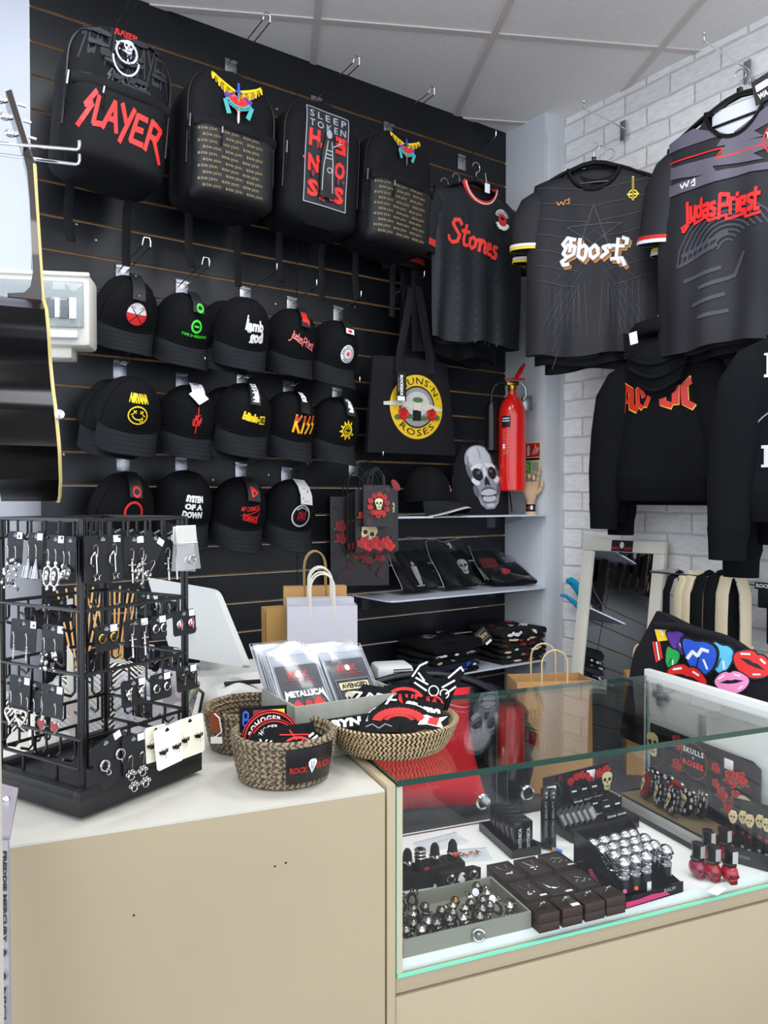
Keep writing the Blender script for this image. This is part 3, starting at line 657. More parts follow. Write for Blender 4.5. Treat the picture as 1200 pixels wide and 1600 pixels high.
badge(c,[(kz,ORA),(xf([t for t in kz if max(q[1] for q in t)>.3 and 0] or T_lines(KS,.22)+T_lines([[(2.5,1),(1.95,.15),(2.4,.1),(1.85,-1)],[(3.5,1),(2.95,.15),(3.4,.1),(2.85,-1)]],.2),lambda x,y:(x,y)),YEL),(T_lines([[(0,.9),(0,.35)],[(.75,.9),(.3,.35)],[(1.45,.9),(1.38,.35)],[(2.45,.9),(2.1,.35)],[(3.45,.9),(3.1,.35)]],.2),RED)],-.018,.047,.0165,0,.0155)
cap_tag(c,mt('gloss_black_card','#0c0c0e',.15),.028,.08,.0,[TX('KISS',-.5,-.1,.6,.8,WHT,.08,90)])
c=cap_root('black cap with a yellow sun face emblem, fifth in the middle row',capM(535,672,.20,-4,46))
badge(c,[(T_ring(0,0,.66,.13),YEL),(T_ring(.08,-.02,.46,.1),YEL)]+[(T_poly([(.78*cos(a-.2),.78*sin(a-.2)),(1.15*cos(a),1.15*sin(a)),(.78*cos(a+.2),.78*sin(a+.2))]),YEL) for a in [R(60+k*34) for k in range(9)]]+[(T_arc(0,0,.3,.25,200,340,.09,7)+T_lines([[(-.2,.1),(-.05,.2)],[(.08,.22),(.22,.12)]],.08),YEL)],.012,.044,.0185)
cap_tag(c,CRD,.028,.07,.1,[TX('blink',-.5,-.7,.6,.8,WHT,.08,90)])
# --- bottom row
c=cap_root('black cap with a broken red ring emblem, leftmost of the bottom row',capM(200,800,.21,-6,44))
badge(c,[(T_arc(0,0,.95,.95,-60,255,.24,22),RED),(T_arc(.1,-.8,.3,.4,20,120,.2,6),RED)],.016,.046,.0175)
cap_tag(c,CRD,.03,.075,.12,[(T_ring(.1,-.6,.55,.2,.32),RED)])
c=cap_root('black cap with white block lettering in three lines, second in the bottom row',capM(297,795,.20,-4,46))
badge(c,[TX('SYSTEM',-1,.4,1,1,WHT,.07,sp=.95),TX('OF A',-.95,-.25,.95,.28,WHT,.07),TX('DOWN',-1,-1,1,-.38,WHT,.07)],.008,.05,.021,0,.0205)
c=cap_root('black cap with scratchy red lettering and a red print tag, third in the bottom row',capM(384,803,.20,-6,46))
badge(c,[TX('MY CHEMICAL',-1,.15,1,.75,RED,.02,4,.2),TX('ROMANCE',-.7,-.8,.8,.05,RED,.05,-4,-.2),(T_lines([[(-.9,-.2),(.9,.35)],[(.5,-.8),(.9,.1)]],.06),RED)],.014,.045,.0235)
cap_tag(c,CRD,.034,.075,.1,[(T_ell(0,-.3,.55,.4,9,wob=.3,k=3),RED),(T_ell(.1,-.4,.2,.15,6),BLA)])
c=cap_root('black cap with a silver ring badge and a pale tag, fourth in bottom row',capM(466,805,.21,-2,46))
badge(c,[(T_ring(0,0,1,.09),WHT),(T_ring(0,0,.88,.03),GRY),(T_lines([[(-.35,.4),(-.35,-.4)],[(-.1,.45),(-.1,-.45)],[(.12,.42),(.12,-.42)],[(-.35,.35),(.4,-.3)],[(-.35,-.3),(.4,.35)],[(.4,.4),(.4,-.4)]],.07),RED3),(arctext('Dead Kennedys',0,0,.66,140,40,.2,.02),WHT)],.004,.043,.0215)
cap_tag(c,mt('grey_white_card','#b8b9bd',.3),.036,.08,.0,[(T_lines([[(-.3,.2),(-.3,-.8)],[(0,.2),(0,-.8)],[(-.6,-.6),(.5,0)],[(.3,-.8),(.5,.1)]],.12),RED)])
# ================================================================ hanging clothes
def hanger(label,M,w=.19,group='clothes hangers',turn=0):
    r=thing('clothes_hanger',label,'hanger',M,group)
    b=MB(); b.tube([(-w,0,-.065),(-w*.6,0,-.03),(-w*.2,0,-.004),(0,0,.002),(w*.2,0,-.004),(w*.6,0,-.03),(w,0,-.065)],[.004,.007,.009,.009,.009,.007,.004],PLK,8,ry=[.008,.012,.014,.014,.014,.012,.008],up=(0,0,1))
    b.tube([(-w*.95,0,-.066),(w*.95,0,-.066)],.004,PLK,6); b.box((0,0,.012),(.016,.012,.02),PLK,bv=.002); b.obj('shoulder_bar',r)
    b=MB(); pts=[(0,0,.02),(0,0,.04)]+[(.018*cos(R(a)),0,.058+.018*sin(R(a))) for a in range(-60,200,20)]
    b.tube(pts,.0016,CHR,6); b.obj('hook',r)
    return r
def shirt(name,label,M,W=.52,H=.70,mat=JER,collar=None,cuffs=(),slv=.2,slo=.085,neck=.085,ndip=.10,seed=1,art=(),D=.035,fold=1,hemw=None,sart=None,inner=None,armout=.05,grp=None,cuffw=.03,under=True):
    """short sleeved shirt hanging from its shoulders; origin at the neck; front towards -y"""
    r=thing(name,label,'shirt',M,grp); rnd=random.Random(seed); ph=[rnd.uniform(0,6.28) for _ in range(6)]
    hw=W/2; hemw=hemw or hw*.98
    def HW(z): t=max(0,min(1,-z/H)); return hw*.80+(hw*.13)*min(1,t*3)+(hemw-hw*.93)*t
    def fo(x,z):
        t=max(0,min(1,-z/H))
        return fold*(.010*t*sin(x*30/W*.5+ph[0]+1.3*t)+.007*t*sin(x*58/W*.5+ph[1]-z*2)+.004*sin(x*17+z*13+ph[2])*(.3+t))
    def F(x,z):
        u=min(1,abs(x)/HW(z)); return D*(1-u**4)**.5*(.7+.3*min(1,-z/.15))+fo(x,z)
    def B(x,z):
        u=min(1,abs(x)/HW(z)); return -D*(1-u**4)**.5*.8+fo(x,z)
    def ztop(u,dip):
        x=abs(u)*hw*.8; zs=-slo*(x/(hw*.8))**1.2
        if x<neck: return -dip*max(0,1-(x/neck)**2)**.5-.001 if dip else -.012
        return zs-.0
    v=[];nu,nz=34,30;W_=nu+1
    for side in(0,1):
        for j in range(nz+1):
            for i in range(nu+1):
                u=2*i/nu-1; zt=ztop(u,ndip if side==0 else .015); t=(j/nz); z=-H+.008*sin(u*5+ph[3])+(zt+H)*t
                x=u*HW(z); y=-(F if side==0 else B)(x,z)
                if t>.97 and abs(x)>neck: y=0
                v.append((x,y,z))
    b=MB(); o=W_*(nz+1); f=[]
    for j in range(nz):
        for i in range(nu):
            a=j*W_+i; f.append((a,a+1,a+W_+1,a+W_)); f.append((o+a,o+a+W_,o+a+W_+1,o+a+1))
    for j in range(nz): a=j*W_; f.append((a,a+W_,o+a+W_,o+a)); a+=nu; f.append((a,o+a,o+a+W_,a+W_))
    for i in range(nu):
        x=abs(2*i/nu-1)*hw*.8; a=nz*W_+i
        if x>=neck: f.append((a,a+1,o+a+1,o+a))
    b.add(v,f,mat); b.obj('shirt_body',r,ang=70)
    # collar
    ct=[(x,-F(x,ztop(x/(hw*.8),ndip))-.002,ztop(x/(hw*.8),ndip)) for x in [neck*sin(PI*(i/16-.5)) for i in range(17)]]
    cb=[(x,-B(x,-.012)+.0,-.006) for x in [neck*(1-2*i/8) for i in range(9)]]
    b=MB(); b.tube(ct+cb[1:-1],.0085,collar or mat,8,ry=.0035,closed=True,up=(0,0,1)); 
    if collar and collar is not mat: b.tube([(x*.97,y-.0045,z-.003) for x,y,z in ct],.0022,inner or collar,6)
    b.obj('collar',r)
    b=MB(); b.grid(lambda a,t:((a*2-1)*neck*1.05,-B((a*2-1)*neck,-.02)-.004,-.006-t*.16*(1-.35*abs(a*2-1))),8,5,mat); lb=b.obj('back_lining',r)
    # sleeves
    for s in(-1,1):
        b=MB(); x0=hw*.74
        path=[(s*hw*.50,0,-slo*.62-.045),(s*hw*.66,0,-slo*.85-.055),(s*(x0+.015),0,-slo-.075),(s*(x0+.037+armout*.3),.002,-slo-.125),(s*(x0+.042+armout*.6),.004,-slo-.09-slv*.5),(s*(x0+.045+armout),.006,-slo-.09-slv*.8),(s*(x0+.047+armout*1.2),.006,-slo-.09-slv)]
        rx=[.03,.05,.066,.07,.068,.067,.068]; ry=[.012,.02,.026,.029,.03,.03,.032]
        b.tube(path,rx,mat,16,ry=ry,up=(0,0,1),cap=False); so=b.obj('sleeve',r,ang=70)
        if cuffs:
            e=Vector(path[-1]); d=(e-Vector(path[-2])).normalized(); q=e-d*cuffw*len(cuffs)
            for m in cuffs:
                b=MB(); b.tube([q,q+d*cuffw],[.0705,.0715],m,16,ry=[.0325,.0335],up=(1,0,0),cap=False); b.obj('cuff',so); q=q+d*cuffw
        if sart: pass
    if art:
        p=Print(mf(F),.0025,.02,.0004)
        for t,m in art: p.add(t,m)
        p.obj('print',r)
    r['_f']=0; del r['_f']
    return r,F
def shirtM(P,rz,dz=0): return mat4(P+Vector((0,0,dz)),rz)
def pat(x0,z0,x1,z1,w): return T_line([(x0,z0),(x1,z1)],w)
RIB=mt('red_trim','#c8322a',.6,spec=.3)
LT=lambda s,x0,y0,x1,y1,m,bold=.03,rot=0,shear=0,sp=1:(fit(T_text(s,bold,shear,sp),x0,y0,x1,y1,rot),m)
# ---- black shirt with red trimmed collar, on the slat wall
SH=mt('shirt_tone_ink','#272c33',.6)
P=onS(744,286,.27)
rnd=random.Random(2); tone=[]
for i in range(11):
    for j in range(15):
        x=-.20+.04*i+rnd.uniform(-.003,.003); z=-.13-.036*j
        if abs(x)<.2 and z>-.6: tone+=T_line([(x-.008,z+.005),(x+.006,z+.008)],.002)+T_line([(x+.004,z+.008),(x-.004,z-.009)],.002)+T_line([(x-.007,z-.002),(x+.001,z-.004)],.002)
ST=[ [(1.0,1.62),(.75,1.9),(.35,1.8),(.2,1.45),(.55,1.1),(.9,.75),(.75,.25),(.3,.05),(-.05,.2),(-.1,.45)],
  [(1.5,1.7),(1.3,.5),(1.4,.15),(1.75,.2)],[(1.1,1.15),(1.85,1.25)],
  [(2.3,1.0),(1.98,.8),(1.95,.35),(2.2,.12),(2.5,.35),(2.55,.8),(2.3,1.0)],[(2.55,.8),(2.85,.95)],
  [(2.95,1.0),(2.9,.1)],[(2.92,.6),(3.2,.98),(3.45,.85),(3.4,.15),(3.6,.12)],
  [(3.75,.5),(4.15,.65),(4.1,.95),(3.8,.9),(3.7,.45),(3.9,.12),(4.25,.25)],
  [(4.85,.95),(4.55,.95),(4.5,.7),(4.85,.45),(4.8,.12),(4.4,.1),(4.3,.2)]]
RT=mt('coral_red_ink','#d8382c',.5)
art=[(tone,SH),(fit(T_lines(ST,.3),-.165,-.285,.075,-.165,-7),mt('logo_shadow_red','#5a1210',.6)),(fit(T_lines(ST,.26),-.162,-.282,.078,-.16,-7),RT),
 (T_arc(.10,-.125,.03,.03,20,160,.016,8)+T_arc(.10,-.13,.03,.03,200,340,.016,8),WHT),(T_ell(.10,-.128,.02,.023,12),RED),(T_ell(.10,-.122,.012,.008,10),BLA),(T_ell(.105,-.138,.009,.011,10),RED),
 (arctext('ROLLING',.10,-.125,.024,155,25,.012,.03),BLA),(arctext('STONES',.10,-.13,.036,205,335,.012,.03),BLA)]
t1,F1=shirt('football_shirt','black short sleeved shirt with red and white collar and flowing coral red script',shirtM(P,RS),W=.49,H=.60,mat=mt('slate_jersey','#14181d',.6,spec=.35),collar=RIB,inner=WHT,cuffs=(RIB,JER),slv=.15,armout=.02,art=art,seed=4,neck=.082,ndip=.085,slo=.06,hemw=.215,cuffw=.024)
b=MB(); b.tube([(0,-.05,.02),(.002,-.056,-.02)],.0008,WHT,5); b.box((.003,-.058,-.037),(.024,.001,.034),TAG); b.obj('price_tag',t1)
hanger('black plastic hanger inside the red collared black shirt, hook over the chrome rod',shirtM(P+NS*-.0,RS,.0),.18)
for k,(dx,of,hh) in enumerate(((.004,.13,.635),(-.004,.07,.645))):
    P2=P-NS*(.27-of-.02)+Vector((.818,.575,0))*dx
    shirt('football_shirt',('black shirt hanging directly behind the red collared black shirt','black shirt hanging closest to the slatted wall behind the red collared shirt')[k],shirtM(P2,RS),W=.465,H=hh,cuffs=(RIB,JER),D=.018,fold=.6,slv=.18,armout=.004,seed=9+k,neck=.08,ndip=.05,slo=.06,hemw=.215,cuffw=.022)
    hanger(('black hanger of the first shirt behind the red collared one','black hanger of the shirt nearest the slatted wall')[k],shirtM(P2,RS),.18)
# ---- helper for the brick wall hooks
def bhook(P,L,label,kind='straight',rz=None,n=5):
    r=thing('wall_hook',label,'hook',mat4(P,RB if rz is None else rz),'chrome hooks on the brick wall')
    b=MB(); b.box((0,-.0015,-.01),(.026,.003,.075),STL,bv=.001); b.obj('mounting_plate',r)
    b=MB(); b.tube([(0,-.003,0),(0,-L,.012),(0,-L-.004,.018),(0,-L-.004,.036)],.003,CHR,8); b.ball((0,-L-.004,.038),.004,CHR,8); b.obj('prong',r); return r
H1=onB(974,200); bhook(H1,.22,'chrome hook with several hangers above the white and gold lettered shirt')
P=onB(973,197,.19)
GH=mt('charcoal_jersey','#232327',.65,spec=.3,bump=.1,bs=400); GT1=mt('ghost_tone_ink','#34343b',.6); GT2=mt('tone_ink_light','#2b2b32',.6)
SILV=mt('silver_lettering','#c9ccd2',.4); GOLL=mt('gold_lettering','#b5762c',.4)
tone=[]
rnd=random.Random(8)
for k in range(7):
    for s in(-1,1):
        tone+=T_line([(s*.01*k,-.10-.055*k),(s*(.19),-.02-.055*k-.05)],.003)+T_line([(s*.012*k,-.24-.045*k),(s*.14,-.02-.06*k-.33)],.0022)
        tone+=T_line([(s*(.03+.02*k),-.42),(s*(.02+.022*k),-.6)],.002)+T_line([(s*(.17-.02*k),-.56),(s*(.11-.01*k),-.44)],.002)
tone+=T_lines([[(0,-.15),(.06,-.33),(-.09,-.22),(.09,-.22),(-.06,-.33),(0,-.15)]],.004)
# blackletter style word
def BL(n):
    return {'G':[[(.9,1.35),(.35,1.5),(.05,1.05),(.3,.75),(.15,.35),(.45,.05)],[(.35,1.0),(.95,.85),(.9,.3),(.45,.05),(.1,-.25),(.25,-.5),(.6,-.45)],[(.6,1.3),(.6,.5)]],
            'h':[[(.1,1.4),(.1,.15),(.3,.0)],[(.1,.7),(.45,.95),(.65,.75),(.6,.1),(.45,-.15)]],
            'o':[[(.35,.95),(.05,.65),(.1,.2),(.35,0),(.65,.3),(.6,.7),(.35,.95)]],
            's':[[(.6,.95),(.15,.8),(.5,.45),(.1,.05)],[(.6,.95),(.65,.75)]],
            't':[[(.35,1.5),(.35,.2),(.6,-.25)],[(.0,.95),(.8,1.0)],[(.65,1.6),(1.0,1.5),(.95,1.15)],[(.0,-.05),(.75,.1),(1.0,-.4)]]}[n]
word=[];x=0
for ch,adv in zip('Ghost',(1.15,.85,.8,.8,1.1)):
    word+=[[(px+x,py) for px,py in l] for l in BL(ch)]; x+=adv
wl=fit(T_lines(word,.27),-.115,-.37,.12,-.25,-6); wl2=fit(T_lines(word,.17),-.111,-.365,.116,-.255,-6)
dx=lambda t,a,b:xf(t,lambda x,y:(x+a,y+b))
art=[(tone,GT1),(dx(wl,.008,-.010),GOLL),(dx(wl,.004,-.005),mt('bronze_ink','#7b4a1e',.5)),(wl,SILV),(wl2,WHT),
 (T_lines([[(.13,-.065),(.13,-.145)],[(.112,-.125),(.148,-.125)]],.006),YEL),(T_ring(.13,-.125,.014,.004),YEL),(T_lines([[(.13,-.068),(.13,-.142)]],.003),BLA),
 (T_lines([[(-.125,-.13),(-.118,-.142),(-.11,-.13),(-.102,-.142),(-.096,-.125)],[(-.092,-.128),(-.083,-.122),(-.083,-.14),(-.092,-.138)]],.004),GOLL)]
gsh,F2=shirt('football_shirt','charcoal geometric shirt with white and gold blackletter lettering, front of its rail',shirtM(onpl(928,258,NB,CB+.29),R(-15)),W=.49,H=.665,mat=GH,cuffs=(mt('white_trim','#d8d8d8',.6),mt('yellow_trim','#e0c52a',.6)),slv=.13,armout=-.005,art=art,seed=14,neck=.09,ndip=.095,slo=.06,cuffw=.010,collar=JER,hemw=.235)
p=Print(lambda u,v,o:(u,.016-o,v),.001,.02); p.add(fit(T_text('SHOUT | SALVATION',.02),-.035,-.06,.035,-.045),WHT); p.add(T_lines([[(-.035,-.068),(.035,-.068)],[(-.03,-.075),(.03,-.075)]],.003),WHT); p.obj('neck_label',gsh) if 0 else None
P=onpl(928,258,NB,CB+.29)
hanger('black hanger in the charcoal shirt with blackletter word',shirtM(P,R(-15),.006),.19)
for k in range(2):
    P2=P-NB*(.05+.05*k)+Vector((-.012,0,0))
    shirt('football_shirt',('plain black shirt hanging directly behind the charcoal blackletter shirt','black shirt nearest the bricks behind the charcoal blackletter shirt')[k],shirtM(P2,R(-21-5*k)),W=.5,H=.69+.012*k,mat=JER,cuffs=(mt('white_trim'),mt('yellow_trim')),D=.018,fold=.6,slv=.16,armout=.01,seed=20+k,neck=.08,ndip=.05,slo=.06,cuffw=.010,hemw=.23)
    hanger(('black hanger of the shirt directly behind the charcoal one','black hanger of the shirt nearest the bricks by the pillar')[k],shirtM(P2,R(-21-5*k),.006),.19)
# ---- large grey zigzag shirt at the right edge
JG=mt('graphite_jersey','#232328',.6,spec=.3,bump=.08,bs=400); ZG=mt('zigzag_grey_ink','#565360',.6); ZD=mt('zigzag_dark_ink','#3a3943',.6)
H2=onB(1168,108); bhook(H2,.24,'chrome hook with five hangers above the grey zigzag shirt')
P3=onpl(1156,152,NB,CB+.27); rz3=RB+R(4)
def zig(z,h,m,x0=-.2,x1=.2,a=.02):
    return (T_poly([(x0,z),(-.04,z-.02),(-.02,z+.012),(.12,z-.015),(.1,z+.02),(x1,z),(x1,z-h),(.06,z-h-.01),(.09,z-h-.035),(-.06,z-h-.01),(-.045,z-h-.035),(x0,z-h)]),m)
art=[(T_poly([(-.22,-.07),(-.13,-.055),(.0,-.12),(.0,-.11),(.14,-.055),(.22,-.07),(.22,-.1),(.06,-.13),(.09,-.155),(-.05,-.14),(-.03,-.11),(-.22,-.1)]),ZG),
 zig(-.15,.035,ZG,-.215,.215),(T_lines([[(-.215,-.135),(-.03,-.15),(-.05,-.175),(.12,-.18),(.10,-.205),(.215,-.2)]],.004),RED),
 (T_poly([(-.215,-.205),(-.02,-.215),(.215,-.25),(.215,-.275),(.05,-.245),(-.215,-.24)]),ZG),
 (T_lines([[(-.17,-.215),(-.163,-.228),(-.155,-.215),(-.147,-.228),(-.14,-.212)],[(-.132,-.222),(-.12,-.212),(-.12,-.232),(-.13,-.23)]],.004),WHT),
 (fit(T_lines(JP,.24),-.165,-.37,.085,-.275,-3),RED),(T_lines([[(-.165,-.352),(-.12,-.335),(-.12,-.35),(-.08,-.34),(-.07,-.355),(-.02,-.348),(-.02,-.362),(.04,-.36),(.04,-.372),(.085,-.372)]],.008),RED),
 (T_ring(.13,-.17,.04,.005,.044),RED),(T_poly([(.1,-.18),(.13,-.145),(.165,-.15),(.14,-.17),(.155,-.2),(.125,-.185)]),RED),(T_lines([[(.1,-.15),(.11,-.19)],[(.115,-.14),(.12,-.155)]],.004),WHT)]
rnd=random.Random(4)
big=[]
for k in range(9): big+=T_arc(-.02,-.47,.03+.016*k,.05+.014*k,60-5*k,150+4*k,.006,8)
big+=T_lines([[(-.16,-.44),(-.02,-.40)],[(-.17,-.47),(-.05,-.43)],[(-.15,-.52),(-.04,-.50)],[(-.1,-.55),(.0,-.53),(.03,-.47)],[(-.12,-.6),(-.03,-.58)],[(-.1,-.64),(-.02,-.63)]],.012)
art.insert(0,(big,ZD)); art.append((T_rect(.15,-.62,.19,-.598)+T_rect(.15,-.595,.19,-.578),WHT))
art.append((fit(T_text('WA',.04),.156,-.617,.184,-.602),BLA))
psh,F3=shirt('football_shirt','large graphite shirt with grey zigzag bands and red angular word, front at right edge',shirtM(P3,rz3),W=.56,H=.73,mat=JG,cuffs=(mt('red_trim2','#c02020',.6),mt('white_trim')),slv=.2,armout=.02,art=art,seed=33,neck=.095,ndip=.12,slo=.075,cuffw=.012,collar=JER,inner=JER)
b=MB(); b.grid(lambda a,t:((a*2-1)*.088,.004,-.012-t*.09*(1-.5*(a*2-1)**2)),8,4,mt('white_lining','#c9ccd4',.6)); b.obj('white_neck_lining',psh)
b=MB(); Mt=mat4((.085,-.035,-.02),0,0,R(-12)); b.box((0,0,0),(.055,.0012,.075),CRD,Mt); o=b.obj('hang_tag',psh); p=Print(lambda u,v,o_:(Mt@Vector((u,-.0008-o_,v))),.0003,1); p.add(T_rect(-.018,.0,.018,.02),TAG); p.add(fit(T_text('WA',.05),-.016,-.026,.012,-.008),WHT); p.obj('print',o)
hanger('black hanger in the grey zigzag shirt',shirtM(P3,rz3,.006),.2)
for k in range(3):
    P2=P3-NB*(.02+.05*(k+1))+Vector((0,0,-.012*k-.01))
    shirt('football_shirt',('black shirt hanging directly behind the grey zigzag shirt','black shirt hanging second behind the grey zigzag shirt','black shirt hanging closest to the bricks behind the grey zigzag shirt')[k],shirtM(P2,RB+R(4-k)),W=.54,H=.74+.01*k,mat=JER,cuffs=((mt('yellow_trim'),mt('white_trim')),(mt('red_trim2'),mt('white_trim')),(mt('white_trim'),RIB))[k],D=.02,fold=.6,slv=.215+.01*k,armout=.025,seed=40+k,neck=.085,ndip=.05,slo=.075,cuffw=.012)
    hanger(('black hanger of the shirt directly behind the zigzag shirt','black hanger second behind the zigzag shirt','black hanger nearest the bricks behind the zigzag shirt')[k],shirtM(P2,RB+R(4-k),.006),.2)
# ================================================================ hooded sweatshirts
def sweatshirt(label,M,W=.54,H=.62,hood=True,art=(),seed=1,sl=.60,armx=.06,D=.05,mat=FLE):
    r=thing('hoodie' if hood else 'sweatshirt',label,'hoodie' if hood else 'sweatshirt',M); rnd=random.Random(seed); ph=[rnd.uniform(0,6) for _ in range(5)]
    hw=W/2
    def HW(z): t=max(0,-z/H); return hw*(.78+.12*min(1,t*4)-.05*t)
    def fo(x,z): t=max(0,min(1,-z/H)); return .010*t*sin(x*22+ph[0]+2*t)+.006*sin(x*13+z*11+ph[1])
    def F(x,z):
        u=min(1,abs(x)/HW(z)); return D*(1-u**3)**.6*(.6+.4*min(1,-z/.12))+fo(x,z)
    def B(x,z):
        u=min(1,abs(x)/HW(z)); return -D*.7*(1-u**3)**.6+fo(x,z)
    def top(u): return -.005-.10*abs(u)**1.3
    b=MB(); b.slab(HW,-H,0,F,B,26,26,mat,top=top); b.obj('torso',r,ang=70)
    b=MB(); hb=.075
    b.slab(lambda z:HW(-H)*(.97-.03*abs(z+H)/hb),-H-hb,-H+.004,lambda x,z:F(x,-H)+.003-.012*max(0,(-H-z)/hb)**2,lambda x,z:B(x,-H)+.0,26,5,mt('rib_knit','#080a0e',.9,spec=.2,bump=.6,bs=400)); b.obj('hem_band',r,ang=70)
    for s in(-1,1):
        x0=hw*.70
        path=[(s*hw*.42,0,-.09),(s*hw*.58,0,-.105),(s*(x0+.01),0,-.135),(s*(x0+.04),0,-.19),(s*(x0+.05+armx*.4),.0,-.17-sl*.35),(s*(x0+.055+armx*.9),.004,-.17-sl*.7),(s*(x0+.055+armx),.006,-.17-sl)]
        b=MB(); b.tube(path,[.03,.05,.068,.075,.07,.062,.056],mat,18,ry=[.02,.03,.04,.045,.042,.038,.036],up=(0,0,1)); so=b.obj('sleeve',r,ang=70)
        e=Vector(path[-1]); b=MB(); b.tube([e+Vector((0,0,.005)),e+Vector((s*.003,0,-.03)),e+Vector((s*.003,0,-.085))],[.058,.052,.05],mt('rib_knit'),18,ry=[.037,.034,.033],up=(1,0,0)); b.obj('cuff',so)
    if hood:
        b=MB()                                      # hood hanging down the back of the garment
        def hf(a,t):
            x=(a*2-1); w=.125*(1-t**1.5)**.6 if t<1 else 0; z=-.0-.235*t+.035*x*x*(1-t); y=-(D*.8+.055*sin(PI*min(1,t*.9+.12))*(1-.45*x*x))-.004*sin(9*t+2*x)
            return (x*w+.012*sin(3*t),y,z)
        b.grid(hf,16,14,mat); b.grid(lambda a,t:(hf(1-a,t)[0],hf(1-a,t)[1]+.012,hf(1-a,t)[2]),16,14,mat)
        for k in range(3): b.tube([hf(i/12,.3+.18*k+.10*sin(PI*i/12)) for i in range(13)],.008,mat,8)
        b.tube([(-.11,-.02,.0),(-.06,-.06,.03),(0,-.075,.035),(.06,-.06,.03),(.11,-.02,.0)],.026,mat,12,ry=.018); b.obj('hood',r,ang=80)
    else:
        b=MB(); b.tube([(.1*cos(a)*.9,-.01-.045*max(0,sin(a)),-.02-.05*max(0,sin(a))) for a in [2*PI*i/20 for i in range(20)]],.012,mt('rib_knit'),8,closed=True); b.obj('neck_rib',r)
    if art:
        p=Print(mf(F),.003,.02,.0005); p.art(art); p.obj('print',r)
    return r
LET={'A':[[(0,0),(.25,1.25),(.55,1.0),(.6,.0)],[(.1,.5),(.55,.5)]]}
def blk(pts): return T_poly(pts)
ACR=mt('lettering_red','#c62a1c',.5); ACY=mt('lettering_yellow_edge','#e8a52a',.5)
def acdc(o):
    A=T_line([(.05,-.1),(.25,1.15)],.32)+T_line([(.25,1.2),(.62,.95),(.62,.1),(.9,-.05)],.30)+T_line([(.2,.42),(.62,.45)],.2)
    L=T_poly([(1.25,.05),(1.45,.0),(1.9,1.0),(1.7,1.05)])
    D=T_line([(2.15,1.2),(2.2,.15),(2.55,.0)],.3)+T_line([(2.2,1.2),(2.75,.9),(2.75,.1)],.3)
    C=T_line([(3.7,1.0),(3.35,1.2),(3.1,.9),(3.15,.1),(3.45,-.1)],.3)
    C2=T_line([(1.3,.55),(1.12,1.1),(.98,.9),(1.0,.2),(1.2,.0)],.2)
    return A+C2+L+D+C
w0=acdc(0)
art=[(fit(w0,-.15,-.25,.15,-.135),ACY),(fit(w0,-.146,-.244,.146,-.141),ACR)]
HB=onB(1105,455); bhook(HB,.24,'chrome hook holding the black hoodies below the zigzag shirt')
Ph=at(1036,530,2.66); rzh=R(-46)
hd=sweatshirt('black hoodie with red gothic lettering across its back under the hood',mat4(Ph,rzh),W=.385,H=.465,art=art,seed=3,sl=.385,armx=.03,D=.04)
b=MB(); b.box((-.045,-.115,-.0),(.028,.001,.04),TAG,mat4((0,0,0),0,0,R(-8)),bv=.0003); b.obj('price_tag',hd)
hanger('black hanger inside the hoodie with red gothic lettering',mat4(Ph+Vector((0,0,.02)),rzh),.15)
Pk=at(1090,535,2.56); sweatshirt('plain black hoodie hanging behind the red lettered one',mat4(Ph-NB*.055+Vector((.0,0,-.01)),R(-47)),W=.40,H=.44,seed=5,sl=.35,D=.03,armx=.03)
Pk=at(1135,535,2.50); sweatshirt('plain black hoodie third back, between red lettered hoodie and right hand sweatshirt',mat4(Ph-NB*.105+Vector((.0,0,-.01)),R(-48)),W=.42,H=.47,seed=6,sl=.40,D=.03,armx=.03,hood=False)
fl=mt('worn_white_ink','#d0d0d0',.6)
SF=lambda s,x0,y0,x1,y1:(fit(T_text(s,.035),x0,y0,x1,y1),fl)
serifP=T_rect(-.165,-.20,-.145,-.10)+T_arc(-.135,-.125,.02,.018,-90,90,.014,8)+T_rect(-.145,-.114,-.13,-.1)+T_rect(-.175,-.205,-.132,-.192)+T_rect(-.175,-.108,-.15,-.098)+T_rect(-.145,-.152,-.13,-.138)
serifF=T_rect(-.175,-.43,-.155,-.34)+T_rect(-.186,-.436,-.140,-.424)+T_rect(-.186,-.352,-.12,-.338)+T_rect(-.155,-.392,-.128,-.38)+T_rect(-.128,-.4,-.12,-.372)+T_rect(-.128,-.365,-.12,-.34)
S6=lambda t,cx,cy:xf(t,lambda x,y:(cx+(x-cx)*.62-.035,cy+(y-cy)*.62))
art=[(S6(serifP,-.155,-.13),fl),(S6(serifF,-.155,-.40),fl),(fit(T_text('INK',.04),-.14,-.175,.0,-.11),fl),(fit(T_text('LOYD',.04),-.14,-.425,.05,-.365),fl),(T_poly([(-.155,-.325),(-.05,-.22),(.05,-.325)]),mt('pale_blue_ink','#7f9fd6',.5)),(T_poly([(-.13,-.318),(-.05,-.237),(.03,-.318)]),BLA),(T_arc(-.05,-.33,.18,.09,110,175,.004,10),GRY)]
HF=onB(1195,430); bhook(HF,.2,'chrome hook holding the lettered sweatshirt at right edge')
Pf=at(1328,480,2.12); sweatshirt('black sweatshirt with worn white serif lettering and blue triangle, at right edge',mat4(Pf,RB+R(25)),W=.60,H=.50,hood=False,art=art,seed=8,sl=.43,armx=.03)
hanger('black hanger inside the sweatshirt at right edge',mat4(Pf+Vector((0,0,.008)),RB+R(25)),.2)
Pf2=at(1322,500,2.23); sweatshirt('plain black sweatshirt behind the white lettered one at right edge',mat4(Pf2+Vector((0,0,-.03)),RB+R(23)),W=.54,H=.53,hood=False,seed=10,sl=.45,armx=.02)
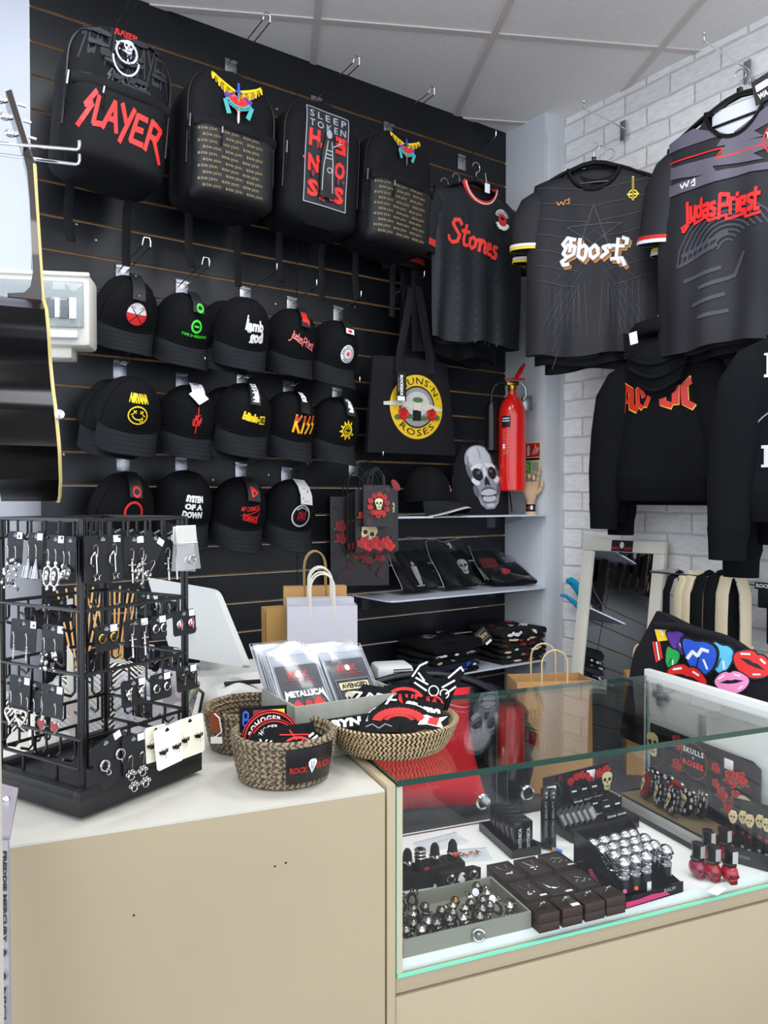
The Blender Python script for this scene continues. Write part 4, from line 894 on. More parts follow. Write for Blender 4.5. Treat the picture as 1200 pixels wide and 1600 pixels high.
# ================================================================ tote bag with round emblem
def ribbon(b,pts,w,t,m,up=(1,0,0)): b.tube(pts,w/2,m,8,ry=t/2,up=up)
CAN=mt('black_canvas','#15151a',.85,bump=.5,bs=500,spec=.25,var=.1)
P=onS(643,632,.15)
r=thing('tote_bag','black canvas tote bag with yellow round pistols and roses emblem on slatted wall','tote bag',mat4(P,RS))
hwt=lambda z:.205-.035*((z+.18)/.35); Ft=lambda x,z:.022*(1-min(1,abs(x)/hwt(z))**4)+.006*sin(14*x+9*z)+.004
b=MB(); b.slab(hwt,-.185,.165,Ft,lambda x,z:-.012,24,20,CAN); b.obj('bag_body',r,ang=60)
b=MB(); b.tube([(-hwt(.15),-.012,.155),(0,-.034,.152),(hwt(.15),-.012,.155)],.0015,BLA,5); b.obj('top_hem',r) if 0 else None
for k,(xa,xb,y) in enumerate(((-.085,.06,-.035),(-.06,.105,.0))):
    b=MB(); ribbon(b,[(xa,y,.11),(xa+.004,y-.002,.18),(xa+.035,y,.30),(-.012,y+.02,.425),(.004,.02,.437),(.02,y+.02,.425),(xb-.03,y,.31),(xb-.004,y-.002,.18),(xb,y,.11)],.032,.004,CAN); b.obj('handle',r)
p=Print(mf(Ft),.002,.02,.0004)
cx,cz,q=.005,-.012,.118
p.add(T_ell(cx,cz,q,q,40),mt('emblem_yellow','#d9b21c',.5)); p.add(T_ell(cx,cz,q*.66,q*.66,32),BLA); p.add(T_ell(cx,cz,q*.61,q*.61,32),mt('emblem_grey','#8d8a88',.5)); p.add(T_ell(cx,cz+.012,q*.45,q*.38,20),mt('emblem_pale','#bcb8b4',.5))
p.add(arctext("GUNS·N·",cx,cz,q*.72,140,20,q*.2,.0),BLA); p.add(arctext("ROSES",cx,cz,q*.9,222,318,q*.2,.0,True),BLA)
p.add(T_poly([(cx-.145,cz+.012),(cx-.06,cz+.022),(cx-.02,cz+.006),(cx-.02,cz-.008),(cx-.06,cz+.002),(cx-.145,cz-.0)])+T_poly([(cx+.115,cz-.002),(cx+.05,cz+.014),(cx+.02,cz+.004),(cx+.02,cz-.01),(cx+.115,cz-.012)]),mt('emblem_gunmetal','#c8c4b4',.45))
p.add(T_ring(cx-.045,cz+.0,.012,.005)+T_ring(cx+.045,cz-.0,.012,.005)+T_poly([(cx-.018,cz+.02),(cx+.018,cz+.018),(cx+.012,cz-.02),(cx-.014,cz-.02)]),mt('emblem_gunmetal'))
p.add(T_rect(cx-.02,cz-.05,cx+.004,cz-.012)+T_rect(cx+.0,cz-.05,cx+.016,cz-.014),BLA); p.add(T_ell(cx-.0,cz+.026,.02,.012,8,wob=.2,k=6)+T_ell(cx-.085,cz-.04,.016,.01,8)+T_ell(cx-.035,cz-.035,.018,.008,8)+T_ell(cx+.085,cz-.035,.018,.011,8)+T_ell(cx+.03,cz-.04,.016,.008,8),LFG)
p.art(A_rose(None,None,False),place(cx-.062,cz-.028,.025)); p.art(A_rose(None,None,False),place(cx+.062,cz-.025,.024)); p.obj('print',r)
b=MB(); Mt=mat4((-.083,-.05,.055),0,0,R(0)); b.box((0,0,0),(.042,.0012,.105),CRD,Mt); b.tube([(-.083,-.048,.107),(-.08,-.045,.13),(-.075,-.04,.15)],.001,BLA,5)
o=b.obj('hang_tag',r); p=Print(lambda u,v,o_:Mt@Vector((u,-.0008-o_,v)),.0003,1); p.add(rot2(fit(T_text('ROCKSAX',.06),-.04,-.007,.035,.007),-90,0,0),WHT); p.add(T_rect(-.019,-.052,.014,-.036),TAG); p.add(T_line([(-.014,.03),(-.014,-.02)],.001),WHT); p.obj('print',o)
# ================================================================ gift bags with skulls and roses
GBM=mt('gift_bag_paper','#120d10',.35,spec=.4)
def giftbag(px,py,Y,w,h,d,label,rz=14,hook_h=.09,big=0,seed=1):
    P=at(px,py,Y); r=thing('gift_bag',label,'gift bag',mat4(P,R(rz)),'skull and rose gift bags on one hook')
    b=MB(); b.prism([(-d/2,0),(d/2,0),(d/2*.5,-h),(d/2,-h),(-d/2,-h)] if 0 else [(-d*.18,0),(d*.18,0),(d/2,-h),(-d/2,-h)],-w/2,w/2,GBM,ax='x'); b.obj('bag_body',r)
    b=MB()
    for y in(-.1*d,.1*d): b.tube([(-w*.22,y-.002,-.01),(-w*.18,y,hook_h*.6),(0,.0,hook_h),(w*.18,y,hook_h*.6),(w*.22,y-.002,-.01)],.0022,PLK,6)
    b.obj('cord_handle',r)
    f=lambda u,v,o:(u,-(d*.18+(-v/h)*(d/2-d*.18))-o,v)
    p=Print(f,.0006,.05,.0004); rnd=random.Random(seed); dr=mt('shadow_rose_ink','#3a1218',.5)
    for k in range(10+big*8):
        x,z,q=rnd.uniform(-w*.4,w*.4),-rnd.uniform(.06,.92)*h,rnd.uniform(.05,.11)*w; p.add(T_ell(x,z,min(q,w/2-abs(x)),q,9,wob=.1),dr)
    if big==0:
        for a in range(10): x,z=.30*w*cos(a*.628+.2),-.48*h+.25*h*sin(a*.628+.2); p.art(A_rose(RED if a%3 else RED3,RED2,False),place(x,z,.1*w))
        p.art(A_skull(),place(0,-.46*h,.2*w))
        for a in (-.12,0,.12): p.art(A_rose(RED,RED2,False),place(a*w,-.66*h,.09*w))
    elif big==1:
        p.art(A_skull(),place(-.22*w,-.74*h,.27*w,-18)); p.art(A_skull(),place(.33*w,-.3*h,.13*w,12))
        for k in range(9): p.art(A_rose(RED if k%3 else RED3,RED2,False),place(-.38*w+k*.082*w,(-.87+.045*sin(k*2.1))*h,.118*w))
        p.art(A_rose(RED,RED2,True),place(-.36*w,-.42*h,.1*w)); p.add(T_poly([(-.2*w,-.55*h),(-.12*w,-.52*h),(-.15*w,-.57*h),(-.05*w,-.5*h),(-.1*w,-.6*h)]),BLA)
    else:
        for (x,z,q) in ((-.33,-.33,.085),(-.32,-.47,.08),(.12,-.7,.07),(.33,-.68,.07),(-.1,-.63,.09),(.03,-.64,.09),(.2,-.5,.08)): p.art(A_rose(RED3,RED2,True),place(x*w,z*h,q*w*1.25))
        p.add(T_line([(-.3*w,-.55*h),(-.2*w,-.68*h),(-.05*w,-.75*h)],.002),LFG)
    p.obj('print',r); return r
giftbag(561,776,2.92,.215,.325,.05,'large dark rose gift bag at the back, hanging lowest of the bunch',10,.11,2,5)
giftbag(553,779,2.97,.21,.32,.04,'large dark gift bag showing only its left edge, rearmost of bunch',10,.10,2,6)
for k,(x,y) in enumerate(((571,770),(577,768),(583,766))):
    giftbag(x+2,y+2,2.85-.035*k,.145,.215,.025,('medium skull gift bag, furthest left edge of the fanned row','medium skull gift bag, second of the fanned row','medium skull gift bag, third of the fanned row')[k],12,.085,1,7+k)
giftbag(588,764,2.74,.15,.215,.03,'medium gift bag with large cream skull over red roses, in front of the fanned row',12,.075,1,11)
g=giftbag(590,758,2.68,.1,.14,.03,'small gift bag with cream skull ringed by roses, frontmost of the bunch',12,.06,0,12)
b=MB(); Mt=mat4((.058,-.02,.0),0,0,R(-35)); b.lathe([(.0,0),(.011,0),(.011,.001),(0,.001)],RED2,20,M=Mt@Matrix.Rotation(PI/2,4,'X')@Matrix.Scale(1,4),sy=2); b.tube([(.02,-.01,.05),(.05,-.018,.03)],.0008,BLA,4)
b.obj('round_tag',g)
# ================================================================ shelves
SZ=[CZ-.065,CZ-.361,CZ-.657]; PSA=onS(785,800,.0); SD=Vector((.818,.575,0))
FRO=mt('frosted_shelf','#c9d0dc',.25,spec=.5); ACR_=thin('clear_acrylic','#f0f4f8',.06,.05)
def sS(px,off): return (onS(px,800,off)-S0).dot(SD)
sL=sS(610,.25); sR=(A-S0).dot(SD)-.004
for k,z in enumerate(SZ):
    r=thing('display_shelf',('upper frosted shelf holding the cap and the skull drawstring bag','middle frosted shelf holding the plastic wrapped garments','lower frosted shelf holding the folded shirts')[k],'shelf',mat4(S0+Vector((0,0,z)),RS),'frosted shelves beside the pillar')
    b=MB(); c=.03; poly=[(sL,-.004),(sL,-.25+c),(sL+c*.3,-.25+c*.3),(sL+c,-.25),(sR,-.25),(sR,-.004)]; b.prism(poly,-.006,0,FRO,ax='z'); b.obj('shelf_board',r,ang=30)
    for s_b in (sL+.05,sR-.08):
        b=MB(); b.prism([(-.002,-.008),(-.20,-.008),(-.20,-.018),(-.03,-.055),(-.002,-.055)],s_b-.002,s_b+.002,ACR_,ax='x'); b.box((s_b,-.004,-.03),(.05,.003,.06),ACR_); b.ball((s_b,-.19,-.009),(.006,.006,.003),CHR,10); b.obj('bracket',r)
def onshelf(px,off,k):                       # foot point on shelf k
    p=onS(px,800,off); return Vector((p.x,p.y,SZ[k]))
# cap with piping on the upper shelf
c=cap_root('soft black cap with white piping on its brim, lying on the upper shelf',mat4(onshelf(668,.15,0)+Vector((0,0,.052)),RS+R(20),R(-4),0,1.0))
b=MB(); b.tube([brim(1,q/12-1)+Vector((0,-.0005,.0012)) for q in range(25)],.0016,WHT,6); b.tube([brim(.93,q/12*.97-.97)+Vector((0,0,.0012)) for q in range(25)],.0009,WHT,5); b.obj('piping',c)
p=Print(crown_map,.0012,.012,.0003); p.add(T_ell(.02,.035,.008,.006,10),PNK); p.add(T_ell(.02,.048,.007,.006,10),GRY); p.obj('embroidery',c)
# skull drawstring bag
r=thing('drawstring_bag','black drawstring bag with large photographic grey skull, standing on upper shelf','bag',mat4(onshelf(751,.12,0),RS-R(8)))
def hs(z):
    t=z/.285; return .135-.01*t-.07*max(0,(t-.45)/.55)**1.8
Fs=lambda x,z:.05*(1-min(1,abs(x)/hs(z))**2.5)**.6*(1-.55*(z/.285)**2)+.004*sin(40*x)*max(0,z/.285-.6)
b=MB(); b.slab(hs,0,.285,Fs,lambda x,z:-.05*(1-min(1,abs(x)/hs(z))**2.5)**.6*(1-.5*(z/.285)**2),24,22,CAN,cx=lambda z:-.03*(z/.285)**2); b.obj('bag_body',r,ang=70)
b=MB(); b.tube([(-.09,.0,.288),(-.03,-.02,.29),(.03,-.012,.285),(.05,.02,.275)],.006,CAN,8); b.tube([(.03,-.02,.28),(.10,-.035,.18),(.125,-.03,.06),(.14,-.02,.012)],.003,CAN,6); b.obj('drawstring',r)
p=Print(lambda u,v,o:(u-.03*(v/.285)**2,-Fs(u,v)-o,v),.002,.015,.0003)
s1,s2,s3,s4=mt('skull_grey_a','#b4b6bd',.6),mt('skull_grey_b','#8b8d96',.6),mt('skull_grey_c','#5b5d66',.6),mt('skull_dark','#131318',.6)
K=place(.0,.15,.125,4,.093)
EL=lambda cx,cy,a,b_,r_=0,n=18:rot2(T_ell(cx,cy,a,b_,n),r_,cx,cy)
p.art([(EL(-.02,.42,.78,.60,0,30)+T_poly([(-.76,.3),(-.72,.0),(-.6,-.2),(-.6,-.45),(-.42,-.85),(-.15,-1.02),(.25,-1.02),(.5,-.85),(.66,-.5),(.68,-.2),(.76,.0),(.76,.3)]),s2),
 (EL(-.05,.62,.58,.36,0,24),s1),(EL(-.72,.2,.10,.25,8)+EL(.72,.22,.09,.24,-8)+EL(-.56,-.42,.13,.2,20)+EL(.6,-.42,.12,.2,-20),s3),
 (EL(-.33,.33,.3,.09,12)+EL(.38,.35,.27,.09,-10)+EL(-.52,-.12,.2,.10,-20)+EL(.58,-.10,.16,.1,20)+EL(.02,.12,.1,.2,0),mt('skull_highlight','#d0d2d8',.6)),
 (EL(-.36,.1,.25,.2,-8),s4),(EL(.40,.12,.22,.2,8),s4),(EL(-.30,.16,.10,.05,20)+EL(.34,.18,.09,.05,-20),s3),
 (T_poly([(.03,.06),(-.09,-.12),(-.10,-.28),(.03,-.22),(.16,-.28),(.14,-.12)]),s4),
 (EL(.03,-.56,.44,.26,0,22),s3),(EL(.03,-.5,.4,.12,0,20)+EL(.03,-.68,.36,.11,0,20),mt('skull_highlight')),
 (T_lines([[(.03+x,-.39),(.03+x*.95,-.80)] for x in (-.34,-.25,-.16,-.06,.04,.14,.23,.32)],.02)+T_line([(-.36,-.56),(-.1,-.6),(.15,-.6),(.42,-.56)],.03),s4),
 (EL(.05,-.9,.22,.07,0),s1),(T_line([(-.05,.95),(.0,.75),(-.06,.6)],.02)+T_line([(.5,.75),(.62,.5)],.03)+T_line([(-.6,.7),(-.68,.45)],.03),s3)],K); p.obj('print',r)
# wooden hand
WOOD=mt('pale_beech_wood','#d3b48c',.45,var=.08,vs=20)
hp=onshelf(829,.19,0); r=thing('wooden_hand','jointed wooden model hand wearing a black wristband, at right end of upper shelf','model hand',mat4(hp,R(-6)))
b=MB(); b.lathe([(.024,0),(.024,.008),(.019,.012),(.017,.03),(.017,.05),(.019,.062)],WOOD,20); b.obj('wrist_base',r)
b=MB(); b.slab(lambda z:.020+.016*min(1,max(0,(z-.06)/.05)),.06,.135,lambda x,z:.014*(1-(abs(x)/(.020+.016*min(1,max(0,(z-.06)/.05))))**3)**.6,lambda x,z:-.012*(1-(abs(x)/(.020+.016*min(1,max(0,(z-.06)/.05))))**3)**.6,14,12,WOOD); b.obj('palm',r,ang=70)
fg=[(-.028,.132,[(0,.028,0),(-.001,.024,0),(-.001,.02,.002)],.0065),(-.010,.136,[(0,.02,-.012),(0,.006,-.024),(0,-.012,-.018)],.0072),(.008,.136,[(0,.018,-.013),(.001,.002,-.024),(0,-.014,-.016)],.0072),(.026,.130,[(.003,.024,-.004),(.004,.02,-.006),(.003,.016,-.006)],.0066)]
for x,z,segs,q in fg:
    b=MB(); p_=Vector((x,0,z))
    for dx_,dz,dy in segs:
        e=p_+Vector((dx_,dy,dz)); b.tube([p_,p_.lerp(e,.15),p_.lerp(e,.5),p_.lerp(e,.85),e],[q*.7,q,q*1.02,q*.98,q*.7],WOOD,10); p_=e; q*=.93
        b.ball(p_,q*.75,WOOD,8)
    b.obj('finger',r,ang=70)
b=MB(); b.tube([(.024,-.004,.085),(.036,-.01,.098),(.043,-.014,.112)],[.008,.009,.0075],WOOD,10); b.tube([(.043,-.014,.113),(.045,-.016,.128),(.043,-.018,.14)],[.0075,.0075,.005],WOOD,10); b.obj('thumb',r,ang=70)
b=MB(); b.lathe([(.0195,.012),(.0195,.042),(.0175,.042),(.0175,.012)],CRD,24); wb=b.obj('wristband',r)
p=Print(lambda u,v,o:((.0195+o)*sin(u/.0195),-(.0195+o)*cos(u/.0195),v),.0004,.006); p.add(T_ell(.003,.028,.006,.009,12),WHT); p.add(fit(T_text('ROCK',.03),-.02,.022,-.004,.031),RED); p.obj('print',wb)
# ================================================================ fire extinguisher
FR=mt('extinguisher_red','#d31b12',.25,coat=.5)
ep=at(800,768,3.2); r=thing('fire_extinguisher','red fire extinguisher with black horn, hung beside the grey pillar','fire extinguisher',mat4(ep,R(10)))
b=MB(); b.lathe([(.0,0),(.045,.0),(.054,.006),(.055,.02),(.055,.30),(.052,.33),(.042,.358),(.027,.378),(.017,.388),(.017,.405)],FR,32); b.obj('cylinder',r,ang=30)
b=MB(); b.lathe([(.014,.40),(.018,.405),(.018,.425),(.012,.43)],GOL,16); b.box((.0,0,.435),(.05,.022,.018),GOL,bv=.003); b.obj('valve',r)
b=MB(); b.box((.008,0,.452),(.085,.02,.006),FR,bv=.002); b.prism([(-.01,.455),(.012,.46),(.032,.495),(.048,.517),(.052,.507),(.038,.478),(.02,.452)],-.010,.010,FR); b.tube([(.035,0,.44),(.055,0,.42),(.058,0,.385),(.045,0,.365)],.005,STL,8); b.obj('squeeze_handle',r)
b=MB(); b.tube([(-.02,0,.435),(-.055,0,.435),(-.078,0,.42),(-.087,0,.39),(-.088,0,.36)],.0065,PLK,10); b.obj('hose',r)
b=MB(); b.lathe([(.014,.36),(.018,.352),(.0225,.335),(.0245,.20),(.026,.165),(.0,.165)],PLK,20,c=(-.088,0,0)); b.obj('horn',r)
cyl=lambda u,v,o:((.0552+o)*sin(u/.055),-(.0552+o)*cos(u/.055),v)
p=Print(cyl,.0006,.01); L_=-.045
p.add(T_rect(L_-.018,.255,L_+.02,.30),BLA); p.add(fit(T_text('CARBON',.04),L_-.014,.287,L_+.016,.293)+fit(T_text('DIOXIDE',.04),L_-.014,.277,L_+.016,.283),WHT)
p.add(T_lines([[(L_-.014,.245-.008*k),(L_+.012+.003*(k%2),.245-.008*k)] for k in range(13)],.002),mt('pale_red_print','#e88a80',.5)); p.add(T_rect(L_-.012,.17,L_-.002,.188),WHT); p.obj('label_print',r)
b=MB(); b.box((.075,.0,.30),(.03,.05,.20),STL) if 0 else b.box((.072,.03,.36),(.04,.02,.06),STL,bv=.002); b.obj('wall_bracket',r)
# sign on the pillar
cs=SD.dot(A); c0=onpl(832,716,SD,cs-.003)
r=thing('safety_sign','red and pale green fire extinguisher safety sign on the pillar behind the model hand','sign',mat4(c0,RS-PI/2))
b=MB(); b.box((0,0,0),(.094,.002,.135),mt('sign_cream','#dfe3b8',.5)); b.obj('sign_plate',r)
p=Print(lambda u,v,o:(u,-.001-o,v),.0004,1); p.add(T_rect(-.042,.005,.042,.062),RED); p.add(T_poly([(-.03,.012),(-.014,.012),(-.014,.045),(-.018,.055),(-.026,.055),(-.03,.045)])+T_lines([[(.0,.015),(.015,.04),(.02,.055)],[(.012,.015),(.03,.045)],[(.025,.02),(.036,.04)]],.004),WHT)
p.add(T_rect(-.042,-.008,.042,.001),BLA); p.add(T_rect(-.042,-.06,-.006,-.014),GRN); p.add(T_lines([[(-.036,-.025),(-.02,-.03),(-.03,-.045),(-.015,-.052)]],.004),WHT); p.add(T_lines([[(.002,-.02-.006*k),(.038,-.02-.006*k)] for k in range(6)],.002),GRY); p.obj('print',r)
# ================================================================ plastic wrapped garments on the middle shelf
def wrapped(px,off,w,h,tilt,rz,label,art,seed=0,dz=0,lift=.0):
    r=thing('packaged_shirt',label,'packaged shirt',mat4(onshelf(px,off,1)+Vector((0,0,.012+dz)),RS+R(rz),R(-tilt)),'plastic wrapped garments on middle shelf')
    rnd=random.Random(seed); ph=rnd.uniform(0,6)
    F=lambda x,z:.010+.005*sin(25*x+ph)*sin(18*z+ph)
    b=MB(); b.slab(lambda z:w/2*(1-.06*sin(8*z)),0.004,h,F,lambda x,z:-.006,16,12,BLK); b.obj('folded_shirt',r,ang=60)
    f=lambda a,t:((a-.5)*w*1.22*(1+.05*sin(5*t+ph)),-.016-.006*sin(11*a+7*t+ph)-.004*sin(23*a*t),-.0+(h+.05)*t+.006*sin(9*a+ph))
    b=MB(); b.grid(f,20,16,FILM); b.tube([f(0,t/10) for t in range(11)],.0009,WHT,4); b.tube([f(a/10,1) for a in range(11)],.0007,WHT,4); b.obj('film_sleeve',r,ang=180)
    p=Print(mf(F),.0012,.02); p.art(art); p.obj('print',r); return r
pw=mt('pale_print','#9a9aa0',.6)
wrapped(658,.15,.17,.17,32,6,'plastic wrapped black shirt with a small white standing figure, leftmost on middle shelf',[(T_ell(-.0,.112,.008,.010,8)+T_poly([(-.014,.10),(.014,.10),(.012,.055),(.008,.02),(-.006,.02),(-.012,.055)])+T_rect(-.02,.014,.018,.019),pw)],1)
wrapped(722,.15,.17,.16,35,2,'plastic wrapped black shirt with a pale skull print, second on middle shelf',A_skull(pw,BLA) and [(xf(t,place(.045,.085,.035)),m) for t,m in A_skull(pw,BLA)],2)
wrapped(782,.10,.15,.16,40,0,'plastic wrapped black shirt with dark red pattern, behind the red skull one',[(T_rect(-.06,.07,.03,.12),mt('brick_red_ink','#8a2a22',.6)),(T_lines([[(-.06+.012*k,.07),(-.05+.012*k,.12)] for k in range(8)],.003),BLA)],3)
wrapped(808,.17,.21,.15,62,-14,'plastic wrapped black shirt with a flat red skull emblem, lying in front at right',[(xf(t,place(-.02,.075,.028,-40)),m) for t,m in A_skull(RED,BLA,False)]+[(T_ell(.06,.03,.012,.006,8),RED3)],4)
wrapped(826,.08,.15,.15,50,-10,'plastic wrapped plain black garment beside the pillar, rightmost on middle shelf',[],5,.02)
# ================================================================ folded shirts on the lower shelf
def folded(px,off,w,d,h,z,rz,label,art,mat=BLK,seed=0):
    p0_=onshelf(px,off,2); p0_.z+=z
    r=thing('folded_shirt',label,'folded shirt',mat4(p0_,RS+R(rz)),'folded shirts on lower shelf')
    ph=seed*1.7
    b=MB(); n=26
    def f(a,t):
        q=2*PI*a; sx=abs(cos(q))**.35*(1 if cos(q)>0 else -1); sz=abs(sin(q))**.6*(1 if sin(q)>0 else -1)
        y=(t-.5)*d; return (sx*w/2*(1+.03*sin(6*t+ph)),y+.004*sin(5*sx+ph),h/2+sz*h/2+.003*sin(9*sx+4*t+ph))
    b.grid(f,n,8,mat); b.add([f(i/n,0) for i in range(n)],[tuple(range(n))],mat); b.add([f(i/n,1) for i in range(n)],[tuple(range(n-1,-1,-1))],mat); b.obj('folded_body',r,ang=60)
    p=Print(lambda u,v,o:(u,v,h+.003*sin(9*(u/w*2)+4*(v/d+.5)+ph)+o),.0015,.03)
    f2=lambda u,v,o:(u,-d/2+.004*sin(5*(u/w*2)+ph)-o-.0012,h/2+v)
    p2=Print(f2,.001,.03)
    for side,t,m in art: (p if side=='t' else p2).add(t,m)
    if any(a[0]=='t' for a in art): p.obj('print',r)
    if any(a[0]=='f' for a in art): p2.obj('edge_print',r)
    return r
rnd=random.Random(6)
cols=[BLU,OLV,RED3,WHT,GRY,BON,OLV,WHT]
def edges(n,w,h,pal): return [('f',T_ell(rnd.uniform(-w*.4,w*.4),rnd.uniform(-h*.2,h*.2),rnd.uniform(.006,.02),h*.22,8),rnd.choice(pal)) for _ in range(n)]
for k in range(5):
    top=k==4; w=.265-.004*k; h=.020 if not top else .042
    art=edges(6 if not top else 0,w,h,[[RED3,BLU,WHT],[BLU,OLV,WHT],[OLV,BON],[WHT,GRY],[BLU]][k])
    if top: art=[('t',fit(T_text('META',.03),-.06,.0,-.01,.05),GRY),('t',fit(T_lines([[(0,0),(1,1)],[(.3,0),(1.3,1)],[(.6,0),(1.6,1)]],.12),.03,.05,.10,.09),BON)]
    folded(680+2*k,.15,w,.2,h,.001+k*.021,2+((k*7)%5),('lowest folded black shirt in left pile on lower shelf','second lowest folded shirt in left pile on lower shelf','third folded shirt from bottom of left pile','fourth folded shirt from bottom of left pile','bulky folded black shirt on top of left pile, lower shelf')[k],art,BLK if k!=1 else mt('navy_cotton','#121a33',.85),k)
for k in range(6):
    top=k==5; w=.235; h=.020 if not top else .03
    pal=[[RED2,BON],[GRY,RED2],[BON,WHT],[RED2,WHT],[RED3,BON],[WHT]][k]
    art=edges(8,w,h,pal)
    if top: art+=[('t',fit(T_text('Strip',.05,.3),-.02,-.05,.09,.0),WHT),('t',T_ell(.05,.055,.035,.02,9,wob=.2),RED),('t',T_ell(-.07,.03,.02,.012,8),ORA),('t',fit(T_lines([[(0,0),(1,.3)],[(0,.3),(1,.6)],[(.2,.6),(1,.9)]],.06),-.11,-.07,-.04,-.02),OLV)]
    folded(792+(k%3),.14,w,.2,h,.001+k*.021,-2-((k*5)%4),('lowest folded printed shirt in right pile by the pillar','second lowest folded printed shirt in right pile','third folded printed shirt of right pile','fourth folded printed shirt of right pile','fifth folded printed shirt of right pile','topmost folded printed shirt in right pile by the pillar')[k],art,mt('dark_print_cloth','#120e11',.85),10+k)
pc=onshelf(755,.22,2)+Vector((0,0,.125)); r=thing('shirt_label_card','dark card label with pale script, tilted between the two folded piles','card',mat4(pc,RS+R(4),R(-35),R(-22)))
b=MB(); b.box((0,0,0),(.075,.001,.055),mt('olive_black_card','#26251f',.5)); b.obj('card',r); p=Print(lambda u,v,o:(u,-.0006-o,v),.0004,1); p.add(fit(T_text('Shirts',.01,.3),-.03,-.008,.028,.01),BON); p.add(T_lines([[(-.034,.016),(.034,.016)],[(-.034,-.014),(.03,-.014)]],.001),BON); p.add(T_rect(-.02,-.037,.022,-.028),TAG); p.obj('print',r)
# ================================================================ mirror leaning on the brick wall
top=onB(983,845,.035); 
tb=Vector((top.x,top.y,top.z)); ft=Vector((tb.x,tb.y,0))+NB*.20
ln=(tb-ft); hgt=ln.length; lean=math.atan2(Vector((ln.x,ln.y,0)).length,ln.z)
r=thing('leaning_mirror','tall mirror in flat cream frame leaning against the white brick wall','mirror',mat4(ft+NB*.0,RB+R(6),-lean))
w2=.175; MF=mt('cream_frame_paint','#dcd8ca',.5,var=.03)
for nm,c_,d_ in (('frame_rail',(0,0,hgt-.022),(w2*2,.022,.045)),('frame_rail',(0,0,.022),(w2*2,.022,.045)),('frame_stile',(-w2+.0225,0,hgt/2),(.045,.022,hgt-.09)),('frame_stile',(w2-.0225,0,hgt/2),(.045,.022,hgt-.09))):
    b=MB(); b.box(c_,d_,MF,bv=.002); b.obj(nm,r)
b=MB(); b.box((0,.003,hgt/2),(w2*2-.085,.006,hgt-.085),mt('mirror_glass','#e6eae8',.01,metal=1)); b.obj('mirror_glass',r)
b=MB(); b.box((.0,-.012,hgt-.022),(.09,.002,.042),CRD); o=b.obj('name_sticker',r); p=Print(lambda u,v,o_:(u,-.0132-o_,hgt-.022+v),.0004,1); p.add(fit(T_text('ROCK',.04),-.042,-.014,-.012,-.004)+fit(T_text('SUCH',.04),.01,-.014,.042,-.004),RED); p.add(T_ell(0,.003,.009,.013,12),WHT); p.obj('print',o)
# turquoise tool
tq=mt('turquoise_plastic','#1497c4',.3)
r=thing('tagging_gun','turquoise plastic hand tool hooked on the brick wall, poking out left of mirror','hand tool',mat4((0,0,0)))
pp=lambda px,py,o: onB(px,py,o)
b=MB(); b.tube([pp(886,908,.05),pp(892,907,.05),pp(902,917,.05),pp(912,934,.05),pp(918,944,.05)],[.010,.016,.022,.02,.016],tq,12,ry=[.008,.011,.012,.012,.01]); b.obj('handle',r)
b=MB(); b.tube([pp(876,930,.05),pp(884,931,.05),pp(896,940,.05),pp(905,950,.05),pp(913,952,.05),pp(916,944,.05)],[.005,.008,.009,.011,.012,.010],tq,10); b.obj('trigger',r)
b=MB(); b.tube([pp(889,912,.064),pp(892,911,.066),pp(893,913,.066)],.004,mt('turquoise_dark','#0a6486',.4),8); b.obj('hang_hole',r)
# ================================================================ row of tote bags on a rail by the mirror
rl0=onB(1050,893,.05); 
CRM=mt('cream_canvas','#cfc0a2',.85,bump=.4,bs=400)
r=thing('wall_rail','thin chrome rail on the bricks carrying the black and cream tote bags','rail',mat4(onB(1100,893,.02),RB),None)
b=MB(); b.tube([(-.10,-.0,0),(-.10,-.16,.0),(.14,-.16,-.0),(.14,0,0)],.004,CHR,8); b.obj('rod',r)
for k,(m,px,dx_,nm) in enumerate(((BLK,1060,.0,'black tote bag, leftmost on the rail by the mirror'),(CRM,1078,.0,'cream tote bag, second from the mirror on the rail'),(CRM,1090,.0,'cream tote bag hanging between cream and black ones on rail'),(BLK,1108,.0,'black tote bag, fourth from the mirror on the rail'),(BLK,1127,.0,'black tote bag, fifth from the mirror on the rail'),(CRM,1146,.0,'cream tote bag, furthest right on the rail'))):
    P=onB(px,898,.175); r=thing('tote_bag',nm,'tote bag',mat4(P,RB+R(8+6*k)),'plain totes on the rail')
    b=MB()
    for s in(-1,1):
        b.tube([(s*.006,.01,.0),(s*.022,-.006,-.01),(s*.034,-.016,-.06),(s*.036,-.014,-.14),(s*.036,-.01,-.24)],[.014,.019,.02,.02,.02],m,10,ry=[.004,.004,.005,.006,.005],up=(0,1,0) if 0 else (1,0,0))
    b.tube([(-.008,.01,.0),(.0,.005,.005),(.008,.01,0)],.012,m,8)
    b.obj('handle',r)
    b=MB(); b.slab(lambda z:.055-.01*z,-.5,-.22,lambda x,z:.012+.006*sin(30*x+k),lambda x,z:-.008,10,8,m); b.obj('bag_body',r,ang=60)
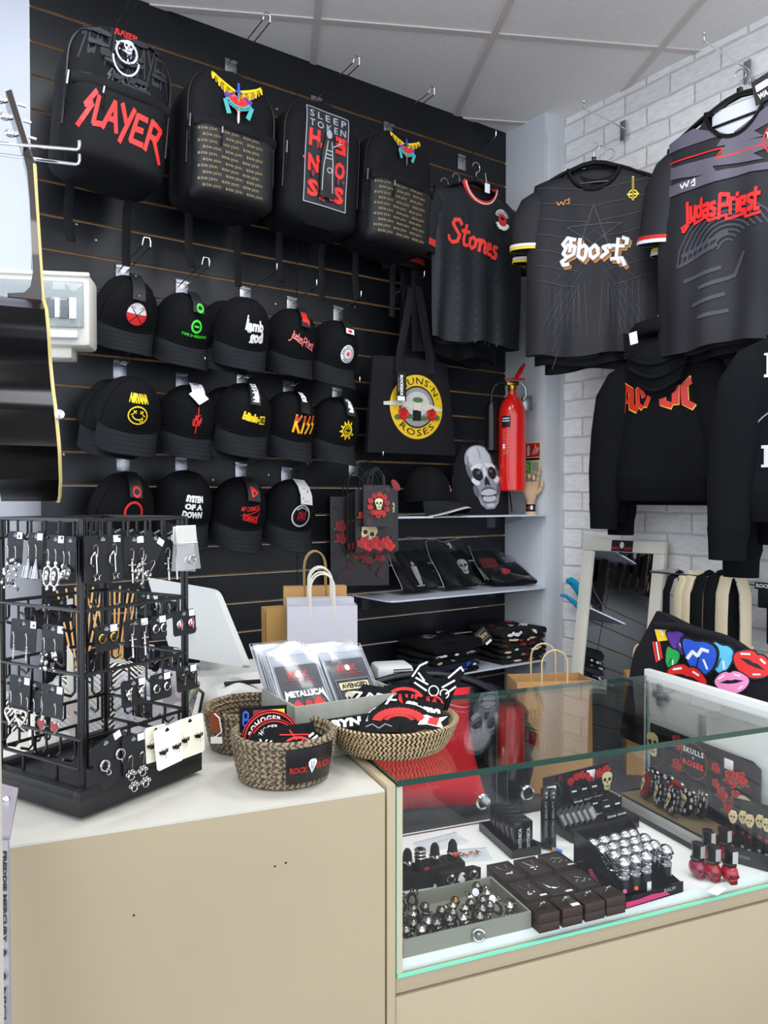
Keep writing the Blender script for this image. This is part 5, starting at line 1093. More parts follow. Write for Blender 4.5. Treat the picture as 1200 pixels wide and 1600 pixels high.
# bag with bright mouths
P=at(1104,1050,1.98); r=thing('tote_bag','black bag printed with bright cartoon mouths, slumped behind the showcase end panel','bag',mat4(P,R(-28),0,R(9)))
hb_=lambda z:.18-.03*max(0,z/.1); Fb=lambda x,z:.03*(1-min(1,abs(x)/hb_(z))**3)+.008*sin(20*x+12*z)
b=MB(); b.slab(hb_,-.22,.10,Fb,lambda x,z:-.03,26,20,CAN,top=lambda u:.10-.035*u-.02*u*u+.006*sin(5*u)); b.obj('bag_body',r,ang=60)
def lips(cx,cy,k,rot,m,kx=1):
    L=[(T_poly(chk([(-1,.05),(-.6,.5),(-.2,.68),(0,.54),(.2,.68),(.6,.5),(1,.05),(.6,-.5),(0,-.72),(-.6,-.5)])),BLA),(T_poly(chk([(-.92,.04),(-.57,.44),(-.2,.6),(0,.47),(.2,.6),(.57,.44),(.92,.04),(.57,-.43),(0,-.64),(-.57,-.43)])),m),(T_poly([(-.6,.02),(-.2,.14),(0,.1),(.2,.14),(.6,.02),(.2,-.06),(-.2,-.06)]),BLA),(T_line([(-.62,.22),(-.3,.38)],.09)+T_line([(.2,.38),(.45,.3)],.09)+T_line([(.25,-.38),(.5,-.24)],.07),WHT)]
    return [(xf(t,place(cx,cy,k,rot,k*kx)),m_) for t,m_ in L]
def tongue(cx,cy,a,b_,rot,m,zz=True):
    P=lambda q:[(-a*q,b_*.6*q),(-a*.9*q,b_*q),(-a*.2*q,b_*.85*q),(a*.3*q,b_*q),(a*q,b_*.7*q),(a*.95*q,-b_*.3*q),(a*.55*q,-b_*.95*q),(a*.1*q,-b_*q),(-a*.5*q,-b_*.6*q)]
    L=[(T_poly(chk(P(1.16))),BLA),(T_poly(chk(P(1))),m)]
    if zz: L+=[(T_line([(-a*.6,-b_*.2),(-a*.35,b_*.25),(-a*.05,b_*.05),(a*.15,b_*.5),(a*.5,b_*.45)],b_*.2),WHT)]
    L+=[(T_line([(a*.3,-b_*.1),(a*.55,-b_*.6)],b_*.12),WHT),(T_line([(a*.02,0),(-a*.05,-b_*.7)],b_*.06),BLA)]
    return [(rot2(xf(t,lambda x,y:(x+cx,y+cy)),rot,cx,cy),m_) for t,m_ in L]
p=Print(mf(Fb),.002,.02,.0003)
p.add(T_poly([(-.145,.09),(-.12,.098),(-.098,.08),(-.10,.06),(-.125,.05)]),YEL); p.add(T_line([(-.13,.085),(-.115,.07)],.006),WHT)
p.add(T_lines([[(-.135,.045),(-.118,.0)],[(-.122,.05),(-.108,.012)]],.006),RED); p.add(T_lines([[(-.128,.047),(-.113,.006)]],.004),WHT)
p.art(tongue(-.078,.06,.022,.03,20,PUR,False)); p.art(tongue(-.085,.018,.018,.026,-10,mt('bright_green_ink','#1fa04a',.5),False)); p.art(tongue(.028,.05,.026,.036,-6,SKY,False)); p.art(tongue(-.022,.04,.042,.042,4,BLU))
p.art(lips(.098,.052,.052,-18,RED)); p.art(lips(.062,.0,.046,20,mt('bubble_pink_ink','#f08cc0',.5))); p.art(lips(.055,-.045,.034,6,ORA)); p.art(lips(-.04,-.02,.056,-2,RED)); p.art(lips(-.115,-.05,.02,0,PNK)); p.obj('print',r)
b=MB(); b.tube([(-.14,-.02,.09),(-.08,-.03,.102),(.03,-.035,.095),(.12,-.02,.06)],.010,CAN,8,ry=.004,up=(0,0,1)); b.obj('handle',r)
# black pouch with card label, at the right edge
P=onB(1188,915,.06); r=thing('pouch','black pouch hanging from a chrome rod under a black card label, right edge','pouch',mat4(P,RB))
b=MB(); b.tube([(-.10,0,.004),(-.02,-.0,.0),(.1,0,0)],.003,CHR,8); b.tube([(-.1,0,.004),(-.115,0,-.004),(-.1,.0,-.012),(-.04,0,-.01)],.002,CHR,6); b.obj('rod',r)
b=MB(); b.box((.03,-.006,-.0),(.09,.0015,.022),CRD); b.box((.02,-.004,-.04),(.05,.0015,.06),CRD); o=b.obj('card_label',r); p=Print(lambda u,v,o_:(u,-.0072-o_,v),.0003,1); p.add(fit(T_text('ROCKSAX',.05),-.01,-.006,.07,.007),WHT); p.obj('print',o)
b=MB(); b.box((.09,-.01,-.115),(.12,.03,.14),BLK,bv=.012); b.obj('pouch_body',r)
# ================================================================ paper carrier bags
def carrier(name,label,_x,M,w,h,d,mat,hm,hh=.07,lean=0,grp=None,hc=.0025):
    r=thing(name,label,'paper bag',M,grp)
    b=MB(); x,y=w/2,d/2
    t=.0012
    pts=[(-x,-y),(x,-y),(x,y),(-x,y)]
    v=[(a,b_,0) for a,b_ in pts]+[(a*.995,b_*.86,h) for a,b_ in pts]+[(a*.985,b_*.8,h) for a,b_ in pts]+[(a*.985,b_*.9,.004) for a,b_ in pts]
    f=[(3,2,1,0),(12,13,14,15)]
    for i in range(4): j=(i+1)%4; f+=[(i,j,4+j,4+i),(4+i,4+j,8+j,8+i),(8+i,8+j,12+j,12+i)]
    b.add(v,f,mat); 
    for k in range(3): b.tube([(x*1.001,0,.02),(x*.99,0,h*.5),(x*1.001,0,h)],.0008,mat,4)
    b.obj('bag_body',r,ang=20)
    for s in(-1,1):
        b=MB(); q=[(-w*.17,s*y*.84,h-.03),(-w*.17,s*y*.84,h+hh*.55)]+[(-w*.17*cos(R(a)),s*y*.84,h+hh*.55+hh*.45*sin(R(a))) for a in range(20,180,20)]+[(w*.17,s*y*.84,h+hh*.55),(w*.17,s*y*.84,h-.03)]
        b.tube(q,hc,hm,8); b.obj('twisted_handle',r)
    return r
KH=mt('kraft_cord','#c9b285',.8); WH=mt('white_cord','#d9d2c2',.8)
# ================================================================ behind the counter
r=thing('stock_cabinet','low dark grey cabinet standing behind the showcase','cabinet',mat4((.80,2.28,0)))
DKG=mt('dark_grey_laminate','#3d3e44',.3,var=.05)
b=MB(); b.box((0,0,.30),(.84,.40,.60),DKG,bv=.004); b.obj('cabinet_body',r); b=MB(); b.box((0,0,.6125),(.87,.43,.022),DKG,bv=.003); b.obj('cabinet_top',r)
KZ=.625
q=hz(860,1232,KZ); carrier('kraft_bag','wide brown kraft carrier bag with cord handles behind the showcase glass','x',mat4((q.x,2.19,KZ),R(6)),.21,.30,.12,KRF,KH,.085)
carrier('kraft_bag','narrow brown kraft carrier bag standing in front of the mirror','x',mat4((.745,2.3,KZ),R(-8)),.085,.29,.07,KRF,KH,.075)
# quilted tub chair
QL=mt('black_quilted_leather','#181a1f',.42,spec=.5,bump=.1,bs=150)
cc=Vector((.095,1.99,0)); r=thing('tub_chair','black diamond quilted tub stool behind the counter','chair',mat4(cc,R(-10)))
def chs(u,v,inner):
    a=R(200-220*u); sa=sin(a); top=.74+.185*max(0,(sa+.35)/1.35)**.55
    z=.60+(top-.60)*v; rr=.235+.03*v
    q=.020*(abs(sin(PI*(u*10+v*2.5)))*abs(sin(PI*(u*10-v*2.5))))**.35
    rr=(rr-.05-q) if inner else rr+q
    return (cos(a)*rr,sin(a)*rr,z)
b=MB(); b.grid(lambda u,v:chs(u,v,True),132,40,QL); b.grid(lambda u,v:chs(1-u,v,False),132,40,QL)
rim=[(Vector(chs(i/60,1,True))+Vector(chs(i/60,1,False)))/2 for i in range(61)]; b.tube(rim,.011,QL,12); b.obj('quilted_back',r,ang=80)
b=MB(); b.lathe([(.0,.58),(.20,.58),(.215,.60),(.215,.70),(.2,.725),(.1,.735),(.0,.737)],QL,32); b.obj('seat',r,ang=60)
b=MB(); b.lathe([(.0,.0),(.21,.0),(.22,.012),(.06,.03),(.028,.05),(.028,.58)],CHR,28); b.obj('pedestal_base',r)
RC_=mt('red_cushion_cloth','#c40f20',.8,bump=.3,bs=300,var=.05,vs=6)
r=thing('cushion','bright red square cushion leaning in the tub stool behind the showcase','cushion',mat4((.045,1.69,.755),R(-6),R(-52),R(-7)))
sq=lambda x,z:(max(0,(1-(abs(x)/.178)**2.2))*max(0,(1-(abs(z-.155)/.155)**2.2)))**.45
b=MB(); b.slab(lambda z:.168-.018*sin(PI*z/.31)+.01,0,.31,lambda x,z:.055*sq(x,z)+.003*sin(30*x+9*z),lambda x,z:-.055*sq(x,z),28,28,RC_); b.obj('cushion_cover',r,ang=80)
# white label printer on the lower shelf side
P=at(612,1058,2.42); r=thing('receipt_printer','white label printer with dark vent slots beside the chair top','printer',mat4(P,R(14)))
b=MB(); b.box((0,0,.02),(.115,.10,.045),WPL,bv=.012); b.obj('housing',r); b=MB()
b=MB(); 
for k in range(4): b.box((.02,-.0505,.012+.007*k),(.055,.002,.0025),BLA)
b.obj('vent_grille',r)
b=MB(); b.box((0,.0,-P.z/2-.002),(.13,.12,P.z-.006),DKG,bv=.004); o=b.obj('printer_stand',None,M=mat4(P,R(14))); tag(o,'dark grey pedestal under the white label printer','stand')
# white paper bag pair and kraft bags on the back desk
BZ=CT-.02
dsk=thing('low_shelf_unit','dark low shelf unit against the slatted wall behind the paper bags','desk',mat4((-.50,2.14,0),RS))
b=MB(); b.box((.25,.06,.786),(.52,.30,.025),DKG,bv=.002); b.obj('shelf_top',dsk); b=MB(); b.box((.0,.06,.386),(.02,.28,.772),DKG); b.obj('side_panel',dsk); b=MB(); b.box((.49,.06,.386),(.02,.28,.772),DKG); b.obj('side_panel',dsk)
DZ=.80
def ondesk(px,Y): p=at(px,900,Y); return Vector((p.x,p.y,DZ))
carrier('paper_bag','white paper carrier bag in front, with white twisted handles, beside brown bags','x',mat4(ondesk(503,2.12),R(8)),.185,.336,.07,PAP,WH,.085)
carrier('paper_bag','second white paper carrier bag, only its left edge showing','x',mat4(ondesk(500,2.20),R(10)),.185,.345,.05,PAP,WH,.085)
carrier('kraft_bag','brown kraft carrier bag whose handles rise behind the white bags','x',mat4(ondesk(492,2.27),R(10)),.18,.37,.04,KRF,mt('kraft_dark_cord','#8f7446',.8),.10)
for k in range(3):
    r=thing('cardboard_sheet',('front flat brown cardboard mailer left of the white bags','middle flat brown cardboard mailer left of the white bags','rear flat brown cardboard mailer left of the white bags')[k],'cardboard',mat4(ondesk(434-3*k,2.16+.02*k),R(28),R(-3)),'flat brown mailers')
    b=MB(); b.box((0,0,.16),(.055 if k==0 else .06,.008,.32),mt('brown_card','#a8824a',.75,var=.06)); b.obj('card_sheet',r)
# point of sale screen, seen from behind
def quadslab(b,c,t,m,bev=.0):
    a,b_,c_,d=[Vector(x) for x in c]; n=(b_-a).cross(d-a).normalized()*t
    b.add([a,b_,c_,d,a+n,b_+n,c_+n,d+n],[(3,2,1,0),(4,5,6,7),(0,1,5,4),(1,2,6,5),(2,3,7,6),(3,0,4,7)],m)
WPL2=mt('warm_white_plastic','#bfc0bc',.35)
r=thing('till_screen','white till screen seen from behind, tilted, right of the earring stand','screen',mat4((0,0,0)))
b=MB(); TL,TR,BR,BL=at(230,902,1.80),at(334,920,1.62),at(384,1044,1.50),at(268,1024,1.66)
rc=[];N=5
for c0_,c1_,c2_ in ((BL,TL,TR),(TL,TR,BR),(TR,BR,BL),(BR,BL,TL)):
    a_=(c0_-c1_).normalized()*.02; e_=(c2_-c1_).normalized()*.02
    for i in range(N+1): t=i/N; rc.append(c1_+a_*(1-t)**2+e_*t**2)
n_s=(TR-TL).cross(BL-TL).normalized(); n_s=n_s if n_s.y>0 else -n_s
m_=len(rc); b.add(rc+[p+n_s*.016 for p in rc],[tuple(range(m_)),tuple(range(2*m_-1,m_-1,-1))]+[(i,(i+1)%m_,m_+(i+1)%m_,m_+i) for i in range(m_)],WPL2); b.obj('screen_shell',r,ang=30)
mid=(TL+TR+BR+BL)/4
b=MB(); b.tube([mid+n_s*.01,mid+n_s*.05-Vector((0,0,.06)),Vector((mid.x+.03,mid.y+.07,CT+.012))],[.03,.025,.035],WPL2,12); b.obj('neck',r)
fo=Vector((mid.x+.05,mid.y+.03,CT)); b=MB()
b.slab(lambda z:.11-.9*z*z*10*0-.02*(z/.05),0,.05,lambda x,z:.10-.7*z-.02*(abs(x)/.11)**2,lambda x,z:-.10+.5*z,14,6,WPL2,M=mat4(fo,R(20))); b.obj('base',r,ang=50)
r=thing('card_reader','curved white plastic dock between the till screen and the patch box','dock',mat4(at(372,1098,1.50),R(18)))
r.location.z=CT
b=MB(); b.slab(lambda z:.065-.03*(z/.06)**2,0,.06,lambda x,z:.05-.03*(z/.06)**2,lambda x,z:-.07+.02*z/.06,16,8,WPL2,top=lambda u:.035+.025*(1-u*u)); b.obj('dock_body',r,ang=60)
b=MB(); b.box((.01,.01,.058),(.07,.015,.006),BLA,bv=.002); b.obj('slot',r)
# pale wall cabinet behind the earring stand and consumer unit on the wall
r=thing('pale_cabinet','tall pale blue white cabinet behind the left edge of the earring stand','cabinet',mat4((-1.0,2.16,0),R(4)))
b=MB(); b.box((-.12,.0,.71),(.27,.30,1.42),mt('pale_blue_white_paint','#c6cbd6',.4),bv=.008); b.obj('cabinet_body',r)
b=MB(); b.prism([(.0,1.385),(-.008,1.395),(.008,1.395)],-.152,-.150,BLA); b.prism([(.0,1.385),(-.008,1.375),(.008,1.375)],-.152,-.150,BLA); b.obj('emblem',r)
P=at(67,482,2.08); r=thing('consumer_unit','cream electrical consumer unit with clear window, left end of slatted wall','electrical box',mat4(P,R(9)))
cw=mt('aged_white_plastic','#d8d6cb',.4)
b=MB(); b.box((0,.05,0),(.235,.10,.19),cw,bv=.012); b.box((0,.0,.092),(.235,.012,.012),cw,bv=.004); b.obj('enclosure',r)
b=MB(); b.box((.0,.06,-.108),(.13,.07,.03),cw,bv=.004); b.obj('cable_trunking',r)
b=MB(); b.box((.0,-.006,.012),(.205,.010,.12),mt('grey_recess','#9da2a6',.5),bv=.003); b.obj('recess',r)
b=MB()
for k in range(8): b.box((-.085+.018*k,-.014,.0),(.016,.008,.05),[WPL,GRY,mt('switch_grey','#5a6068',.4),WPL][k%4],bv=.001)
b.box((.055,-.014,.0),(.022,.008,.055),mt('switch_grey'),bv=.001); b.box((.078,-.014,.0),(.018,.008,.055),WPL,bv=.001); b.obj('breakers',r)
b=MB(); b.box((0,-.022,.012),(.212,.004,.13),GLS,bv=.001); b.obj('window_cover',r)
b=MB(); b.box((.025,-.012,-.068),(.13,.02,.022),WPL,bv=.006); b.obj('latch_bar',r)
# ================================================================ guitar hanging in profile
GL=mt('black_gloss_lacquer','#040405',.2,spec=.22); NK=mt('dark_neck_wood','#2a2018',.25,coat=.6); BND=mt('cream_binding','#d9c27c',.35)
Yg=1.62
def gp(px,py,Y=Yg): return at(px,py,Y)
# profile axis: local x = screen right (top of the instrument), z up, y = width
g=thing('acoustic_guitar','glossy black acoustic guitar with cream binding hanging in profile at the left edge','guitar',mat4(gp(50,780),R(25)))
gi=mat4(gp(50,780),R(25)).inverted()
L=lambda px,py:(gi@gp(px,py))
def gw(t):                                   # half width of the body from tail 0 to shoulder 1
    pts=[(0,.03),(.04,.10),(.12,.165),(.25,.195),(.4,.18),(.55,.135),(.66,.122),(.78,.14),(.9,.13),(.97,.07),(1,.03)]
    for (a,u),(c_,d) in zip(pts,pts[1:]):
        if t<=c_: k=(t-a)/(c_-a); k=k*k*(3-2*k); return u+(d-u)*k
    return .03
z0_=L(50,783).z; z1_=L(50,472).z; H_=z1_-z0_
xr=lambda t:L(91,783).x+(L(66,472).x-L(91,783).x)*t; dp=.105
b=MB(); v=[];f=[];n=40;rows=[0,.01,.03,.06,.1,.15,.2,.25,.3,.35,.4,.45,.5,.55,.6,.65,.7,.75,.8,.85,.9,.94,.97,.99,1]
yb=lambda t:gw(t)
for t in rows:
    w_=gw(t); z=z0_+H_*t; X=xr(t)
    for (xx,yy) in ((X,-w_),(X-dp,-w_),(X-dp,w_),(X,w_)): v.append((xx,yy,z))
for i in range(len(rows)-1):
    for k in range(4): a=i*4; f.append((a+k,a+(k+1)%4,a+4+(k+1)%4,a+4+k))
f.append((0,1,2,3)); f.append(tuple(len(v)-4+k for k in(3,2,1,0)))
b.add(v,f,GL); b.obj('body',g,ang=30)
b=MB()
for s in(-1,1): b.tube([(xr(t)+.001,s*gw(t),z0_+H_*t) for t in rows],.0035,BND,6); b.tube([(xr(t)-dp,s*gw(t),z0_+H_*t) for t in rows],.0025,BND,6) if 0 else None
b.tube([(xr(0)+.001,-.03,z0_),(xr(0)+.001,.03,z0_)],.0035,BND,6); b.obj('binding',g)
pn=[L(52,470),L(50,455),L(54,400),L(50,330),L(47,290),L(43,265)]
b=MB(); b.prism([(L(66,472).x,z1_),(L(12,472).x,z1_),(L(12,466).x,L(12,466).z),(L(38,462).x,L(38,462).z),(L(47,452).x,L(50,452).z),(L(51,430).x,L(51,430).z),(L(46,320).x,L(46,320).z),(L(42,275).x,L(42,275).z),(L(36,250).x,L(36,250).z),(L(44,236).x,L(44,236).z),(L(53,262).x,L(53,262).z)],-.024,.024,NK); b.obj('neck',g)
b=MB(); b.prism([(L(66,476).x,L(66,476).z),(L(70,476).x,L(70,476).z),(L(56,262).x,L(56,262).z),(L(51,262).x,L(51,262).z)],-.026,.026,BND); b.obj('fretboard',g)
b=MB()
for s in(-.018,-.011,-.004,.004,.011,.018): b.tube([(L(72.5,600).x,s,L(72,600).z),(L(57,262).x,s*.8,L(57,262).z),(L(44,232).x,s*.8,L(44,232).z)],.0006,CHR,4)
b.obj('strings',g)
b=MB(); b.prism([(L(44,236).x,L(44,236).z),(L(36,240).x,L(36,240).z),(L(9,162).x,L(9,162).z),(L(18,157).x,L(18,157).z)],-.034,.034,NK); b.obj('headstock',g)
for k in range(3):
    z=L(0,175+24*k).z; x=L(11+8*k,175).x
    for s in(-1,):
        b=MB(); b.tube([(x,s*.036,z),(x-.008,s*.036,z-.004)],.006,CHR,8); b.ball((x-.014,s*.038,z-.004),(.011,.007,.008),CHR,10); b.tube([(x+.02,s*.026,z),(x+.034,s*.026,z-.002)],.003,CHR,8); b.obj('tuning_peg',g)
b=MB(); b.lathe([(.008,0),(.005,.006),(.009,.012),(0,.014)],CHR,10,M=Matrix.Translation((L(86,660).x,-gw(.35),L(86,660).z))@Matrix.Rotation(PI/2,4,'X')); b.obj('strap_button',g)
r=thing('guitar_hook','two long chrome prongs with upturned ends reaching in from the left across the guitar neck','hook',mat4(gp(60,230),R(0)))
ri=mat4(gp(60,230),0).inverted(); q=lambda px,py,dy=0:(ri@gp(px,py,Yg+dy))
b=MB(); 
for (y0,y1,dy,tp) in ((224,234,-.045,220),(242,257,.045,241)):
    b.tube([q(-90,y0-6,dy),q(5,y0,dy),q(119,y1,dy),q(123,y1-1,dy),q(124,y1-5,dy),q(124,tp,dy)],.0035,CHR,8)
b.tube([q(-90,218,-.045),q(-90,236,.045)],.0035,CHR,8)
b.obj('prongs',r)
# clear poster holder with printed edge, bottom left
cm=mt('clear_perspex','#e9e4ea',.15,spec=.6)
P=at(12,1600,.78); r=thing('poster_holder','pale clear acrylic holder with black lettering down its edge, bottom left corner','poster holder',mat4(P,R(0)))
tp=at(12,1240,.9)-P
fl_=lambda px: (lambda q,t: Vector((t.x+(q.x-t.x)*1.0,q.y-.03,0))-P)(at(px,1620,.76),at(px,1312,.80))
b=MB(); quadslab(b,[at(-90,1620,.76)-P,at(18,1620,.76)-P,at(15,1312,.80)-P,at(-90,1312,.80)-P],.004,mt('lilac_white_acrylic','#958f96',.25)); quadslab(b,[fl_(-90),fl_(18),at(18,1620,.76)-P,at(-90,1620,.76)-P],.004,mt('lilac_white_acrylic')); b.obj('lettered_edge',r)
b=MB(); quadslab(b,[at(-90,1312,.80)-P,at(16,1312,.80)-P,at(29,1236,.93)-P,at(-90,1204,.93)-P],.004,mt('lilac_white_acrylic')); b.obj('folded_top',r)
b=MB(); b.ball(at(9.5,1251,.89)-P,(.005,.004,.006),CHR,10); b.obj('screw',r)
def tm(u,v,o): a=at(8.5+u*8,1325+v*290,.80-.04*v)-P; return a-Vector((0,o,0))
p=Print(tm,.007,.5); 
for s_,v0,v1 in (('FREDDIE MERCURY',0,.49),('&',.52,.57),('A NIGHT',.63,1.0)): p.add(xf(fit(T_text(s_,.05),0,0,1,1),lambda x,y,v0=v0,v1=v1:(y*.75+.12,v0+(v1-v0)*x)),BLA)
p.obj('lettering',r)
# ================================================================ earring stand
ES=Vector((-.383,.995,CT)); ER=R(58); MES=mat4(ES,ER); MEI=MES.inverted()
BW_=mt('black_stained_wood','#141414',.55,bump=.4,bs=60,var=.25,vs=30); WIRE=mt('black_powder_wire','#09090a',.3,spec=.6)
st=thing('earring_stand','black wire earring rack on a square black wooden base, left end of counter','display stand',MES)
S_=.212; b=MB()
b.box((S_/2,S_/2,.017),(S_,S_,.022),BW_,bv=.001)
for c_,d_ in (((S_/2,.008,.032),(S_,.016,.012)),((S_/2,S_-.008,.032),(S_,.016,.012)),((.008,S_/2,.032),(.016,S_-.032,.012)),((S_-.008,S_/2,.032),(.016,S_-.032,.012))): b.box(c_,d_,BW_,bv=.001)
b.obj('base',st)
b=MB(); b.lathe([(.07,0),(.07,.006),(0,.006)],PLK,24,c=(S_/2,S_/2,0)); b.obj('turntable',st)
a0,a1=.016,S_-.016; lev=[.382,.265,.182,.098]; R_=.0026
b=MB()
for x,y in ((a0,a0),(a1,a0),(a0,a1),(a1,a1)): b.tube([(x,y,.034),(x,y,.383)],.0034,WIRE,8); b.tube([(x,y,.383),(x,y,.386)],.0042,WIRE,8)
b.obj('corner_posts',st) if 0 else None
for x,y in ((a0,a0),(a1,a0),(a0,a1),(a1,a1)): b=MB(); b.tube([(x,y,.034),(x,y,.384)],.0036,WIRE,8); b.obj('post',st)
ex=[lambda t:(a0+(a1-a0)*t,a0),lambda t:(a0,a0+(a1-a0)*t),lambda t:(a0+(a1-a0)*t,a1),lambda t:(a1,a0+(a1-a0)*t)]
nrm=[(0,-1),(-1,0),(0,1),(1,0)]
for k,e in enumerate(ex):
    b=MB()
    for z in lev:
        p0_,p1_=e(0),e(1); b.tube([(p0_[0],p0_[1],z),(p1_[0],p1_[1],z)],R_,WIRE,6)
        if z<.38: b.tube([(p0_[0],p0_[1],z-.006+.012),(p1_[0],p1_[1],z+.006)],R_*.7,WIRE,6) if 0 else None
        for j in range(6):
            q=e((j+.5)/6); n=nrm[k]; b.tube([(q[0],q[1],z),(q[0],q[1],z-.022),(q[0]+n[0]*.006,q[1]+n[1]*.006,z-.027),(q[0]+n[0]*.018,q[1]+n[1]*.018,z-.022)],R_*.72,WIRE,6)
    for t in (.04,.96): q=e(t); b.tube([(q[0],q[1],.06 if t<.5 else .06),(q[0],q[1],.383)],R_*.8,WIRE,6)
    p0_,p1_=e(.04),e(.96); b.tube([(p0_[0],p0_[1],.06),(p1_[0],p1_[1],.06)],R_,WIRE,6)
    for t in (.3,.7): q=e(t); b.tube([(q[0],q[1],.06),(q[0],q[1],.026)],R_,WIRE,6)
    b.obj('wire_panel',st)
def face(px,py,f,off=.016):
    d=MEI.to_3x3()@ray(px,py); o=MEI@CAM
    if f=='R': t=(a0-off-o.y)/d.y
    elif f=='L': t=(a0-off-o.x)/d.x
    elif f=='B': t=(a1+.018-o.y)/d.y
    else: t=(a1+.018-o.x)/d.x
    return o+d*t
def EM(px,py,f,tilt=0,off=.016,roll=0):
    p=face(px,py,f,off); rz={'R':0,'L':-PI/2,'B':0,'X':-PI/2}[f]
    return MES@mat4(p,rz,R(tilt),R(roll))
def pend(b,kind,x,z,k=1.0):
    y=-.004
    if kind!='stud' and kind!='ring2': b.tube([(x-.003,y+.002,z+.001),(x-.003,y-.001,z+.006),(x,y-.002,z+.008),(x+.002,y-.002,z+.004),(x+.001,y-.001,z-.008)],.0005,SIL,5)
    z-=.010
    def blob(dx,dz,r,m=SIL): b.ball((x+dx*k,y,z+dz*k),(r*k,r*k*.6,r*k),m,8)
    if kind=='cameo':
        b.tube([(x+.0085*k*cos(a),y,z-.017*k+.0125*k*sin(a)) for a in [2*PI*i/20 for i in range(20)]],.0014,SIL,6,closed=True); b.ball((x,y,z-.017*k),(.008*k,.0018,.012*k),PLK,16)
        for a in range(0,360,45): b.ball((x+.0095*k*cos(R(a)),y,z-.017*k+.0138*k*sin(R(a))),.0016,SIL,6)
        b.ball((x,y-.002,z-.014*k),(.0038*k,.0016,.0044*k),WHT,10); b.box((x,y-.002,z-.0195*k),(.004*k,.002,.004*k),WHT); b.ball((x-.0015*k,y-.0035,z-.0148*k),(.001,.0006,.0012),BLA,6); b.ball((x+.0015*k,y-.0035,z-.0148*k),(.001,.0006,.0012),BLA,6)
        b.ball((x,y,z),(.003,.002,.003),SIL,8); b.ball((x,y,z-.033*k),(.0028,.002,.003),SIL,8)
    elif kind=='star':
        b.tube([(x,y,z+.006),(x,y,z-.018)],.0011,SIL,5); b.tube([(x-.001,y,z+.008),(x-.007,y,z+.002),(x-.008,y,z-.006),(x-.004,y,z-.010)],.001,SIL,5)
        P=[(x+(.006 if i%2==0 else .0026)*cos(R(90+36*i)),y,z-.023+(.006 if i%2==0 else .0026)*sin(R(90+36*i))) for i in range(10)]; b.tube(P,.0008,SIL,5,closed=True)
    elif kind=='heart':
        P=[(x+.0078*k*(sin(t)**3),y,z-.012*k+.0078*k*(13*cos(t)-5*cos(2*t)-2*cos(3*t)-cos(4*t))/16) for t in [2*PI*i/22 for i in range(22)]]
        b.tube(P,.001,SIL,5,closed=True); b.add(P+[(q[0],q[1]-.0015,q[2]) for q in P],[tuple(range(22,44)),tuple(range(21,-1,-1))]+[(i,(i+1)%22,22+(i+1)%22,22+i) for i in range(22)],mt('red_enamel','#8a0c16',.35))
    elif kind=='openheart':
        P=[(x+.012*k*(sin(t)**3),y,z-.014*k+.012*k*(13*cos(t)-5*cos(2*t)-2*cos(3*t)-cos(4*t))/16) for t in [2*PI*i/22 for i in range(22)]]; b.tube(P,.0013,SIL,6,closed=True)
    elif kind=='paw':
        for j in range(2):
            zc=z-.010-.016*j; xx=x+(.004 if j else 0); b.tube([(xx+.0045*cos(a),y,zc+.004*sin(a)) for a in [2*PI*i/10 for i in range(10)]],.0008,SIL,5,closed=True)
            for a in (30,70,110,150): b.tube([(xx+.0075*cos(R(a))+.0018*cos(q),y,zc+.0075*sin(R(a))+.0022*sin(q)) for q in [2*PI*i/7 for i in range(7)]],.0006,SIL,4,closed=True)
    elif kind=='sword':
        b.tube([(x,y,z+.004),(x,y,z-.028)],.0012,SIL,6); b.tube([(x-.006,y,z-.004),(x+.006,y,z-.004)],.0012,SIL,6); b.ball((x,y,z+.002),.0022,SIL,8); b.ball((x,y,z-.012),(.0024,.0018,.004),SIL,8)
    elif kind=='cone':
        b.lathe([(.001,0),(.0015,-.004),(.0065,-.026),(.0,-.028)],STL,8,c=(x,y,z)); 
        for j in range(3): b.tube([(x-.004+.004*j,y-.003,z-.010),(x-.005+.005*j,y-.005,z-.025)],.0006,SIL,4)
    elif kind=='cluster':
        rn=random.Random(int(x*9999)+int(z*7777))
        for j in range(16): b.ball((x+rn.uniform(-.007,.007)*k,y+rn.uniform(-.002,.001),z-rn.uniform(0,.032)*k),(rn.uniform(.0015,.0032),.0018,rn.uniform(.0015,.004)),SIL if j%3 else mt('aged_silver','#5d5a58',.3,metal=1),7)
    elif kind=='chain':
        for j in range(5): b.tube([(x+.0015*cos(a)*(1 if j%2 else .4),y,z-.004*j+.0022*sin(a)) for a in [2*PI*i/8 for i in range(8)]],.0005,SIL,4,closed=True)
    elif kind in('stud','ring2','redstud'):
        z+=.010; b.lathe([(.0058,-.001),(.0062,.001),(.0048,.0022),(.0042,.0014)],GOL if kind=='stud' else SIL,16,M=Matrix.Translation((x,-.002,z))@Matrix.Rotation(PI/2,4,'X')); b.ball((x,-.0032,z),(.0045,.0016,.0045),PLK if kind!='redstud' else mt('pink_enamel','#d22a4a',.2),10)
        if kind=='redstud': b.box((x-.001,-.0044,z+.001),(.002,.001,.006),WHT)
    elif kind=='bat':
        z+=.010; m=mt('bronze_metal','#4a3a2c',.3,metal=1) ; b.ball((x,-.003,z),(.0026,.002,.0034),m,8)
        for s in(-1,1): b.prism([(x+s*.001,z+.002),(x+s*.008,z+.004),(x+s*.0065,z-.001),(x+s*.004,z-.0005),(x+s*.0015,z-.003)],-.004,-.0025,m)
    elif kind=='skullstud':
        z+=.010; b.ball((x,-.003,z+.001),(.005,.003,.005),SIL,10); b.box((x,-.003,z-.0045),(.006,.004,.004),SIL,bv=.001)
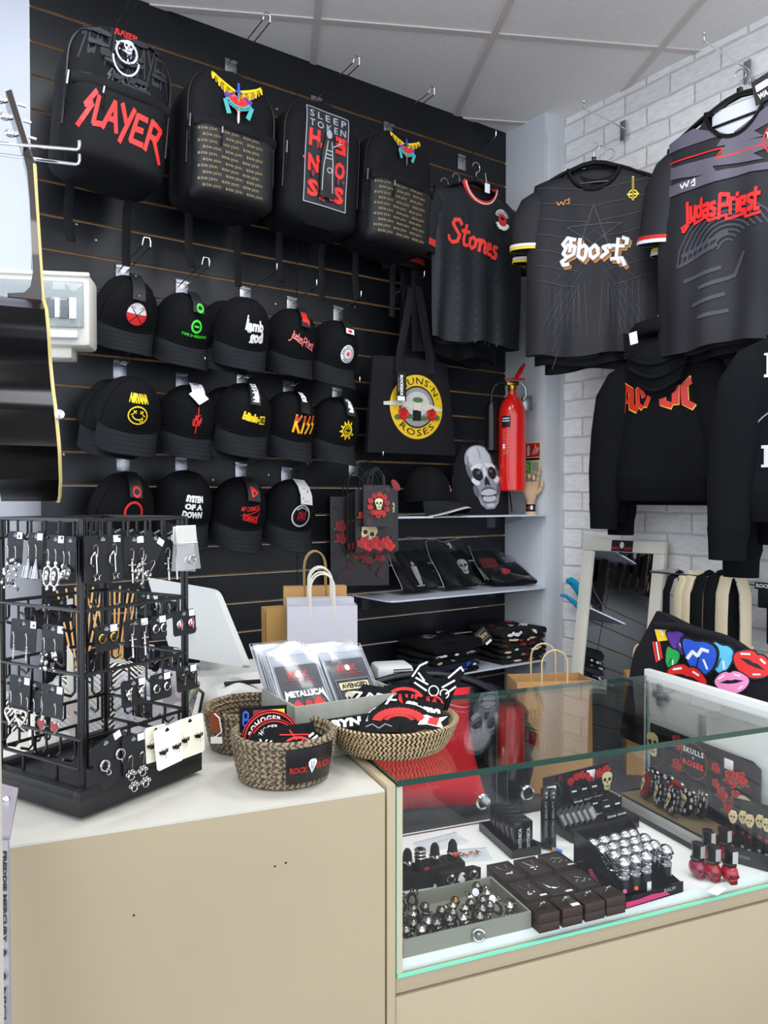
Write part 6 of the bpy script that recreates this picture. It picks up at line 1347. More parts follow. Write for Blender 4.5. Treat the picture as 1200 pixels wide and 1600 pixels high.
        for s in(-1,1): b.ball((x+s*.002,-.0055,z+.0005),.0012,BLA,6); b.tube([(x+s*.003,-.003,z+.004),(x+s*.006,-.003,z+.009)],.0009,SIL,5)
    elif kind=='cat':
        z+=.010; b.tube([(x+.0065*cos(a),-.003,z+.0065*sin(a)) for a in [2*PI*i/16 for i in range(16)]],.0013,SIL,6,closed=True); b.tube([(x+.002+.003*cos(a),-.003,z-.0105+.003*sin(a)*1.2) for a in [2*PI*i/12 for i in range(12)]],.0009,SIL,5,closed=True)
def ecard(px,py,f,w,h,kind,label,m=None,tilt=-4,roll=0,k=1,dz=.45,sticker=True,off=.016,gap=.5,z0=None,n=2):
    r=thing('earring_card',label,'earrings',EM(px,py,f,tilt,off,roll),'earring cards on the wire rack'); m=m or CRD
    b=MB(); c=.003; b.prism([(-w/2+c,0),(-w/2,-c),(-w/2,-h+c),(-w/2+c,-h),(w/2-c,-h),(w/2,-h+c),(w/2,-c),(w/2-c,0)],-.0004,.0004,m); b.obj('card',r)
    p=Print(lambda u,v,o:(u,-.0005-o,v),.0002,1); p.add(T_ell(0,-.006,.004,.002,10)+T_ell(0,-.0045,.002,.002,8),BLA if m is not CRD else mt('hang_hole_pale','#8d9096',.5)); p.obj('hang_hole',r)
    if sticker: b=MB(); b.box((w/2-.007,-.0008,-.0055),(.011,.0006,.009),TAG); b.obj('price_sticker',r)
    for s in ((-1,1) if n==2 else (0,)):
        b=MB(); pend(b,kind,s*w*gap*.5,-h*dz,k); b.obj('earring',r)
    return r
# right-hand face, top row
ecard(160,836,'R',.058,.062,'star','square black card with pair of chain and star earrings, top row',dz=.32)
ecard(209,837,'R',.034,.05,'sword','black card with pair of silver sword drop earrings, top row',dz=.5)
ecard(245,836,'R',.034,.058,'cluster','black card hanging tilted beside the clear bags, top row',roll=32,dz=.75,k=.7)
ecard(264,834,'R',.03,.05,'sword','black card half hidden behind the clear bags, top row',dz=.55,off=.012)
ecard(166,976,'R',.036,.034,'stud','black card with pair of round gold rimmed studs, second row',dz=.5)
ecard(212,967,'R',.042,.036,'sword','black card with pair of twisted bronze drop earrings, second row',dz=.35,k=.8)
ecard(247,962,'R',.028,.032,'ring2','narrow black card with round dark studs, second row',dz=.55)
ecard(287,953,'R',.044,.036,'redstud','black card with pair of pink and white round studs, second row',dz=.55)
ecard(208,1061,'R',.042,.036,'skullstud','black card with pair of horned skull studs, third row',dz=.55)
ecard(250,1052,'R',.038,.036,'ring2','black card with pair of ridged round studs, third row',dz=.55)
ecard(291,1040,'R',.040,.036,'bat','black card with a bronze winged stud pair, third row',dz=.5)
ecard(163,1155,'R',.052,.06,'cat','large black card with silver hoop and heart outline studs, bottom row',roll=-18,dz=.5,off=.03)
ecard(208,1148,'R',.038,.052,'paw','black card with dangling silver paw print earrings, bottom row',dz=.62,off=.034)
ecard(243,1134,'R',.038,.048,'bat','cream card with bat studs partly behind another cream card, bottom row',CCR,dz=.55,off=.026,roll=3)
ecard(260,1134,'R',.048,.056,'bat','white card with two dark bat studs, frontmost of the pale cards',mt('white_card','#efece2',.6),dz=.6,off=.034,roll=-4)
ecard(296,1120,'R',.053,.056,'bat','cream card with bat and cat studs at right end of bottom row',CCR,dz=.55,off=.028)
# clear bags
for k in range(2):
    r=thing('grip_bag',('front clear bag with a silver ring at top right corner of the rack','rear clear bag at top right corner of the rack')[k],'small bag',EM(291-4*k,822+3*k,'R',-5,.03-.008*k,5*k),'clear bags on the rack')
    b=MB(); b.grid(lambda a,t:((a-.5)*(.036+.01*t),-.002*sin(PI*a)*t,-.062*t),6,6,mt('cloudy_film','#cfcfcf',.25,alpha=.45)); b.box((0,.001,-.011),(.038,.001,.024),mt('white_card')); b.tube([(-.018,-.002,-.024),(.018,-.002,-.024)],.0008,WHT,4); b.obj('bag_film',r)
    b=MB(); b.tube([(.004+.006*cos(a),-.004,-.048+.005*sin(a)) for a in [2*PI*i/14 for i in range(14)]],.0014,SIL,6,closed=True); b.ball((.004,-.006,-.043),.0035,SIL,8); b.obj('ring',r)
# left-hand face
ecard(25,830,'L',.034,.045,'cluster','black card with heavy silver skeleton earrings at far left, top row',dz=.62,k=1.2)
ecard(57,832,'L',.032,.048,'cone','black card with pair of ridged silver cone drops, top row',dz=.5)
ecard(88,836,'L',.036,.05,'cameo','black card with pair of oval skull cameo earrings, top row',dz=.52,k=1.0,gap=.42)
ecard(111,838,'L',.022,.045,'cluster','black card with small square drops beside the front post, top row',dz=.6,k=.5,sticker=False)
ecard(38,968,'L',.056,.042,'chain','black card with long hooks at far left, second row',dz=.6)
ecard(84,976,'L',.044,.042,'cluster','black card with small blackened cluster earrings, second row',dz=.6,k=.7)
ecard(32,1056,'L',.046,.044,'openheart','black card with open silver heart earrings at far left, third row',dz=.65)
ecard(55,1064,'L',.028,.04,'chain','narrow black card overlapping the red heart card, third row',dz=.75,sticker=False,off=.012)
ecard(83,1070,'L',.044,.042,'heart','black card with pair of dark red enamel heart earrings, third row',dz=.70,gap=.62)
ecard(146,1062,'L',.05,.05,'bat','cream card seen nearly edge on inside the rack',CCR,dz=.5,off=-.09,roll=2) if 0 else None
# far faces (cards seen through the rack)
for k,(px,py,f,kind) in enumerate(((58,945,'B','chain'),(96,936,'B','bat'),(150,1015,'B','chain'),(225,925,'X','chain'),(262,928,'X','bat'),(228,1005,'X','chain'),(266,1010,'X','bat'),(222,1085,'X','chain'))):
    ecard(px,py,f,.042,.036,kind,('black card on the far left face, nearest the wall','black card on the far face behind the cameo earrings','black card low on the far face behind the front post','black card on the far right face under the incense sticks','black card on the far right face behind the white screen','black card second row down on the far right face','black card second row down, right end of far face','black card lowest on the far right face')[k],dz=.6,off=0)
# cream card pair inside
r=thing('earring_card','cream card turned edge on inside the rack, with coloured drops','earrings',MES@mat4((.06,.10,.20),R(62),0,R(-6)),'earring cards on the wire rack')
b=MB(); b.box((0,0,-.03),(.05,.001,.06),CCR,bv=.0003); b.obj('card',r); b=MB(); b.ball((.01,-.004,-.03),(.003,.002,.008),GOL,8); b.ball((-.008,-.004,-.03),(.003,.002,.008),mt('iridescent_bead','#b8a0b0',.2,metal=.5),8); b.obj('earring',r)
# things on the counter behind the rack
stripe=lambda nt,b_,tc:_stripe(nt,b_,tc)
def _stripe(nt,b_,tc):
    s1_=nt.nodes.new('ShaderNodeSeparateXYZ'); nt.links.new(tc.outputs['Object'],s1_.inputs[0])
    def mth(op,a,bb=None):
        n=nt.nodes.new('ShaderNodeMath'); n.operation=op
        for i,x in enumerate((a,bb)):
            if x is None: continue
            if isinstance(x,(int,float)): n.inputs[i].default_value=x
            else: nt.links.new(x,n.inputs[i])
        return n.outputs[0]
    zz=mth('PINGPONG',s1_.outputs['X'],.03); v=mth('MULTIPLY',mth('ADD',mth('ADD',zz,s1_.outputs['Z']),mth('MULTIPLY',s1_.outputs['Y'],.6)),95)
    w_=mth('GREATER_THAN',mth('FRACT',v),.5); cr=nt.nodes.new('ShaderNodeMix'); cr.data_type='RGBA'; cr.inputs['A'].default_value=lin('#121212'); cr.inputs['B'].default_value=lin('#d4cfc4')
    nt.links.new(w_,cr.inputs['Factor']); nt.links.new(cr.outputs['Result'],b_.inputs['Base Color'])
CHV=mt('chevron_knit','#888888',.9,bump=.4,bs=300,fn=_stripe)
p=hz(185,1150,CT); r=thing('striped_bag','black and cream chevron patterned cloth bag behind the earring rack','bag',mat4((p.x-.075,1.44,CT),R(12)))
hb2=lambda z:.165-.35*z*.3; Fb2=lambda x,z:.05*(1-min(1,abs(x)/hb2(z))**2)*(1-z/.14)**.5+.004*sin(40*x)
b=MB(); b.slab(hb2,0,.115,Fb2,lambda x,z:-.05*(1-min(1,abs(x)/hb2(z))**2)*(1-z/.14)**.5,24,14,CHV,top=lambda u:.085+.03*sin(3*u+1)); b.obj('bag_body',r,ang=70)
p=hz(188,1120,CT); r=thing('incense_jar','glass jar holding a spray of pale wooden sticks behind the earring rack','incense holder',mat4((p.x-.055,1.62,CT)))
b=MB(); b.lathe([(.0,0),(.026,0),(.028,.01),(.028,.06),(.018,.075),(.018,.085),(.015,.085),(.015,.073),(.025,.058),(.025,.006),(0,.005)],mt('smoky_glass','#cfd0d6',.05,trans=.9),24); b.obj('jar',r)
rn=random.Random(3); STK=mt('pale_stick','#d9a765',.6)
for k in range(9):
    a=-.26+.062*k+rn.uniform(-.015,.015); d2=rn.uniform(-.12,.12); ln_=rn.uniform(.205,.235)
    b=MB(); b.tube([(-.3*a*.05,0,.01),(sin(a)*ln_,d2*.15,cos(a)*ln_)],.0019,STK,6); b.obj('stick',r)
p=at(150,905,1.5)
for k,(px,Y,a) in enumerate(((112,1.5,-2),(124,1.5,2))):
    pass
r=thing('incense_holder','second spray of pale wooden sticks seen left of the front post','incense holder',mat4((-.60,1.56,CT)))
b=MB(); b.lathe([(.0,0),(.024,0),(.024,.07),(.014,.08),(.0,.08)],mt('dark_jar','#26262a',.2),20); b.obj('jar',r)
for k in range(6):
    a=-.18+.07*k; b=MB(); b.tube([(0,0,.02),(sin(a)*.2,.01*k-.02,cos(a)*.235)],.0019,STK,6); b.obj('stick',r)
# white boxes low behind rack, left
p=hz(30,1185,CT); r=thing('lettered_box','white box with large black vertical letters behind the rack at far left','box',mat4((p.x,1.33,CT),R(30)))
b=MB(); b.box((0,0,.035),(.04,.03,.07),mt('white_card'),bv=.001); b.obj('carton',r); p=Print(lambda u,v,o:(u,-.0155-o,.035+v),.0003,1); p.add(rot2(fit(T_text('ORBRO',.08),-.03,-.012,.03,-.001),90),BLA); p.add(rot2(fit(T_text('QUBRO',.08),-.03,.002,.03,.013),90),BLA); p.obj('print',r)
# clear crumpled purse with glitter
def _glit(nt,b_,tc):
    v=nt.nodes.new('ShaderNodeTexVoronoi'); v.inputs['Scale'].default_value=260; nt.links.new(tc.outputs['Object'],v.inputs['Vector'])
    h=nt.nodes.new('ShaderNodeHueSaturation'); h.inputs['Saturation'].default_value=.65; h.inputs['Value'].default_value=.6; nt.links.new(v.outputs['Color'],h.inputs['Color']); nt.links.new(h.outputs[0],b_.inputs['Base Color'])
GLT=mt('holographic_glitter','#88aacc',.25,metal=.6,fn=_glit)
p=hz(322,1110,CT)
for k in range(2):
    r=thing('glitter_sunglasses',('holographic glitter framed sunglasses standing behind the earring rack','second glitter framed sunglasses, partly hidden by the rack post')[k],'sunglasses',mat4((p.x-.02-.035*k,1.45+.02*k,CT+.002),R(30),0,R(16)),'glitter sunglasses')
    b=MB(); b.box((0,0,.037),(.016,.012,.074),GLT,bv=.003); b.box((-.028,.0,.07),(.05,.008,.008),GLT,bv=.002); b.box((-.028,.0,.012),(.05,.008,.008),GLT,bv=.002); b.obj('frame',r)
    b=MB(); b.box((-.03,.001,.041),(.042,.003,.052),PLK,bv=.001); b.obj('lens',r); b=MB(); b.tube([(.008,.003,.06),(.03,.03,.05),(.04,.05,.01)],.003,PLK,6); b.obj('temple_arm',r)
# purple and amber stones in clear bags behind rack
for k,(px,Y,c_,nm) in enumerate(((215,1.36,'#8f86a8','crumpled clear bag of pale lilac stones behind the rack'),(120,1.34,'#a88a5a','clear bag of amber coloured beads behind the rack'),(262,1.42,'#b9aab2','clear bag of mixed tumbled stones right behind the rack'))):
    pz=hz(px,1150,CT); q=at(px,1100,Y); r=thing('stone_bag',nm,'bag',mat4((q.x,Y,CT+(.0 if k else .0)),R(20*k)))
    b=MB(); b.slab(lambda z:.04-.1*z*.3,0,.11,lambda x,z:.018*(1-(abs(x)/.045)**2)+.004*sin(90*x+70*z),lambda x,z:-.016,14,14,mt('cloudy_film2','#d6d6dc',.15,alpha=.4),top=lambda u:.10+.01*sin(7*u+k)); b.obj('bag_film',r)
    for j in range(7): b=MB(); b.ball((random.Random(j+9*k).uniform(-.025,.025),0,.012+.011*j),(.010,.008,.009),mt('stone_%s'%('lilac','amber','mixed')[k],c_,.25),8); b.obj('stone',r)
# ================================================================ baskets
def braid(nt,b_,tc,c1,c2,c3,n,k,thr=.5,noise=.25):
    s1_=nt.nodes.new('ShaderNodeSeparateXYZ'); nt.links.new(tc.outputs['Object'],s1_.inputs[0])
    def mth(op,a,bb=None):
        q=nt.nodes.new('ShaderNodeMath'); q.operation=op
        for i,x in enumerate((a,bb)):
            if x is None: continue
            if isinstance(x,(int,float)): q.inputs[i].default_value=x
            else: nt.links.new(x,q.inputs[i])
        return q.outputs[0]
    ang=mth('ARCTAN2',s1_.outputs['Y'],s1_.outputs['X']); zz=mth('PINGPONG',s1_.outputs['Z'],k)
    rad=mth('SQRT',mth('ADD',mth('MULTIPLY',s1_.outputs['X'],s1_.outputs['X']),mth('MULTIPLY',s1_.outputs['Y'],s1_.outputs['Y'])))
    nz=nt.nodes.new('ShaderNodeTexNoise'); nz.inputs['Scale'].default_value=120; nt.links.new(tc.outputs['Object'],nz.inputs[0])
    v=mth('ADD',mth('ADD',mth('MULTIPLY',ang,n/(2*PI)),mth('MULTIPLY',zz,.55/k)),mth('MULTIPLY',nz.outputs['Fac'],noise))
    w_=mth('GREATER_THAN',mth('FRACT',v),thr); cr=nt.nodes.new('ShaderNodeMix'); cr.data_type='RGBA'; cr.inputs['A'].default_value=lin(c1); cr.inputs['B'].default_value=lin(c2)
    nt.links.new(w_,cr.inputs['Factor'])
    n3=nt.nodes.new('ShaderNodeTexNoise'); n3.inputs['Scale'].default_value=260; n3.inputs['Detail'].default_value=3; nt.links.new(tc.outputs['Object'],n3.inputs[0])
    m2=nt.nodes.new('ShaderNodeMix'); m2.data_type='RGBA'; m2.inputs['B'].default_value=lin(c3); nt.links.new(cr.outputs['Result'],m2.inputs['A'])
    f=mth('MULTIPLY',mth('GREATER_THAN',n3.outputs['Fac'],.56),.55); nt.links.new(f,m2.inputs['Factor']); nt.links.new(m2.outputs['Result'],b_.inputs['Base Color'])
    bp=nt.nodes.new('ShaderNodeBump'); bp.inputs['Strength'].default_value=.7; bp.inputs['Distance'].default_value=.0015; nt.links.new(w_,bp.inputs['Height']); nt.links.new(bp.outputs[0],b_.inputs['Normal'])
BK1=mt('mottled_rope','#8a7a5c',.9,fn=lambda nt,b_,tc:braid(nt,b_,tc,'#43382c','#94846a','#655844',46,.0045,.42,1.6))
BK2=mt('zigzag_rope','#8a7a5c',.9,fn=lambda nt,b_,tc:braid(nt,b_,tc,'#15120e','#c2a67c','#a98f66',88,.0045,.5,.08))
def basket(x,y,z,rt,rb,h,m,label,rings,n=56):
    r=thing('rope_basket',label,'basket',mat4((x,y,z)))
    pr=[]; K=rings
    def rad(t): return rb+(rt-rb)*(t**.55)
    for i in range(K):
        for j in range(5):
            t=(i+j/5)/K; pr.append((rad(t)+(.0034 if m is BK1 else .0022)*sin(PI*j/5)-.001,h*t))
    out=[(0,0),(rb*.6,.0)]+pr+[(rt+.001,h+.001),(rt-.003,h+.0035),(rt-.008,h+.001)]
    inn=[(q[0]-.010+.0,max(q[1],.006)) for q in reversed(pr)]+[(0,.006)]
    b=MB(); b.lathe(out+inn,m,72); b.obj('basket_wall',r,ang=70); return r
B1=basket(-.148,1.168,CT,.0765,.061,.068,BK1,'mottled rope basket of patches with a black name label, front of counter',8)
lc=lambda u,v,o:((.0775+.0-.010*max(0,(.05-v)/.05)**1.2+o)*sin(u/.075),-(.0775-.010*max(0,(.05-v)/.05)**1.2+o)*cos(u/.075),v)
b=MB(); b.grid(lambda a,t:lc(.012+a*.075,.012+t*.05,.0028),16,6,mt('black_leather_label','#100c0b',.3,spec=.6)); b.grid(lambda a,t:lc(.012+(1-a)*.075,.012+t*.05,.0018),16,6,mt('black_leather_label')); lb=b.obj('name_label',B1)
p=Print(lc,.0034,.006); p.add(fit(T_text('ROCK',.045),.017,.028,.042,.037)+fit(T_text('SUCH',.045),.056,.030,.08,.040),mt('dim_red_print','#a51e18',.4)); p.add(xf(T_poly([(0,-1),(.55,.1),(.62,.6),(.35,.95),(0,1),(-.35,.95),(-.62,.6),(-.55,.1)]),place(.049,.036,.0105)),WHT); p.add(T_lines([[(.047,.043),(.0475,.034),(.0505,.034),(.051,.043)],[(.0485,.034),(.049,.03)]],.0012),GRY); p.obj('print',lb)
B2=basket(-.222,1.318,CT,.076,.062,.066,BK1,'mottled rope basket with a tan leather tab, standing behind the front basket',8)
b=MB(); b.grid(lambda a,t:((.079+.003)*sin(-.75+.30*a),-(.079+.003)*cos(-.75+.30*a),.072-.032*t),6,3,mt('tan_leather','#8e4a22',.4)); b.grid(lambda a,t:((.079+.001-.012*t)*sin(-.75+.30*(1-a)),-(.079+.001-.012*t)*cos(-.75+.30*(1-a)),.0725-.004*t),6,3,mt('tan_leather')); b.obj('leather_tab',B2)
b=MB(); b.tube([(-.046,-.069,.07),(-.036,-.08,.066),(-.032,-.083,.045),(-.044,-.08,.035)],.0012,WHT,5); b.box((-.040,-.083,.032),(.018,.0015,.010),mt('white_card')); b.obj('swing_tag',B2)
B3=basket(.012,1.275,GT+.0005,.1075,.078,.046,BK2,'wide shallow black and cream zigzag basket of patches on the glass top',5)
# ---- embroidered patches
def patch(M,label,outline,art,edge=None,name='embroidered_patch',grp='band patches in the baskets',th=.0018):
    r=thing(name,label,'patch',M,grp)
    b=MB(); b.prism(outline,-th/2,th/2,BLK); b.obj('backing',r)
    if edge: b=MB(); b.tube([(p_[0],0,p_[1]) for p_ in outline],.0011,edge,5,closed=True); b.obj('stitched_border',r)
    p=Print(lambda u,v,o:(u,-th/2-o,v),.0004,.5); p.art(art); p.obj('embroidery',r); return r
def circ(r_,n=28,a0_=0,a1_=360,b_=None): return [(r_*cos(R(a0_+(a1_-a0_)*i/n)),(b_ or r_)*sin(R(a0_+(a1_-a0_)*i/n))) for i in range(n)]
rect=lambda w_,h_:[(-w_/2,-h_/2),(w_/2,-h_/2),(w_/2,h_/2),(-w_/2,h_/2)]
c1=Vector((-.148,1.168,CT))
def PM(c,dx,dy,dz,rz,rx,ry=0): return mat4(c+Vector((dx,dy,dz)),R(rz),R(rx),R(ry))
patch(PM(c1,-.033,.018,.062,12,-14,0),'square patch with blue edge lettering at the back of the front basket',rect(.07,.07),[(rot2(fit(T_text('CLASSIC',.05),-.03,-.004,.03,.006),90,0,0) and xf(rot2(fit(T_text('CLASSIC',.05),-.03,-.005,.03,.005),-90),lambda x,y:(x-.026,y)),BLU),(T_rect(-.015,.0,.03,.03),RED2),(T_poly([(.012,.03),(.032,.03),(.032,.01)]),YEL)],BLA)
patch(PM(c1,-.020,.006,.052,14,-20,0),'large black round topped patch with curved cream lettering and red border, rear',circ(.042)  ,[(T_ring(0,0,.039,.002),RED),(arctext('BOHOGER',0,0,.026,165,60,.009,.03),WHT)],RED)
patch(PM(c1,-.014,-.004,.046,16,-24,0),'black round patch with pale letter block and red border, in front of the lettered one',circ(.038),[(T_ring(0,0,.035,.0015),RED),(arctext('ROHOGER',0,0,.022,165,75,.008,.03),WHT),(T_rect(.0,.008,.012,.026),BON),(T_ring(.006,.015,.003,.0015),BLA),(T_star(.024,.006,.005,4,.4),RED)],RED)
patch(PM(c1,.012,-.012,.055,8,-52,-6),'black patch with red hooded figure outline on top of the front basket',rect(.075,.055),[(T_arc(.008,-.012,.02,.016,10,175,.004,12),RED),(T_lines([[(-.015,.012),(.03,.006)],[(0,.018),(.008,.0)],[(.012,-.008),(.02,.002)]],.002),RED)],None)
patch(PM(c1,-.026,-.03,.052,-12,-55,10),'black patch with white brush character near the left rim of front basket',rect(.055,.035),[(T_lines([[(-.01,.010),(.01,-.01)],[(.008,.012),(-.008,-.01)],[(-.012,.0),(.012,.003)],[(.0,.012),(.0,-.01)]],.0025),WHT),(T_lines([[(-.024,-.012),(-.014,-.004)],[(-.02,-.014),(-.012,-.010)]],.003),WHT)])
patch(PM(c1,.038,-.006,.056,-20,-40,24),'small black patch with slanted white strokes at the right rim of front basket',rect(.034,.03),[(T_lines([[(-.006,-.01),(.0,.01)],[(.002,-.01),(.008,.01)]],.004),WHT)])
patch(PM(c1,.004,-.036,.050,4,-60,0),'black patch with white spiky letters at front rim of front basket',rect(.07,.03),[(fit(T_text('XANSX',.08),-.03,-.012,.03,.006),WHT)])
c3=Vector((.012,1.275,GT))
patch(PM(c3,-.060,-.030,.047,14,-60,-6),'long black patch with white gothic letters at left of the wide basket',rect(.085,.026),[(fit(T_text('BYN A',.06,.2),-.038,-.009,.036,.009),WHT)])
patch(PM(c3,-.024,.012,.058,6,-38,0),'dark pointed patch with slanted white angular letters in the wide basket',[(-.045,-.03),(.03,-.035),(.046,.0),(.02,.035),(-.02,.042),(-.046,.01)],[(fit(T_lines([[(0,1),(.6,1),(.2,.2)],[(.8,0),(1.2,1),(1.6,.6)],[(1.8,0),(1.8,1),(2.3,.9)],[(2.5,0),(2.9,1)],[(2.6,.5),(3.2,.5)]],.18),-.038,.004,.034,.03,-8),WHT),(fit(T_text('RED',.07),-.03,-.02,.018,.0),WHT)])
patch(PM(c3,.012,-.028,.052,0,-62,0),'red feathered arc patch at the front of the wide basket',[(p_[0],p_[1]) for p_ in circ(.05,24,0,360,.034)],[(T_arc(0,-.01,.036,.026,10,170,.014,14),RED),(T_arc(0,-.008,.022,.014,15,165,.004,10),RED)]+[(T_lines([[(.018*cos(R(a)),-.01+.012*sin(R(a))),(.044*cos(R(a)),-.01+.034*sin(R(a)))] for a in range(20,170,10)],.0012),RED3)])
patch(PM(c3,.022,.026,.066,-4,-26,0),'black patch with red dripping letters under a red arc in the wide basket',rect(.07,.05),[(T_arc(0,.0,.03,.02,20,160,.005,12),RED),(fit(T_lines([[(0,0),(0,1)],[(0,1),(.5,.6),(0,.5)],[(.8,0),(1,1),(1.3,0)],[(1.6,1),(1.9,0),(2.2,1)],[(2.5,0),(2.5,1),(3,1)]],.22),-.027,-.015,.028,.012),RED)])
patch(PM(c3,.050,-.002,.058,-10,-44,8),'black patch with curly white script in the wide basket',rect(.065,.035),[(fit(T_text('Slipmo',.07),-.03,-.012,.03,.012),WHT)])
patch(PM(c3,.062,.022,.062,-16,-30,6),'black patch with red flame letters beside the horned skull patch',rect(.05,.034),[(T_lines([[(-.02,-.01),(-.016,.01),(-.010,-.008),(-.004,.012),(.002,-.008),(.008,.01),(.014,-.01)]],.004),RED),(T_arc(.006,-.002,.018,.016,-30,110,.003,8),RED)])
horn=[(-.045,.02),(-.03,.045),(-.012,.05),(-.018,.03),(.0,.018),(.02,.026),(.045,.045),(.046,.03),(.03,.0),(.02,-.03),(-.01,-.035),(-.03,-.01)]
patch(PM(c3,.074,.028,.082,-10,-12,0),'black horned skull patch with white outlines sticking up from the wide basket',horn,[(T_lines([[(-.04,.022),(-.028,.04),(-.016,.046)],[(.02,.022),(.04,.04),(.044,.034)],[(-.036,.012),(-.016,.0)],[(-.034,.02),(-.014,.01)],[(-.03,.028),(-.02,.016)],[(.01,.006),(.03,.018)],[(.016,-.004),(.032,.008)]],.003),WHT),(T_ring(-.004,.0,.008,.002)+T_ring(.014,-.004,.007,.002),WHT)])
patch(PM(c3,.058,-.034,.050,-14,-64,4),'white and red striped explosion patch at the right front of the wide basket',rect(.06,.036),[(T_poly([(-.028,.0),(-.006,.012),(.01,.006),(.028,.014),(.02,-.002),(.028,-.014),(.0,-.010),(-.02,-.014)]),WHT),(T_poly([(.0,.006),(.016,.008),(.016,-.01),(.0,-.008)]),RED)])
patch(PM(c3,-.02,-.055,.046,2,-66,0),'small dark patch with grey scribble near the front rim of the wide basket',rect(.06,.026),[(T_lines([[(-.02,0),(-.01,.006),(0,-.004),(.01,.006),(.02,0)]],.002),GRY)])
# ================================================================ box of packaged patches
PB=at(461,1114.6,1.215); RPB=R(30)
PB.z=CT+.001; r=thing('patch_box','grey woven fabric box holding two rows of packaged patches','box',mat4(PB,RPB))
FB=mt('grey_fabric','#8e9086',.85,bump=.5,bs=500,var=.1,vs=60); W_,D_,H_=.198,.14,.088
for c_,d_ in (((W_/2,.0025,H_/2),(W_,.005,H_)),((W_/2,D_-.0025,H_/2),(W_,.005,H_)),((.0025,D_/2,H_/2),(.005,D_-.01,H_)),((W_-.0025,D_/2,H_/2),(.005,D_-.01,H_)),((W_/2,D_/2,.003),(W_-.01,D_-.01,.006))):
    b=MB(); b.box(c_,d_,FB,bv=.001); b.obj('side_panel',r)
MPB=mat4(PB,RPB)
def packet(x,y,w_,label,art,n_top=.034,seed=0,tilt=44,headart=True):
    q=thing('packaged_patch',label,'packaged patch',MPB@mat4((x,y,.048),R(random.Random(seed).uniform(-1.5,1.5)),R(-tilt)),'packaged patches in the grey box')
    h=.108; b=MB(); b.box((0,0,h/2),(w_*.86,.0014,h),mt('grey_blue_card','#23262e',.35)); b.obj('backing_card',q)
    b=MB(); b.grid(lambda a,t:((a-.5)*w_,-.0024-.0008*sin(9*a+7*t+seed),-.004+(h+n_top)*t),6,8,FILM); b.grid(lambda a,t:((a-.5)*w_,.0016,-.004+(h+n_top)*t),1,1,mt('milky_film','#bcc2cc',.3,alpha=.55)); b.tube([(-w_/2,-.001,-.004),(-w_/2,-.001,h+n_top),(w_/2,-.001,h+n_top),(w_/2,-.001,-.004)],.0006,WHT,4); b.tube([(-w_/2,-.001,h+n_top-.012),(w_/2,-.001,h+n_top-.012)],.0008,WHT,4); b.obj('film_sleeve',q,ang=180)
    if art:
        p=Print(lambda u,v,o:(u,-.0008-o,v),.0003,.5)
        p.add(fit(T_text('ROX',.06),-.02,.083,.018,.097),RED3); p.add(T_ell(0,.09,.005,.006,10),WHT); p.add(T_line([(-.026,.078),(.026,.078)],.0012)+T_line([(-.02,.074),(.02,.074)],.0008),RED3); p.art(art); p.obj('print',q)
    return q
for k in range(8):
    packet(.052,.118-.0105*k,.088,('rearmost packaged patch of the left row','second packaged patch from the back, left row','third packaged patch from the back, left row','fourth packaged patch from the back, left row','fifth packaged patch from the back, left row','sixth packaged patch from the back, left row','packaged patch directly behind the spiky white lettered one','front packaged patch of the left row with spiky white lettering and red figures')[k],
      [(fit(T_text('METALLICA',.06),-.034,.046,.034,.058),WHT),(T_poly([(-.038,.03),(-.034,.06),(-.030,.05)])+T_poly([(.038,.03),(.034,.06),(.030,.05)]),WHT),(T_ell(-.018,.026,.010,.013,9,wob=.2),RED),(T_ell(.02,.028,.010,.014,9,wob=.2),RED),(T_ell(.001,.03,.007,.009,9),RED3),(T_ell(.002,.014,.012,.009,9,wob=.2),BON),(T_ell(-.012,.008,.008,.005,7),RED)] if k==7 else None,seed=k)
for k in range(5):
    packet(.148,.105-.014*k,.086,('rearmost packaged patch of the right row','second packaged patch from the back, right row','third packaged patch from the back, right row','packaged patch directly behind the twin skull one','front packaged patch of the right row with white banner over pale skulls')[k],
      [(T_rect(-.032,-.002,.032,.066),BLA),(T_lines([[(-.032,-.002),(-.032,.066),(.032,.066),(.032,-.002)]],.001),GRY),(T_rect(-.028,.046,.028,.060),BON),(fit(T_text('AVENGED',.05),-.025,.048,.025,.058),BLA)]+[(xf(t,place(-.014,.026,.016)),m) for t,m in A_skull(mt('bone_grey_ink','#b9b4a4',.5),BLA)]+[(xf(t,place(.014,.026,.016)),m) for t,m in A_skull(mt('bone_grey_ink'),BLA)] if k==4 else None,seed=20+k,n_top=.028)
# ================================================================ inside the showcase (counter frame)
MCI=MC.inverted()
def C(px,py,h=0):
    p=MCI@hz(px,py,FZ+h); return p
def CM(x,y,z=0,rz=0,rx=0,ry=0): return MC@mat4((x,y,FZ+.0005+z),R(rz),R(rx),R(ry))
